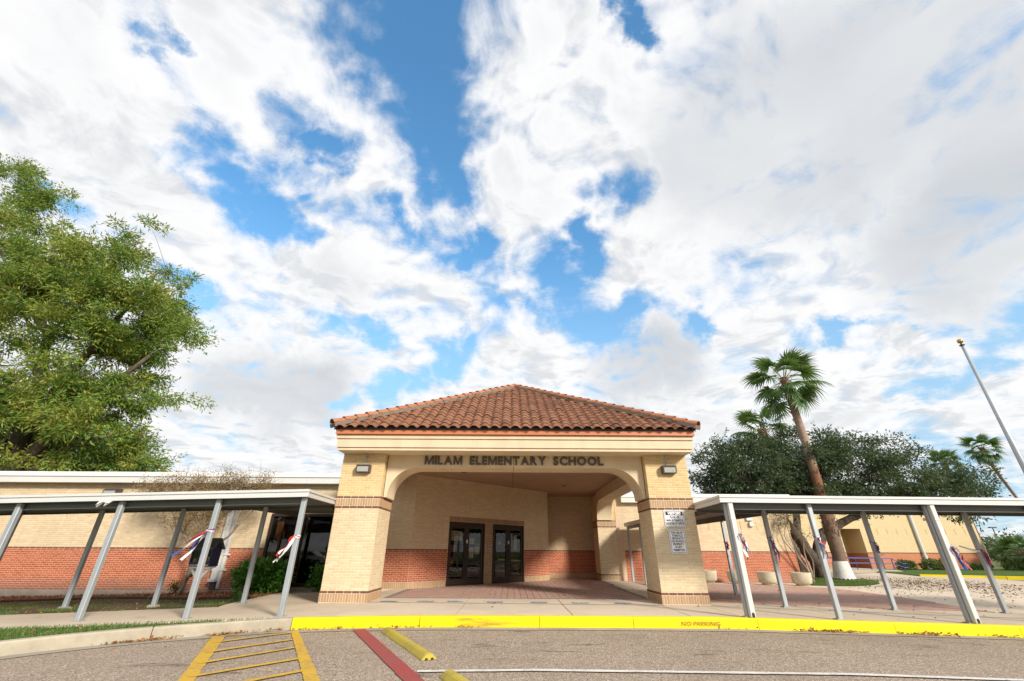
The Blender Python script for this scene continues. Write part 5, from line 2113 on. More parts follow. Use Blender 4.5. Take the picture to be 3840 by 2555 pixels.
# ------------------------------------------------------------------ wall lights
def wall_light(label, x, y, z0, z1, w, depth, conduit=None):
    t = thing('wall_light', label, 'wall light', (x, y, z0), 'wall pack lights')
    m = MB()
    h = z1 - z0
    P = [(y, z1), (y - depth * 0.75, z1), (y - depth, z1 - h * 0.22), (y - depth * 0.86, z0 + h * 0.06), (y - depth * 0.55, z0), (y, z0 + h * 0.04)]
    m.prism(P[::-1], x - w / 2, x + w / 2, 'x')
    m.build('housing', M['fixture_brown'], t)
    m = MB()
    e = 0.035
    a = Vector((0, y - depth - 0.002, z1 - h * 0.24))
    b = Vector((0, y - depth * 0.86 - 0.004, z0 + h * 0.12))
    m.add([(x - w / 2 + e, a.y, a.z - 0.01), (x + w / 2 - e, a.y, a.z - 0.01), (x + w / 2 - e, b.y, b.z), (x - w / 2 + e, b.y, b.z),
           (x - w / 2 + e, a.y + 0.03, a.z - 0.01), (x + w / 2 - e, a.y + 0.03, a.z - 0.01), (x + w / 2 - e, b.y + 0.03, b.z), (x - w / 2 + e, b.y + 0.03, b.z)],
          [(0, 3, 2, 1), (0, 1, 5, 4), (2, 3, 7, 6), (0, 4, 7, 3), (1, 2, 6, 5)])
    ln = m.build('lens', M['lens'], t)
    m = MB()
    for k in range(1, 7):
        s = k / 7
        q = a.lerp(b, s)
        m.box(x - w / 2 + e, x + w / 2 - e, q.y - 0.004, q.y + 0.01, q.z - 0.003, q.z + 0.003)
    m.build('rib', M['lens'], ln)
    if conduit:
        m = MB()
        m.tube([(x + conduit[0], y - 0.022, z1 - 0.02), (x + conduit[0], y - 0.022, conduit[1])], 0.014, 8)
        m.build('conduit', M['galvanised'], t)
    return t


wall_light('brown box floodlight on the left brick pillar below the cornice', -4.40, 13.2, 3.31, 3.54, 0.40, 0.20, (0.02, 3.885))
wall_light('brown box floodlight on the right brick pillar above the signs', 4.70, 13.2, 3.33, 3.56, 0.40, 0.20, (-0.02, 3.885))
wall_light('brown box floodlight on the classroom wing wall above the left walkway roof', -15.6, 17.8, 3.02, 3.36, 0.52, 0.32)
wall_light('small brown floodlight high on the gymnasium wall near its downpipe', 40.6, 44.5, 4.1, 4.4, 0.7, 0.35)

# small white boxes and a camera on the office wing
t = thing('junction_box', 'upper wide white box on the wall above the planters', 'box', (12.05, OY, 2.7), 'white boxes on the office wall')
m = MB(); m.bbox(11.90, 12.22, OY - 0.10, OY, 2.68, 2.85, 0.012); m.build('case', M['white_trim'], t)
m = MB(); m.box(12.03, 12.07, OY - 0.06, OY, 2.85, 2.90); m.build('bracket', M['galvanised'], t)
t = thing('junction_box', 'lower square white box hanging under the wide one on the wall', 'box', (12.09, OY, 2.4), 'white boxes on the office wall')
m = MB(); m.bbox(12.0, 12.19, OY - 0.12, OY, 2.41, 2.61, 0.012); m.build('case', M['white_trim'], t)
m = MB(); m.box(12.08, 12.11, OY - 0.05, OY, 2.61, 2.675); m.build('bracket', M['galvanised'], t)
t = thing('security_camera', 'white security camera with dark lens near the corner of the office wing', 'camera', (13.4, OY, 2.6))
m = MB(); m.tube([(13.36, OY, 2.62), (13.36, OY - 0.12, 2.62), (13.38, OY - 0.16, 2.60)], 0.035, 10); m.build('bracket', M['white_trim'], t)
m = MB(); m.tube([(13.33, OY - 0.14, 2.63), (13.36, OY - 0.18, 2.61), (13.44, OY - 0.32, 2.565)], [0.06, 0.085, 0.08], 14); cb = m.build('body', M['white_trim'], t)
m = MB(); m.tube([(13.44, OY - 0.32, 2.565), (13.446, OY - 0.332, 2.561)], 0.065, 14); m.build('lens', M['black'], cb)

# ------------------------------------------------------------------ book box on a post
bx = thing('book_box', 'navy blue little library box with pitched roof on a white braced post', 'book box', (-8.27, 13.05, 0))
X0, X1, Y0, Y1 = -8.62, -8.06, 12.88, 13.28
m = MB()
m.box(X0, X1, Y0 + 0.05, Y1, 0.83, 0.86)
m.box(X0, X1, Y1 - 0.02, Y1, 0.861, 1.28)
m.box(X0, X0 + 0.02, Y0 + 0.05, Y1 - 0.021, 0.861, 1.28)
m.box(X1 - 0.02, X1, Y0 + 0.05, Y1 - 0.021, 0.861, 1.28)
for x in (X0, X1 - 0.02):
    m.prism([(Y0 + 0.03, 1.281), (Y1, 1.281), ((Y0 + Y1) / 2 + 0.01, 1.48)], x, x + 0.02, 'x')
m.build('case', M['navy'], bx)
m = MB()
ry = (Y0 + Y1) / 2 + 0.01
for ya, s in ((Y0 - 0.06, 1), (Y1 + 0.06, -1)):
    P = [(ya, 1.245), (ry, 1.505), (ry, 1.53), (ya, 1.27)]
    m.prism(P if s > 0 else P[::-1], X0 - 0.05, X1 + 0.05, 'x')
m.build('roof', M['shingle'], bx)
m = MB()
xm = X0 + 0.24
for a, b in ((X0, xm), (xm + 0.005, X1)):
    m.box(a, a + 0.035, Y0 + 0.02, Y0 + 0.048, 0.90, 1.24)
    m.box(b - 0.035, b, Y0 + 0.02, Y0 + 0.048, 0.90, 1.24)
    m.box(a + 0.035, b - 0.035, Y0 + 0.021, Y0 + 0.047, 1.20, 1.24)
    m.box(a + 0.035, b - 0.035, Y0 + 0.021, Y0 + 0.047, 0.90, 0.935)
m.box(X0, X1, Y0 + 0.02, Y0 + 0.048, 0.831, 0.895)
m.box(X0, X1, Y0 + 0.02, Y0 + 0.048, 1.245, 1.279)
dr = m.build('door', M['navy'], bx)
m = MB()
m.box(X0 + 0.03, X1 - 0.03, Y0 + 0.033, Y0 + 0.037, 0.93, 1.205)
m.build('pane', M['glass'], dr)
m = MB()
text_on(m, "LITTLE FREE LIBRARY", (X0 + 0.02, Y0 + 0.018, 0.845), (1, 0, 0), (0, 0, 1), (0, -1, 0), X1 - X0 - 0.04, 0.036, 0.002, 0.03)
m.build('lettering', M['paper_white'], dr)
x = X0 + 0.04
while x < X1 - 0.08:
    w = random.uniform(0.02, 0.045)
    h = random.uniform(0.14, 0.22)
    m = MB()
    m.box(x, x + w, Y0 + 0.08, Y0 + 0.25, 0.862, 0.862 + h)
    m.build('book', M[random.choice(['paper_white', 'paper', 'ribbon_red', 'ribbon_blue', 'paper_white', 'curtain'])], bx)
    x += w + 0.002
m = MB()
m.bbox(-8.405, -8.315, 13.04, 13.13, -0.3, 0.80, 0.01)
m.build('post', M['wood_post'], bx)
m = MB()
m.box(X0 + 0.03, X1 - 0.01, Y0 + 0.06, Y1 - 0.04, 0.795, 0.828)
m.build('shelf', M['white_trim'], bx)
for s in (-1, 1):
    m = MB()
    m.prism([(-8.36 + s * 0.045, 0.50), (-8.36 + s * 0.045, 0.60), (-8.36 + s * 0.21, 0.795), (-8.36 + s * 0.29, 0.795)][::s], 13.045, 13.125, 'y')
    m.build('brace', M['white_trim'], bx)

# ------------------------------------------------------------------ concrete planters
def planter_shape():
    m = MB()
    m.lathe([(0.0, 0.03), (0.27, 0.03), (0.275, 0.075), (0.33, 0.085), (0.372, 0.13), (0.388, 0.22), (0.41, 0.50), (0.407, 0.515), (0.372, 0.518), (0.362, 0.44), (0.0, 0.43)], (0, 0, 0), 32)
    return m.mesh('bowl', M['planter_concrete'], smooth=True)


pl0 = None
for (x, y, lab) in ((9.22, 22.75, 'round concrete planter nearest the right brick pillar, half hidden by it'), (10.42, 22.4, 'second round concrete planter from the pillar, behind the white downpipe'),
                    (11.52, 21.85, 'third round concrete planter from the pillar, left of the rear post with the long ribbon'), (12.84, 21.5, 'round concrete planter beside the grass island and thin stems')):
    if pl0 is None:
        pl0 = thing('planter', lab, 'planter', (0, 0, 0), 'concrete planters along the wall')
        pl0_b = obj('bowl', planter_shape(), pl0)
        m = MB(); m.lathe([(0.0, 0.0), (0.26, 0.0), (0.27, 0.03)], (0, 0, 0), 32); pl0_f = m.build('base', M['planter_concrete'], pl0, smooth=True)
        m = MB(); m.lathe([(0.0, 0.458), (0.361, 0.442)], (0, 0, 0), 20); pl0_s = m.build('soil', M['soil'], pl0)
        r_ = pl0
    else:
        r_ = pl0.copy()
        COL.objects.link(r_)
        r_['label'] = lab
        for ch in (pl0_b, pl0_f, pl0_s):
            c_ = ch.copy()
            COL.objects.link(c_)
            c_.parent = r_
    r_.location = (x, y, gz(x, y) - 0.012)
    r_.rotation_euler = (0, 0, random.uniform(0, 6))

# ------------------------------------------------------------------ wheel stops on the road
def wheel_stop(label, a, b):
    a, b = Vector(a), Vector(b)
    d = (b - a)
    L = d.length
    d.normalize()
    s = Vector((-d.y, d.x))
    z = gz(a.x, a.y) + ROAD_DZ - 0.008
    t = thing('wheel_stop', label, 'wheel stop', (a.x, a.y, z), 'yellow rubber wheel stops')
    prof = [(-0.12, 0.0), (-0.11, 0.018), (-0.062, 0.066), (-0.036, 0.078), (0.036, 0.078), (0.062, 0.066), (0.11, 0.018), (0.12, 0.0)]
    m = MB()
    n = len(prof)
    st = [(0, 0.86), (0.03, 1.0), (L * 0.33, 1.0), (L * 0.66, 0.99), (L - 0.05, 1.0), (L, 0.86)]
    vs = []
    for l, k in st:
        for (w, h) in prof:
            q = a + d * l + s * w * (1 if k == 1 else 0.97)
            vs.append((q.x, q.y, z + h * k))
    fs = []
    for i in range(len(st) - 1):
        for k in range(n - 1):
            fs.append((i * n + k, (i + 1) * n + k, (i + 1) * n + k + 1, i * n + k + 1))
    fs.append(tuple(range(n)))
    fs.append(tuple(range((len(st) - 1) * n, len(st) * n))[::-1])
    m.add(vs, fs)
    m.build('body', M['hump_yellow'], t)
    for w in (-0.045, 0.045):
        m = MB()
        q = b + s * w
        m.obox((q.x, q.y, z + 0.012), (d.x * 0.012, d.y * 0.012, 0), (s.x * 0.018, s.y * 0.018, 0), (0, 0, 0.012))
        m.build('channel', M['black'], t)
    return t


wheel_stop('worn yellow wheel stop lying on the road beside the red stripe', (-2.44, 10.12), (-1.19, 7.70))
wheel_stop('yellow wheel stop cut by the lower edge, below the white road line', (-0.79, 6.78), (0.4, 4.4))

# ------------------------------------------------------------------ garden edging on the left
ed = thing('garden_edging', 'dark brown low edging strip between mulch bed and bare soil', 'edging', (-12, 15.5, 0))
EP = smooth_line([(-7.75, 14.95), (-8.27, 15.28), (-10.2, 15.46), (-13.0, 16.30), (-16.2, 15.88), (-20, 15.4), (-27, 14.8)], 4)
segs = []
acc, cur = 0, [EP[0]]
for a, b in zip(EP, EP[1:]):
    cur.append(b)
    acc += (Vector(b) - Vector(a)).length
    if acc > 1.9:
        segs.append(cur)
        cur, acc = [b], 0
segs.append(cur)
for sg in segs:
    if len(sg) < 2:
        continue
    o1, o2 = offset_line(sg, 0.06), offset_line(sg, -0.06)
    vs, fs = [], []
    for p, q in zip(o1, o2):
        z = gz(*p) - 0.05
        vs += [(p[0], p[1], z), (p[0], p[1], z + 0.085), (q[0], q[1], z + 0.10), (q[0], q[1], z)]
    for i in range(len(sg) - 1):
        for k in range(3):
            fs.append((i * 4 + k, i * 4 + k + 4, i * 4 + k + 5, i * 4 + k + 1))
    fs.append((0, 1, 2, 3))
    e = (len(sg) - 1) * 4
    fs.append((e + 3, e + 2, e + 1, e))
    m = MB()
    m.add(vs, fs)
    sgo = m.build('edging_piece', M['edging_brown'], ed)
    p = Vector(sg[-1])
    dv = (p - Vector(sg[-2])).normalized()
    m = MB()
    m.obox((p.x, p.y, gz(p.x, p.y) - 0.005), (dv.x * 0.02, dv.y * 0.02, 0), (-dv.y * 0.068, dv.x * 0.068, 0), (0, 0, 0.06))
    m.build('joint_clip', M['joint_tan'], sgo)

# ------------------------------------------------------------------ flagpole
fp = thing('flagpole', 'tall silver flagpole with a gold ball at the right edge', 'flagpole', (20.0, 17.05, -0.2))
m = MB()
fz = 9.55
m.tube([(20.0, 17.05, -0.3), (20.0, 17.05, 4.5), (20.0, 17.05, fz)], [0.11, 0.098, 0.055], 16)
m.build('pole', M['galvanised'], fp, smooth=True)
m = MB()
m.lathe([(0.0, -0.02), (0.09, -0.02), (0.10, 0.01), (0.04, 0.05), (0.02, 0.12), (0.0, 0.12)], (20.0, 17.05, fz), 16)
m.build('truck', M['fixture_brown'], fp)
m = MB()
m.lathe([(0.105 * math.sin(t), -0.105 * math.cos(t)) for t in [math.pi * k / 10 for k in range(11)]], (20.0, 17.05, fz + 0.2), 18)
m.build('ball', M['gold'], fp, smooth=True)

# ------------------------------------------------------------------ ramp, platform and blue rails in front of the gymnasium
pf = thing('entry_platform', 'raised pale concrete platform and ramp before the gymnasium door', 'platform', (29, 40, -0.4))
m = MB()
m.prism([(21.0, -0.6), (31.9, -0.6), (31.9, -0.3), (30.4, 0.07), (21.0, 0.08)], 38.0, 44.45, 'y')
m.build('slab', M['old_concrete'], pf)
m = MB()
m.prism([(21.0, -0.6), (30.9, -0.6), (30.9, -0.36), (30.2, -0.2), (21.0, -0.02)], 37.3, 37.995, 'y')
m.build('skirt', M['grey_concrete'], pf)
hr = thing('handrail', 'blue pipe handrail with two rails along the concrete ramp', 'handrail', (27, 38, 0))
RX = [23.8, 25.6, 27.4, 28.5, 29.55, 30.3]
rt_, lo = 0.875, 0.52
m = MB()
m.tube([(22.5, 38.1, rt_), (30.25, 38.1, rt_), (31.15, 38.1, 0.50), (31.45, 38.1, 0.50), (31.45, 38.1, 0.22), (31.1, 38.1, 0.22)], 0.032, 8)
m.tube([(22.5, 38.1, lo), (30.25, 38.1, lo), (31.15, 38.1, 0.22)], 0.03, 8)
m.build('rail', M['rail_blue'], hr)
for x in RX:
    m = MB()
    m.tube([(x, 38.1, 0.02), (x, 38.1, rt_)], 0.032, 8)
    m.build('post', M['rail_blue'], hr)
m = MB()
m.tube([(31.12, 38.1, -0.4), (31.12, 38.1, 0.5)], 0.032, 8)
m.build('post', M['rail_blue'], hr)
m = MB()
m.tube([(28.0, 42.5, 0.9), (30.8, 40.5, 0.9), (31.2, 40.2, 0.45)], 0.03, 8)
m.tube([(28.0, 42.5, 0.05), (28.0, 42.5, 0.9)], 0.03, 8)
m.tube([(30.8, 40.5, 0.0), (30.8, 40.5, 0.9)], 0.03, 8)
m.build('far_rail', M['rail_blue'], hr)

# far road, kerb and lawn beyond the plaza
structure('driveway', strip([(21.6, 20.7), (40, 14.5), (70, 6)], [(24.6, 29.2), (45, 24.5), (80, 18)], -0.035, n=10, sub=1), M['asphalt'])
kf = group_structure('far_kerb')
fk = [(26.3, 31.2), (29.9, 29.3), (33.5, 27.9), (38, 26.2), (46, 23.6), (60, 19.5)]
for a, b in zip(fk, fk[1:]):
    t = Vector((b[0] - a[0], b[1] - a[1])).normalized() * 0.02
    m = MB()
    z = gz(*a) + 0.0
    pa, pb = (a[0] + t.x, a[1] + t.y), (b[0] - t.x, b[1] - t.y)
    nx, ny = -t.y / 0.02 * 0.16, t.x / 0.02 * 0.16
    m.add([(pa[0], pa[1], z - 0.25), (pb[0], pb[1], z - 0.25), (pb[0], pb[1], z + 0.09), (pa[0], pa[1], z + 0.09), (pa[0] + nx, pa[1] + ny, z + 0.10), (pb[0] + nx, pb[1] + ny, z + 0.10), (pb[0] + nx, pb[1] + ny, z - 0.25), (pa[0] + nx, pa[1] + ny, z - 0.25)],
          [(0, 1, 2, 3), (3, 2, 5, 4), (4, 5, 6, 7), (0, 3, 4, 7), (1, 6, 5, 2)])
    m.build('kerb_segment', M['kerb_yellow'], kf)
structure('far_lawn', strip([(26.4, 31.4), (30.0, 29.5), (33.6, 28.1), (38, 26.4), (46, 23.8), (60, 19.7), (90, 12)], [(31.2, 44.4), (34, 44.4), (40, 44.4), (46, 44.4), (60, 60), (90, 80), (140, 90)], 0.02, n=14, sub=1.2), M['lawn'])


# ------------------------------------------------------------------ trees
def crown_points(ells, n, rng, shell=0.45):
    """n points in a union of ellipsoids (cx, cy, cz, rx, ry, rz), denser towards the outside"""
    vol = np.array([e[3] * e[4] * e[5] for e in ells]) ** 0.75
    idx = rng.choice(len(ells), n, p=vol / vol.sum())
    E = np.array(ells)[idx]
    d = unit(rng.normal(size=(n, 3)))
    r = shell + (1 - shell) * rng.random(n) ** 0.55
    return E[:, :3] + d * r[:, None] * E[:, 3:], d


def limb(mb, a, b, r0, r1, rng, n=6, wob=0.12, seg=7):
    a, b = np.array(a, float), np.array(b, float)
    L = np.linalg.norm(b - a)
    pts = []
    off = rng.normal(size=3) * wob * L * 0.5
    for i in range(n + 1):
        t = i / n
        p = a + (b - a) * t + off * math.sin(math.pi * t) + (rng.normal(size=3) * wob * 0.12 * L if 0 < i < n else 0)
        pts.append(tuple(p))
    mb.tube(pts, [r0 + (r1 - r0) * i / n for i in range(n + 1)], seg)
    return pts


def leafy_tree(name, label, cat, base, forks, ells, nclust, nleaf, csize, llen, lwid, leaf, bark, seed, droop=0.25, twigs=True, trunk_r=0.3, sprigs=0, group=None, cover=None, leafpart='crown', clumps=0, clump_r=1.0):
    rng = np.random.default_rng(seed)
    t = thing(name, label, cat, base, group)
    mb = MB()
    nodes = []
    for f in forks:                       # f: list of (x, y, z, r)
        pts = [Vector(q[:3]) for q in f]
        rr = [q[3] for q in f]
        P, Rr = [], []
        for i in range(len(pts) - 1):
            for k in range(4):
                s = k / 4
                p = pts[i].lerp(pts[i + 1], s)
                if i or k:
                    p += Vector(rng.normal(size=3)) * rr[i] * 0.18
                P.append(p)
                Rr.append(rr[i] + (rr[i + 1] - rr[i]) * s)
        P.append(pts[-1])
        Rr.append(rr[-1])
        mb.tube(P, Rr, 9)
        for p, q in zip(P[3:], Rr[3:]):
            nodes.append((np.array(p), q))
    if clumps:           # boughs first, then leaf clusters gathered round each bough end
        C0, D0 = crown_points(ells, clumps, rng)
        k = rng.integers(0, clumps, nclust)
        rad = (clump_r * rng.uniform(0.55, 1.35, clumps))[k][:, None]
        C = C0[k] + rng.normal(size=(nclust, 3)) * rad * np.array([0.5, 0.5, 0.30])
        D = unit(D0[k] + rng.normal(size=(nclust, 3)) * 0.3)
    else:
        C, D = crown_points(ells, nclust, rng)
    if cover is not None:
        keep = np.array([cover(c) for c in C])
        C, D = C[keep], D[keep]
    NP_ = np.array([q[0] for q in nodes])
    NR_ = np.array([q[1] for q in nodes])
    if twigs:
        # secondary limbs to some clusters, then twigs from those
        sel = rng.choice(len(C), min(len(C), 46), replace=False)
        sec = []
        for i in sel:
            d2 = ((NP_ - C[i]) ** 2).sum(1)
            j = int(np.argmin(d2))
            pts = limb(mb, NP_[j], C[i], max(NR_[j] * 0.45, 0.025), 0.012, rng, 6, 0.16, 6)
            sec += [np.array(p) for p in pts[2:]]
        sec = np.array(sec)
        for i in range(0, len(C), 3):
            d2 = ((sec - C[i]) ** 2).sum(1)
            j = int(np.argmin(d2))
            limb(mb, sec[j], C[i], 0.016, 0.005, rng, 3, 0.2, 4)
    V, Q, o = [], [], 0
    per = rng.integers(int(nleaf * 0.55), int(nleaf * 1.45), len(C))
    centre = np.array(ells)[:, :3].mean(0)
    ci = np.repeat(np.arange(len(C)), per)
    n = len(ci)
    sz = (csize * rng.uniform(0.6, 1.4, len(C)))[ci][:, None]
    off = rng.normal(size=(n, 3)) * sz * np.array([0.55, 0.55, 0.38])
    P = C[ci] + off
    dirs = unit(off) * 0.7 + D[ci] * 0.35 + rng.normal(size=(n, 3)) * 0.45 + np.array([0, 0, -droop])
    v, q = leaf_soup(P, dirs, llen, lwid, rng)
    V.append(v)
    Q.append(q)
    o += len(v)
    if sprigs:                            # long shoots that leave the outline
        out = rng.choice(len(C), sprigs, replace=True)
        for i in out:
            d = unit((D[i] * 1.0 + rng.normal(size=3) * 0.35 + np.array([0, 0, 0.25]))[None])[0]
            L = csize * rng.uniform(1.5, 3.2)
            a = C[i]
            b = a + d * L
            limb(mb, a, b, 0.010, 0.003, rng, 3, 0.1, 4)
            k = rng.integers(8, 20)
            s = rng.uniform(0.35, 1.0, k)[:, None]
            pp = a + (b - a) * s + rng.normal(size=(k, 3)) * 0.05
            v, q = leaf_soup(pp, d + rng.normal(size=(k, 3)) * 0.8, llen, lwid, rng)
            V.append(v)
            Q.append(q + o)
            o += len(v)
    mb.build('trunk', M[bark], t, smooth=True)
    cr = obj(leafpart, fast_mesh(leafpart, np.concatenate(V), np.concatenate(Q), M[leaf]), t)
    return t


# big ash behind the classroom wing
leafy_tree('ash_tree', 'huge green ash tree with yellowing leaves rising behind the classroom wing', 'tree', (-24.5, 21.5, -0.4),
           [[(-24.5, 21.5, -0.4, 0.5), (-24.3, 21.4, 4, 0.42), (-24.6, 21.2, 8, 0.34), (-25.8, 21.2, 12, 0.2), (-29.5, 21, 15.5, 0.10), (-32.5, 21, 19, 0.03)],
            [(-24.3, 21.4, 4, 0.3), (-22, 21, 7.5, 0.2), (-19.3, 20.8, 10.5, 0.08)],
            [(-24.5, 21.3, 6, 0.25), (-22.3, 20.6, 11, 0.17), (-20.5, 20.4, 15.5, 0.06)],
            [(-24.4, 21.4, 5, 0.24), (-26.8, 20.6, 8, 0.18), (-29, 20.5, 12, 0.08)],
            [(-24.3, 21.4, 3.5, 0.22), (-21.8, 20.8, 5.4, 0.13), (-19.4, 20.6, 6.2, 0.06)]],
           [(-26, 21.5, 11.5, 6.5, 4.2, 6.0), (-21.9, 20.9, 10.0, 4.3, 3.5, 4.2), (-23.6, 20.9, 14.6, 4.4, 3.3, 3.4), (-22.2, 20.9, 6.5, 3.1, 3.0, 2.4), (-24.5, 21.2, 6.2, 5.0, 3.4, 3.0), (-35.2, 21.2, 21.8, 3.9, 3.2, 4.4), (-31.0, 21.0, 15.8, 4.6, 3.4, 3.7), (-20.7, 20.9, 12.6, 2.5, 2.4, 2.5)],
           2000, 76, 0.42, 0.245, 0.068, 'ash_leaf', 'bark', 3, 0.3, sprigs=320, clumps=270, clump_r=1.05)
leafy_tree('ash_tree', 'smaller thin ash tree low beside the huge one, just above the white roof edge', 'tree', (-23.4, 23.5, -0.4),
           [[(-23.6, 23.5, -0.4, 0.2), (-23.5, 23.5, 4, 0.16), (-23.0, 23.4, 7, 0.07)], [(-23.5, 23.5, 3.5, 0.12), (-21.2, 23.2, 6, 0.05)]],
           [(-22.5, 23.5, 5.4, 3.6, 1.8, 2.3), (-20.6, 23.2, 5.0, 1.8, 1.5, 1.4)], 240, 60, 0.5, 0.245, 0.068, 'ash_leaf', 'pale_bark', 4, 0.3, sprigs=60)

# spreading dark live oak on the right
OAKC = [(15.0, 26.8, 5.6, 3.4, 2.6, 2.3), (17.6, 27.2, 6.3, 3.3, 2.8, 2.3), (21.0, 27.4, 6.0, 3.6, 3.0, 2.3), (24.6, 27.4, 5.4, 3.2, 2.8, 1.9), (27.0, 27.3, 4.7, 2.5, 2.3, 1.4), (13.0, 26.6, 5.2, 1.9, 1.8, 1.5), (22.5, 26.2, 4.6, 3.6, 2.2, 1.3), (18.2, 26.4, 4.7, 3.0, 2.0, 1.2)]
leafy_tree('live_oak', 'wide dark green live oak spreading behind the palm and the right walkway', 'tree', (17.3, 26.9, -0.1),
           [[(17.35, 26.9, -0.2, 0.42), (17.1, 26.9, 0.9, 0.36), (16.5, 26.9, 2.0, 0.30), (15.6, 26.8, 3.4, 0.2), (14.4, 26.7, 5.2, 0.08)],
            [(17.1, 26.9, 0.9, 0.30), (17.9, 26.8, 2.2, 0.27), (19.0, 26.7, 2.75, 0.22), (20.4, 26.8, 3.3, 0.16), (23.0, 27.1, 4.4, 0.08)],
            [(16.5, 26.9, 2.0, 0.22), (17.0, 27.1, 4.0, 0.16), (17.7, 27.2, 6.2, 0.06)],
            [(20.4, 26.8, 3.3, 0.13), (22.0, 27.2, 5.2, 0.07)], [(23.0, 27.1, 4.4, 0.08), (26.5, 27.2, 4.9, 0.04)]],
           OAKC, 1300, 56, 0.34, 0.17, 0.075, 'oak_leaf', 'bark', 5, 0.15, sprigs=260, clumps=200, clump_r=0.85)
# second leaning dark trunk near the corner of the office wing
leafy_tree('live_oak', 'dark leaning oak trunk behind the planters at the office wing corner', 'tree', (14.75, 24.6, -0.1),
           [[(14.85, 24.5, -0.2, 0.34), (14.7, 24.5, 0.8, 0.31), (14.5, 24.6, 1.8, 0.27), (14.35, 24.9, 3.0, 0.22), (14.2, 25.4, 4.6, 0.12)], [(14.4, 24.8, 2.6, 0.16), (13.2, 25.4, 4.6, 0.07)]],
           [(14.0, 25.8, 5.3, 2.4, 1.8, 1.5)], 190, 48, 0.4, 0.19, 0.085, 'oak_leaf', 'bark', 6, 0.15, sprigs=30)


# ------------------------------------------------------------------ fan palms
def frond_shape(seed, nseg=26, petiole=1.0, blade=0.95, arch=0.35):
    rng = random.Random(seed)
    m = MB()
    pts = [(0, y * petiole, 0.10 * math.sin(math.pi * y * 0.6) - arch * 0.35 * (y * petiole) ** 2) for y in (0, 0.25, 0.5, 0.75, 1.0)]
    m.cur = 1
    m.tube(pts, [0.03, 0.022, 0.018, 0.015, 0.012], 5)
    m.cur = 0
    by, bz = pts[-1][1], pts[-1][2]
    sl = (pts[-1][2] - pts[-2][2]) / (pts[-1][1] - pts[-2][1])
    for i in range(nseg):
        a = (i / (nseg - 1) - 0.5) * R(235) + rng.uniform(-0.03, 0.03)
        L = blade * (0.78 + 0.22 * math.cos(a * 0.8)) * rng.uniform(0.88, 1.08)
        dx, dy = math.sin(a), math.cos(a)
        sx, sy = dy, -dx
        w = 0.052 * blade
        dr = rng.uniform(0.7, 1.4)
        vs = []
        for s, ww, d in ((0.0, 0.12, 0), (0.35, 0.85, 0.005), (0.62, 0.80, 0.03), (0.82, 0.40, 0.12), (1.0, 0.05, 0.27)):
            px, py = dx * L * s, dy * L * s
            pz = bz + sl * py * 0.7 - abs(dx) * 0.10 * s * blade - d * dr * blade * 0.8 + 0.04 * math.sin(math.pi * s)
            fold = 0.022 * (1 if i % 2 else -1) * (1 - s)
            vs += [(px + sx * w * ww, by + py + sy * w * ww, pz + fold), (px - sx * w * ww, by + py - sy * w * ww, pz - fold)]
        m.add(vs, [(2 * k, 2 * k + 2, 2 * k + 3, 2 * k + 1) for k in range(4)])
    return m.mesh('frond', [M['frond'], M['petiole']])


FR = [frond_shape(s, petiole=p, blade=b, arch=a) for s, p, b, a in ((1, 1.05, 1.0, 0.3), (2, 1.15, 0.95, 0.5), (3, 0.95, 1.05, 0.4), (4, 1.2, 0.9, 0.7))]


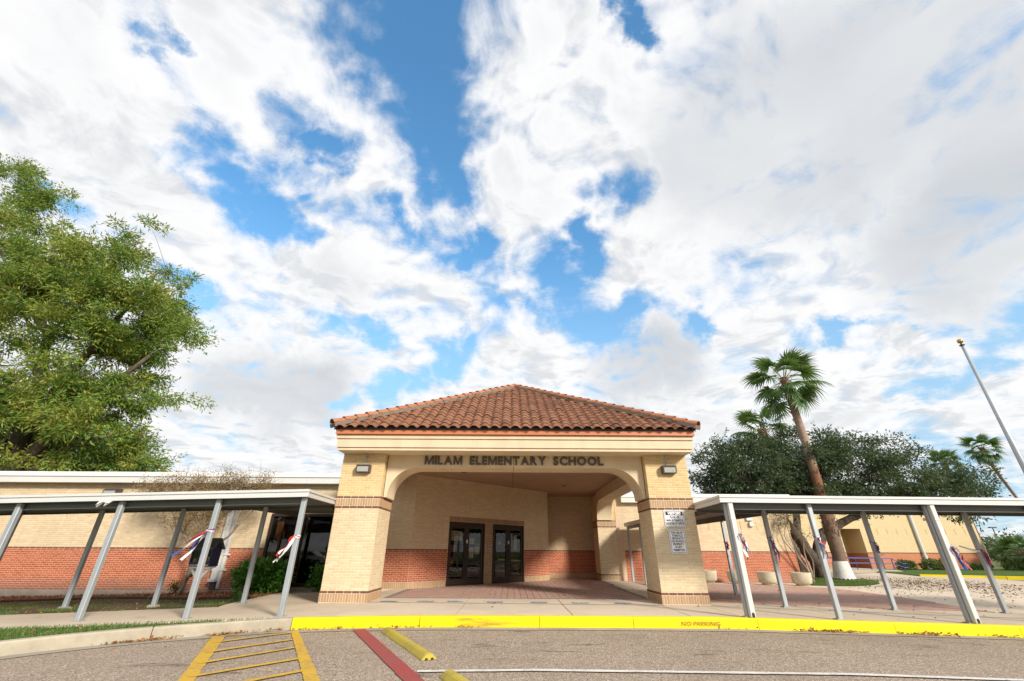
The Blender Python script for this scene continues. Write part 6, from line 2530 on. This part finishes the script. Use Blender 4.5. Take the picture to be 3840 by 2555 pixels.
def fan_palm(name, label, path, radii, scale, nf, seed, lo=-50, hi=82, boots=None, white=None, group=None, cat='palm', lean=(0, 0)):
    rg = random.Random(seed)
    t = thing(name, label, cat, path[0], group)
    # trunk with slight rings
    pts = [Vector(p) for p in smooth_line3(path, 8)]
    n = len(pts)
    rr = []
    for i in range(n):
        f = i / (n - 1) * (len(radii) - 1)
        k = min(int(f), len(radii) - 2)
        rr.append((radii[k] + (radii[k + 1] - radii[k]) * (f - k)) * (1 + rg.uniform(-0.035, 0.035)))
    m = MB()
    m.tube(pts, rr, 14)
    trunk = m.build('trunk', M['palm_trunk'], t, smooth=True)
    if boots:
        m = MB()
        for zc, count, spread in boots:
            for _ in range(count):
                z = zc + rg.uniform(-spread, spread)
                k = min(range(n), key=lambda i: abs(pts[i].z - z))
                a = rg.uniform(0, 2 * math.pi)
                c = Vector((pts[k].x, pts[k].y, z))
                rad = Vector((math.cos(a), math.sin(a), 0))
                sd = Vector((-math.sin(a), math.cos(a), 0))
                q = c + rad * rr[k] * 0.92
                tip = q + rad * rg.uniform(0.05, 0.20) + Vector((0, 0, rg.uniform(0.05, 0.34)))
                w = rg.uniform(0.03, 0.075)
                m.add([tuple(q - sd * w), tuple(q + sd * w), tuple(tip + sd * w * 0.4), tuple(tip - sd * w * 0.4), tuple(q - rad * 0.04 + Vector((0, 0, -0.1)))], [(0, 1, 2, 3), (0, 4, 1)])
        m.build('old_leaf_bases', M['palm_boot'], trunk)
    if white:
        z0, z1 = white
        m = MB()
        prof = []
        for i in range(9):
            z = z0 + (z1 - z0) * i / 8
            k = min(range(n - 1), key=lambda j: abs(pts[j].z - z))
            f = i / 8
            prof.append((0.50 - 0.19 * (z + 0.15) / 1.05 + 0.022, z))
        # ragged lower edge
        V, F, N = [], [], 36
        for i, (r, z) in enumerate(prof):
            for q in range(N):
                a = 2 * math.pi * q / N
                zz = z + (abs(math.sin(q * 1.7)) * 0.085 if i == 0 else 0)
                V.append((path[0][0] + r * math.cos(a), path[0][1] + r * math.sin(a), zz))
        for i in range(len(prof) - 1):
            for q in range(N):
                F.append((i * N + q, i * N + (q + 1) % N, (i + 1) * N + (q + 1) % N, (i + 1) * N + q))
        m.add(V, F)
        m.build('whitewash', M['whitewash'], trunk, smooth=True)
    top = pts[-1]
    ga = math.pi * (3 - math.sqrt(5))
    for i in range(nf):
        f = (i + 0.5) / nf
        el = R(hi + (lo - hi) * f ** 0.85) + rg.uniform(-0.12, 0.12)
        az = i * ga + rg.uniform(-0.25, 0.25)
        d = Vector((math.cos(az) * math.cos(el), math.sin(az) * math.cos(el), math.sin(el)))
        side = d.cross(Vector((0, 0, 1))).normalized()
        up = side.cross(d).normalized()
        roll = rg.uniform(-0.5, 0.5)
        s2 = side * math.cos(roll) + up * math.sin(roll)
        u2 = up * math.cos(roll) - side * math.sin(roll)
        k = scale * rg.uniform(0.85, 1.1)
        P = top + Vector((math.cos(az), math.sin(az), 0)) * rr[-1] * 0.5 + Vector((0, 0, -0.35 * f * scale))
        o = bpy.data.objects.new('frond', FR[i % 4])
        COL.objects.link(o)
        o.matrix_basis = Matrix(((s2.x * k, d.x * k, u2.x * k, P.x), (s2.y * k, d.y * k, u2.y * k, P.y), (s2.z * k, d.z * k, u2.z * k, P.z), (0, 0, 0, 1)))
        set_parent(o, t)
    return t


def smooth_line3(pl, m=6):
    P = [Vector(p) for p in pl]
    out = []
    for i in range(len(P) - 1):
        p0, p1, p2, p3 = P[max(i - 1, 0)], P[i], P[i + 1], P[min(i + 2, len(P) - 1)]
        for k in range(m):
            t = k / m
            out.append(0.5 * ((2 * p1) + (p2 - p0) * t + (2 * p0 - 5 * p1 + 4 * p2 - p3) * t * t + (3 * p1 - p0 - 3 * p2 + p3) * t ** 3))
    out.append(P[-1])
    return out


fan_palm('fan_palm', 'tall fan palm with whitewashed base on the grass island, its crown against the clouds', [(17.08, 24.9, -0.15), (17.12, 24.9, 0.9), (17.12, 24.9, 2.1), (17.12, 24.9, 4.2), (17.15, 24.9, 7.0), (17.05, 24.9, 9.2), (16.98, 24.9, 11.05)],
         [0.50, 0.31, 0.33, 0.27, 0.22, 0.20, 0.225], 1.10, 24, 21, lo=-58, hi=80, boots=[(2.35, 110, 0.45), (9.9, 40, 0.8), (10.5, 30, 0.5), (8.9, 14, 0.25)], white=(0.02, 0.86), group='fan palms')
fan_palm('fan_palm', 'second fan palm half hidden by the live oak, left of the tall one', [(21.3, 36, -0.2), (21.3, 36, 5), (21.3, 36, 8), (21.38, 36, 10.7)], [0.42, 0.34, 0.33, 0.36], 1.25, 20, 22, lo=-40, hi=80, boots=[(9.5, 40, 0.9), (8.2, 14, 0.3)], group='fan palms')
fan_palm('fan_palm', 'thin curved fan palm far off beside the flagpole', [(70.5, 60, -0.3), (68.6, 60, 4), (67.1, 60, 8.5), (66.1, 60, 12), (65.7, 60, 14.6)], [0.27, 0.19, 0.18, 0.18, 0.34], 1.15, 30, 23, lo=-60, hi=75, group='fan palms')
fan_palm('fan_palm', 'palm crown just showing above the right end of the live oak', [(59.8, 60, -0.3), (59.8, 60, 6), (59.7, 60, 12.6)], [0.3, 0.25, 0.26], 1.05, 20, 24, lo=-10, hi=80, group='fan palms')
fan_palm('low_palm', 'low bushy fan palm with thick brown trunk by the gymnasium corner', [(46.5, 43.0, -0.3), (46.2, 43.0, 0.6), (46.0, 43.0, 1.35)], [0.36, 0.34, 0.30], 0.98, 30, 25, lo=-35, hi=80, boots=[(1.1, 40, 0.5)], group='low palms')
fan_palm('low_palm', 'shorter fan palm beside the low bushy one', [(47.6, 42.0, -0.3), (47.8, 42.0, 0.4), (48.0, 42.0, 0.7)], [0.28, 0.26, 0.24], 0.95, 20, 26, lo=-30, hi=70, group='low palms')


# ------------------------------------------------------------------ crape myrtles, shrubs
def thin_tree(name, label, base, stems, ells, nclust, nleaf, csize, llen, lwid, leaf, bark, seed, extra=None):
    rng = np.random.default_rng(seed)
    t = thing(name, label, 'small tree', base)
    mb = MB()
    tips = []
    for st in stems:
        P = smooth_line3([s[:3] for s in st], 4)
        rr = np.interp(np.linspace(0, len(st) - 1, len(P)), range(len(st)), [s[3] for s in st])
        mb.tube(P, list(rr), 7)
        tips += [np.array(p) for p in P[len(P) // 2:]]
    tips = np.array(tips)
    C, D = crown_points(ells, nclust, rng, 0.2)
    for i in range(0, nclust):
        j = int(np.argmin(((tips - C[i]) ** 2).sum(1)))
        limb(mb, tips[j], C[i], 0.012, 0.004, rng, 4, 0.25, 4)
        for _ in range(2):
            limb(mb, C[i], C[i] + D[i] * 0.2 + rng.normal(size=3) * 0.2 + np.array([0, 0, 0.12]), 0.005, 0.002, rng, 2, 0.2, 3)
    mb.build('trunk', M[bark], t, smooth=True)
    ci = np.repeat(np.arange(nclust), nleaf)
    n = len(ci)
    P = C[ci] + rng.normal(size=(n, 3)) * csize
    v, q = leaf_soup(P, rng.normal(size=(n, 3)) + np.array([0, 0, 0.2]), llen, lwid, rng)
    obj('crown', fast_mesh('crown', v, q, M[leaf]), t)
    if extra:
        n2, mat, sz = extra
        P = C[rng.integers(0, nclust, n2)] + rng.normal(size=(n2, 3)) * csize * 1.2 + np.array([0, 0, 0.1])
        k = 14
        P = np.repeat(P, k, 0) + rng.normal(size=(n2 * k, 3)) * np.array([0.05, 0.05, 0.10])
        v, q = leaf_soup(P, rng.normal(size=(n2 * k, 3)), sz, sz * 0.6, rng)
        obj('seed_heads', fast_mesh('seed_heads', v, q, M[mat]), t)
    return t


B = (-11.25, 16.9, -0.1)
thin_tree('crape_myrtle', 'small crape myrtle with rusty thinning leaves behind the navy book box', B,
          [[(-11.3, 16.9, -0.15, 0.075), (-11.2, 16.9, 0.6, 0.06), (-11.35, 16.85, 1.3, 0.05), (-11.75, 16.8, 1.9, 0.04), (-11.4, 16.7, 2.5, 0.028), (-11.8, 16.6, 3.4, 0.012)],
           [(-11.2, 16.9, 0.3, 0.06), (-10.95, 16.8, 1.2, 0.045), (-10.65, 16.7, 1.8, 0.035), (-10.95, 16.7, 2.5, 0.025), (-10.8, 16.6, 3.3, 0.012)],
           [(-11.1, 16.9, 0.4, 0.055), (-10.5, 16.75, 1.3, 0.04), (-9.9, 16.6, 1.75, 0.035), (-9.75, 16.5, 2.4, 0.022), (-9.6, 16.5, 3.3, 0.010)],
           [(-11.35, 16.85, 1.3, 0.04), (-12.1, 16.7, 2.2, 0.025), (-12.8, 16.6, 3.1, 0.010)], [(-9.9, 16.6, 1.75, 0.03), (-9.3, 16.5, 2.6, 0.015)]],
          [(-12.4, 16.6, 3.15, 1.35, 0.7, 0.62), (-11.0, 16.5, 3.25, 1.3, 0.7, 0.62), (-9.6, 16.5, 3.2, 0.95, 0.6, 0.6), (-13.2, 16.6, 2.95, 0.7, 0.5, 0.35), (-11.4, 16.6, 2.2, 1.2, 0.5, 0.5)],
          230, 26, 0.12, 0.065, 0.036, 'myrtle_leaf', 'pale_bark', 31, extra=(800, 'seed_head', 0.04))
B = (14.35, 23.1, -0.1)
thin_tree('crape_myrtle', 'bare thin multi stemmed crape myrtle at the edge of the grass island', B,
          [[(14.4, 23.1, -0.15, 0.07), (14.1, 23.1, 0.6, 0.045), (13.85, 23.1, 1.3, 0.03), (13.75, 23.1, 2.3, 0.016), (13.6, 23.0, 3.1, 0.008)],
           [(14.35, 23.1, 0.2, 0.05), (13.8, 23.0, 1.1, 0.03), (13.3, 23.0, 1.9, 0.02), (13.3, 23.0, 2.9, 0.008)],
           [(14.4, 23.15, 0.2, 0.05), (14.25, 23.1, 1.2, 0.03), (14.4, 23.1, 2.1, 0.018), (14.3, 23.1, 3.1, 0.008)],
           [(14.4, 23.15, 0.1, 0.04), (14.55, 23.1, 0.9, 0.025), (14.35, 23.1, 1.6, 0.015), (14.75, 23.1, 2.1, 0.012)], [(13.85, 23.1, 1.3, 0.022), (13.5, 23.1, 2.0, 0.014), (13.9, 23.0, 2.9, 0.007)]],
          [(13.9, 23.0, 2.6, 0.85, 0.6, 0.55), (14.5, 23.1, 2.1, 0.5, 0.4, 0.5), (13.5, 23.0, 2.9, 0.6, 0.5, 0.4)], 75, 16, 0.12, 0.055, 0.028, 'dry_leaf', 'pale_bark', 32)


def shrub(label, x, y, z, rx, ry, rz, n, llen, lwid, leaf, seed, name='shrub', group=None):
    rng = np.random.default_rng(seed)
    t = thing(name, label, 'shrub', (x, y, z), group)
    ells = [(x, y, z + rz * 0.9, rx, ry, rz)]
    for k in range(6):
        a = rng.random() * 6.28
        ells.append((x + math.cos(a) * rx * 0.55, y + math.sin(a) * ry * 0.5, z + rz * rng.uniform(0.6, 1.45), rx * 0.5, ry * 0.5, rz * 0.5))
    C, D = crown_points(ells, n // 9, rng, 0.55)
    mb = MB()
    for i in range(0, len(C), 4):
        limb(mb, (x + rng.normal() * 0.08, y + rng.normal() * 0.08, z - 0.05), C[i], 0.014, 0.004, rng, 4, 0.15, 4)
    mb.build('stem', M['bark'], t)
    ci = np.repeat(np.arange(len(C)), 9)
    m_ = len(ci)
    P = C[ci] + rng.normal(size=(m_, 3)) * 0.07
    P[:, 2] = np.maximum(P[:, 2], z + 0.02)
    v, q = leaf_soup(P, D[ci] + rng.normal(size=(m_, 3)) * 0.6 + np.array([0, 0, 0.15]), llen, lwid, rng, 0.4)
    obj('foliage', fast_mesh('foliage', v, q, M[leaf]), t)
    return t


shrub('large glossy green bush in front of the dark window wall', -8.55, 16.75, -0.08, 0.88, 0.62, 0.52, 3200, 0.15, 0.095, 'bush_leaf', 41)
shrub('lower glossy green bush between the slim post and the left brick pillar', -6.35, 17.25, -0.06, 0.75, 0.42, 0.42, 2200, 0.15, 0.095, 'bush_leaf', 42)
shrub('small tuft of green at the foot of the book box', -8.2, 14.9, -0.1, 0.12, 0.1, 0.09, 120, 0.09, 0.05, 'bush_leaf', 43)
shrub('weak green sprout by the wall left of the crape myrtle', -11.7, 17.2, -0.1, 0.22, 0.15, 0.14, 160, 0.10, 0.04, 'shrub_leaf', 44)
for i, (x, h, s, lab) in enumerate(((32.9, 0.75, 0.75, 'rounded green shrub at the left end of the gymnasium bed beside the ramp'), (34.9, 0.80, 0.72, 'green shrub at the foot of the gymnasium downpipe'), (37.0, 0.85, 0.85, 'green shrub with orange flowers between the downpipe and the white post'), (40.0, 0.55, 0.65, 'low green shrub near the right end of the gymnasium wall'), (43.4, 0.85, 1.1, 'broad dark shrub under the low palm'))):
    sh = shrub(lab, x * 40.5 / 38.3 if x < 36 else x + 1.2, 42.3, -0.25, s, 0.6, h * 0.62, 900, 0.20, 0.09, 'shrub_leaf', 50 + i, group='shrubs along the gymnasium wall')
    if 'orange' in lab:
        rng = np.random.default_rng(5)
        P = np.array([x + 1.2, 41.8, 0.5]) + rng.normal(size=(60, 3)) * np.array([0.5, 0.15, 0.3])
        v, q = leaf_soup(P, rng.normal(size=(60, 3)), 0.12, 0.1, rng)
        obj('flowers', fast_mesh('flowers', v, q, M['ribbon_red']), sh)

# grass island under the palm
IS = [(13.25, 21.9), (14.0, 21.55), (15.2, 21.65), (16.6, 22.5), (17.8, 23.6), (18.6, 24.9), (18.5, 26.6), (17.2, 28.2), (15.2, 28.4), (13.6, 27.0), (13.9, 24.4), (13.4, 23.0)]
m = MB()
ISC = smooth_line(IS + [IS[0]], 5)
cx, cy = 16.0, 24.9
vs = [(cx, cy, gz(cx, cy) + 0.06)] + [(p[0], p[1], gz(*p) - 0.01) for p in ISC]
m.add(vs, [(0, k, k + 1) for k in range(1, len(ISC))])
structure('grass_island', m, M['lawn'])


def blades(name, pts, h, w, mat, seed, lean=0.5):
    rng = np.random.default_rng(seed)
    n = len(pts)
    d = unit(rng.normal(size=(n, 3)) * np.array([lean, lean, 0.15]) + np.array([0, 0, 1.0]))
    v, q = leaf_soup(np.array(pts), d, h, w, rng, 0.5)
    o = obj(name, fast_mesh(name, v, q, M[mat]))
    o['kind'] = 'stuff'
    return o


def scatter(poly, n, seed, dens=None):
    rng = np.random.default_rng(seed)
    xs = [p[0] for p in poly]
    ys = [p[1] for p in poly]
    f = in_poly(poly)
    out = []
    while len(out) < n:
        x, y = rng.uniform(min(xs), max(xs)), rng.uniform(min(ys), max(ys))
        if f(x, y) and (dens is None or rng.random() < dens(x, y)):
            out.append((x, y))
    return out


ip = [(x, y, gz(x, y) + 0.02 + 0.05 * max(0, 1 - math.hypot(x - cx, y - cy) / 3.4)) for x, y in scatter(ISC, 16000, 61)]
blades('island_grass', ip, 0.075, 0.012, 'grass_blade', 62)
LS = LAWN_OUT[2:] + [(-16, 6.0), (-15, 8.4), (-12, 9.2), (-9.76, 9.66), (-8.54, 9.85), (-6.63, 10.06), (-5.2, 10.22)]
LS = [p for p in LAWN_OUT if p[1] > 4.5] + [(-13, 4.5), (-15, 8.4), (-12, 9.22), (-9.76, 9.68), (-8.54, 9.87), (-6.63, 10.10), (-4.7, 10.34)]


def vn(x, y):      # patchiness
    return 0.5 + 0.5 * math.sin(x * 1.7 + 2 * math.sin(y * 1.3)) * math.sin(y * 2.3 + 1.3 * math.sin(x * 0.9))


gp = [(x, y, gz(x, y) - 0.015) for x, y in scatter(LS, 30000, 63, lambda x, y: (0.45 + 0.55 * vn(x, y)) * min(1, 0.25 + 0.4 * max(0, -4.7 - x)))]
blades('lawn_grass', gp, 0.065, 0.010, 'grass_blade', 64)
SP = [(-7.5, 12.8), (-10.4, 12.3), (-12.1, 12.1), (-15, 11.6), (-15.5, 15.6), (-13, 16.1), (-10.2, 15.3), (-8.2, 15.1)]
gp = [(x, y, gz(x, y) - 0.02) for x, y in scatter(SP, 6500, 65, lambda x, y: max(0.03, vn(x * 1.3 + 2, y * 1.6) * 1.6 - 0.75))]
blades('sparse_grass', gp, 0.055, 0.010, 'grass_blade', 66)
MP = [(-7.9, 15.2), (-10.2, 15.6), (-13, 16.45), (-16.2, 16.05), (-17.5, 15.9), (-17.5, 17.7), (-8.1, 17.7)]


def chips(name, pts, size, mat, seed, flat=0.35, asp=0.3):
    rng = np.random.default_rng(seed)
    n = len(pts)
    d = unit(rng.normal(size=(n, 3)) * np.array([1, 1, flat]))
    v, q = leaf_soup(np.array(pts), d, size, size * asp, rng, 0.3)
    zmin = np.repeat(np.array(pts)[:, 2], 4)
    v[:, 2] = np.maximum(v[:, 2], zmin)
    o = obj(name, fast_mesh(name, v, q, M[mat]))
    o['kind'] = 'stuff'
    return o


chips('mulch', [(x, y, gz(x, y) - 0.008 + random.random() * 0.02) for x, y in scatter(MP, 9000, 67)], 0.10, 'mulch', 68)
# fallen leaves
FL = []
for _ in range(260):
    x, y = scatter(SP, 1, random.randrange(10 ** 6))[0]
    FL.append((x, y, gz(x, y) - 0.005))
for _ in range(200):
    x, y = scatter(LS, 1, random.randrange(10 ** 6))[0]
    FL.append((x, y, gz(x, y) + 0.03))


def along_kerb(x0, x1, n, spread=0.10):
    for _ in range(n):
        x = random.triangular(x0, x1, (x0 + x1) / 2)
        y = kerb_y(x, KF) - 0.005 - abs(random.gauss(0, spread))
        pile = max(0, 1 - abs(kerb_y(x, KF) - y) / 0.12) * 0.035
        FL.append((x, y, gz(x, y) + ROAD_DZ + 0.004 + random.random() * pile))


for a, b, n in ((-7.2, -5.9, 150), (-5.9, -5.1, 90), (-5.4, -4.0, 50), (-4.3, -3.0, 45), (-2.9, -1.6, 35), (-1.3, -0.6, 30), (5.8, 7.6, 190), (7.9, 9.4, 130), (9.6, 11.0, 40), (4.0, 5.2, 8), (11, 13, 60)):
    along_kerb(a, b, n, 0.07)
for x0, x1 in ((-9, 12),):
    for _ in range(55):
        x = random.uniform(x0, x1)
        y = random.uniform(6.2, 10.3)
        FL.append((x, y, gz(x, y) + ROAD_DZ + 0.006))
chips('fallen_leaves', FL, 0.065, 'dead_leaf', 70, 0.25, 0.55)
# dark litter of the oak on the plaza
def litter_d(x, y):
    d = (x - 19.5) ** 2 / 22 + (y - 23.5) ** 2 / 26
    return min(1.0, 1.1 * math.exp(-d * 1.1) + 0.02)


LP = [(13.2, 13.2), (22, 12.6), (25, 29), (21.5, 31), (18.8, 27), (18.9, 24.6), (16.8, 22.2), (14.6, 21.3), (13.4, 20)]
LL = [(x, y, gz(x, y) - 0.008) for x, y in scatter(LP, 2600, 71, litter_d)]
chips('oak_litter', LL, 0.085, 'dark_leaf', 72, 0.3, 0.6)
LL = [(random.uniform(-3, 5), random.uniform(11, 22), 0.012) for _ in range(30)] + [(x, y, gz(x, y) + 0.012) for x, y in [(random.uniform(5.6, 13), random.uniform(11.2, 20)) for _ in range(45)]]
chips('leaf_litter', [p for p in LL if not (-3.8 < p[0] < 5.4 and p[1] > 17.8 + (p[0] + 3.7))], 0.075, 'dark_leaf', 73, 0.2, 0.6)

# ------------------------------------------------------------------ far background on the right
tl = []
rng = np.random.default_rng(80)
ells = [(90 + 9 * k + rng.normal() * 3, 150 + rng.normal() * 8, 1.8 + rng.random() * 1.5, 7, 4, 3.0 + rng.random() * 1.8) for k in range(22)]
C, D = crown_points(ells, 1500, rng, 0.3)
ci = np.repeat(np.arange(1500), 12)
P = C[ci] + rng.normal(size=(len(ci), 3)) * 0.7
v, q = leaf_soup(P, rng.normal(size=(len(ci), 3)), 0.9, 0.6, rng)
o = obj('treeline', fast_mesh('treeline', v, q, M['tree_far']))
o['kind'] = 'stuff'
lp = thing('lamp_post', 'thin lamp post standing far off beyond the gymnasium corner', 'lamp post', (112, 108, -0.6))
m = MB()
m.tube([(112, 108, -0.6), (112, 108, 6.6)], [0.14, 0.10], 8)
m.build('pole', M['fixture_brown'], lp)
m = MB()
m.bbox(111.2, 112.9, 107.8, 108.3, 6.6, 6.85, 0.03)
m.build('lamp_head', M['fixture_brown'], lp)
fe = thing('chain_link_fence', 'grey chain link fence running off from the gymnasium corner', 'fence', (52, 60, -0.5))
m = MB()
for z in (0.02, 1.75):
    m.tube([(46, 52, z), (62, 68, z), (90, 96, z)], 0.03, 6)
m.build('rail', M['galvanised'], fe)
for k in range(12):
    m = MB()
    x, y = 46 + k * 3.4, 52 + k * 3.4
    m.tube([(x, y, -0.6), (x, y, 1.8)], 0.035, 6)
    m.build('post', M['galvanised'], fe)
m = MB()
for k in range(150):
    x, y = 46 + k * 0.25, 52 + k * 0.25
    for s in (1, -1):
        a, b = (0.05, 1.72) if s > 0 else (1.72, 0.05)
        m.add([(x, y, a), (x + 0.02, y + 0.02, a), (x + 1.22, y + 1.22, b), (x + 1.2, y + 1.2, b)], [(0, 1, 2, 3)])
m.build('mesh_wire', M['galvanised'], fe)

# ------------------------------------------------------------------ what the glass reflects: the far side of the road
structure('opposite_lawn', strip([(42, 14), (34, 2), (20, -22), (-60, -30)], [(110, 30), (110, -20), (110, -90), (-60, -110)], 0.05, n=10, sub=4), M['lawn'])
ok = group_structure('opposite_kerb')
pk = [(42, 14), (34, 2), (20, -22), (-60, -30)]
for a, b in zip(pk, pk[1:]):
    m = MB()
    m.obox(((a[0] + b[0]) / 2, (a[1] + b[1]) / 2, -0.12), ((b[0] - a[0]) / 2 - 0.01, (b[1] - a[1]) / 2, 0), (0.05, 0.08, 0), (0, 0, 0.14))
    m.build('kerb_segment', M['kerb_yellow'], ok)
for i, (x, y, h) in enumerate(((48, 13, 11), (58, 24, 12.0), (50, 2, 11.0), (-22, -44, 9), (-6, -46, 8.5), (-38, -42, 9.5), (14, -44, 9))):
    leafy_tree('shade_tree', ['round shade tree nearest the opposite kerb, reflected in the right door', 'round shade tree farthest along the road, reflected in the left door', 'round shade tree between the other two in the door reflection', 'round shade tree behind the white car', 'low round shade tree right of the white car', 'tallest round shade tree left of the white car', 'round shade tree farthest right of the white car'][i], 'tree', (x, y, -0.3),
               [[(x, y, -0.4, 0.3), (x, y, h * 0.35, 0.22), (x + 0.3, y, h * 0.7, 0.08)]],
               [(x, y, h * 0.62, h * 0.48, h * 0.48, h * 0.36)], 150, 26, 0.7, 0.5, 0.3, 'oak_leaf', 'bark', 90 + i, twigs=False, group='trees across the road')


# ------------------------------------------------------------------ the white car across the road, seen in the window glass
car = thing('parked_car', 'white estate car parked across the road, seen only in the window glass', 'car', (-25, -24, -0.5))
cx, cy, cz = -25.0, -24.0, -0.47
side = [(-2.3, 0.35), (-2.33, 0.75), (-2.25, 0.98), (-1.95, 1.45), (-1.6, 1.62), (-0.3, 1.68), (0.55, 1.60), (1.25, 1.08), (2.05, 0.92), (2.3, 0.70), (2.32, 0.38), (1.85, 0.30), (-1.85, 0.30)]
m = MB()
n = len(side)
vs = []
for w in (-0.90, -0.84, 0.84, 0.90):
    for (x, z) in side:
        k = 1.0 if abs(w) < 0.87 else 0.985
        ins = 0.0 if z < 1.0 else (z - 1.0) * 0.28
        vs.append((cx + x * k, cy + (abs(w) - ins) * (1 if w > 0 else -1), cz + z))
order = [0, 1, 2, 3]
fs = []
for a in range(3):
    for i in range(n):
        j = (i + 1) % n
        fs.append((a * n + i, a * n + j, (a + 1) * n + j, (a + 1) * n + i))
fs.append(tuple(range(n))[::-1])
fs.append(tuple(range(3 * n, 4 * n)))
m.add(vs, fs)
m.build('body', M['white_trim'], car)
for s in (-1, 1):
    for P in ([(-1.78, 1.08), (-1.66, 1.42), (-0.45, 1.50), (-0.45, 1.08)], [(-0.38, 1.08), (-0.38, 1.50), (0.42, 1.46), (0.98, 1.08)]):
        m = MB()
        V = [(cx + x, cy + s * (0.912 - max(0, z - 1.0) * 0.28), cz + z) for x, z in P] + [(cx + x, cy + s * (0.86 - max(0, z - 1.0) * 0.28), cz + z) for x, z in P]
        m.add(V, [(0, 1, 2, 3), (4, 7, 6, 5), (0, 4, 5, 1), (1, 5, 6, 2), (2, 6, 7, 3), (3, 7, 4, 0)])
        m.build('window', M['black'], car)
    for x in (-1.45, 1.42):
        m = MB()
        m.lathe([(0.0, -0.11), (0.30, -0.11), (0.34, -0.07), (0.34, 0.07), (0.30, 0.11), (0.0, 0.11)], (0, 0, 0), 20)
        m.v = [(cx + x + a, cy + s * 0.82 + c, cz + 0.34 + b) for a, b, c in m.v]
        wh = m.build('wheel', M['black'], car)
        m = MB()
        m.lathe([(0.0, 0.12), (0.19, 0.118), (0.21, 0.10)], (0, 0, 0), 14)
        m.v = [(cx + x + a, cy + s * (0.82 + c), cz + 0.34 + b) for a, b, c in m.v]
        m.build('rim', M['galvanised'], wh)
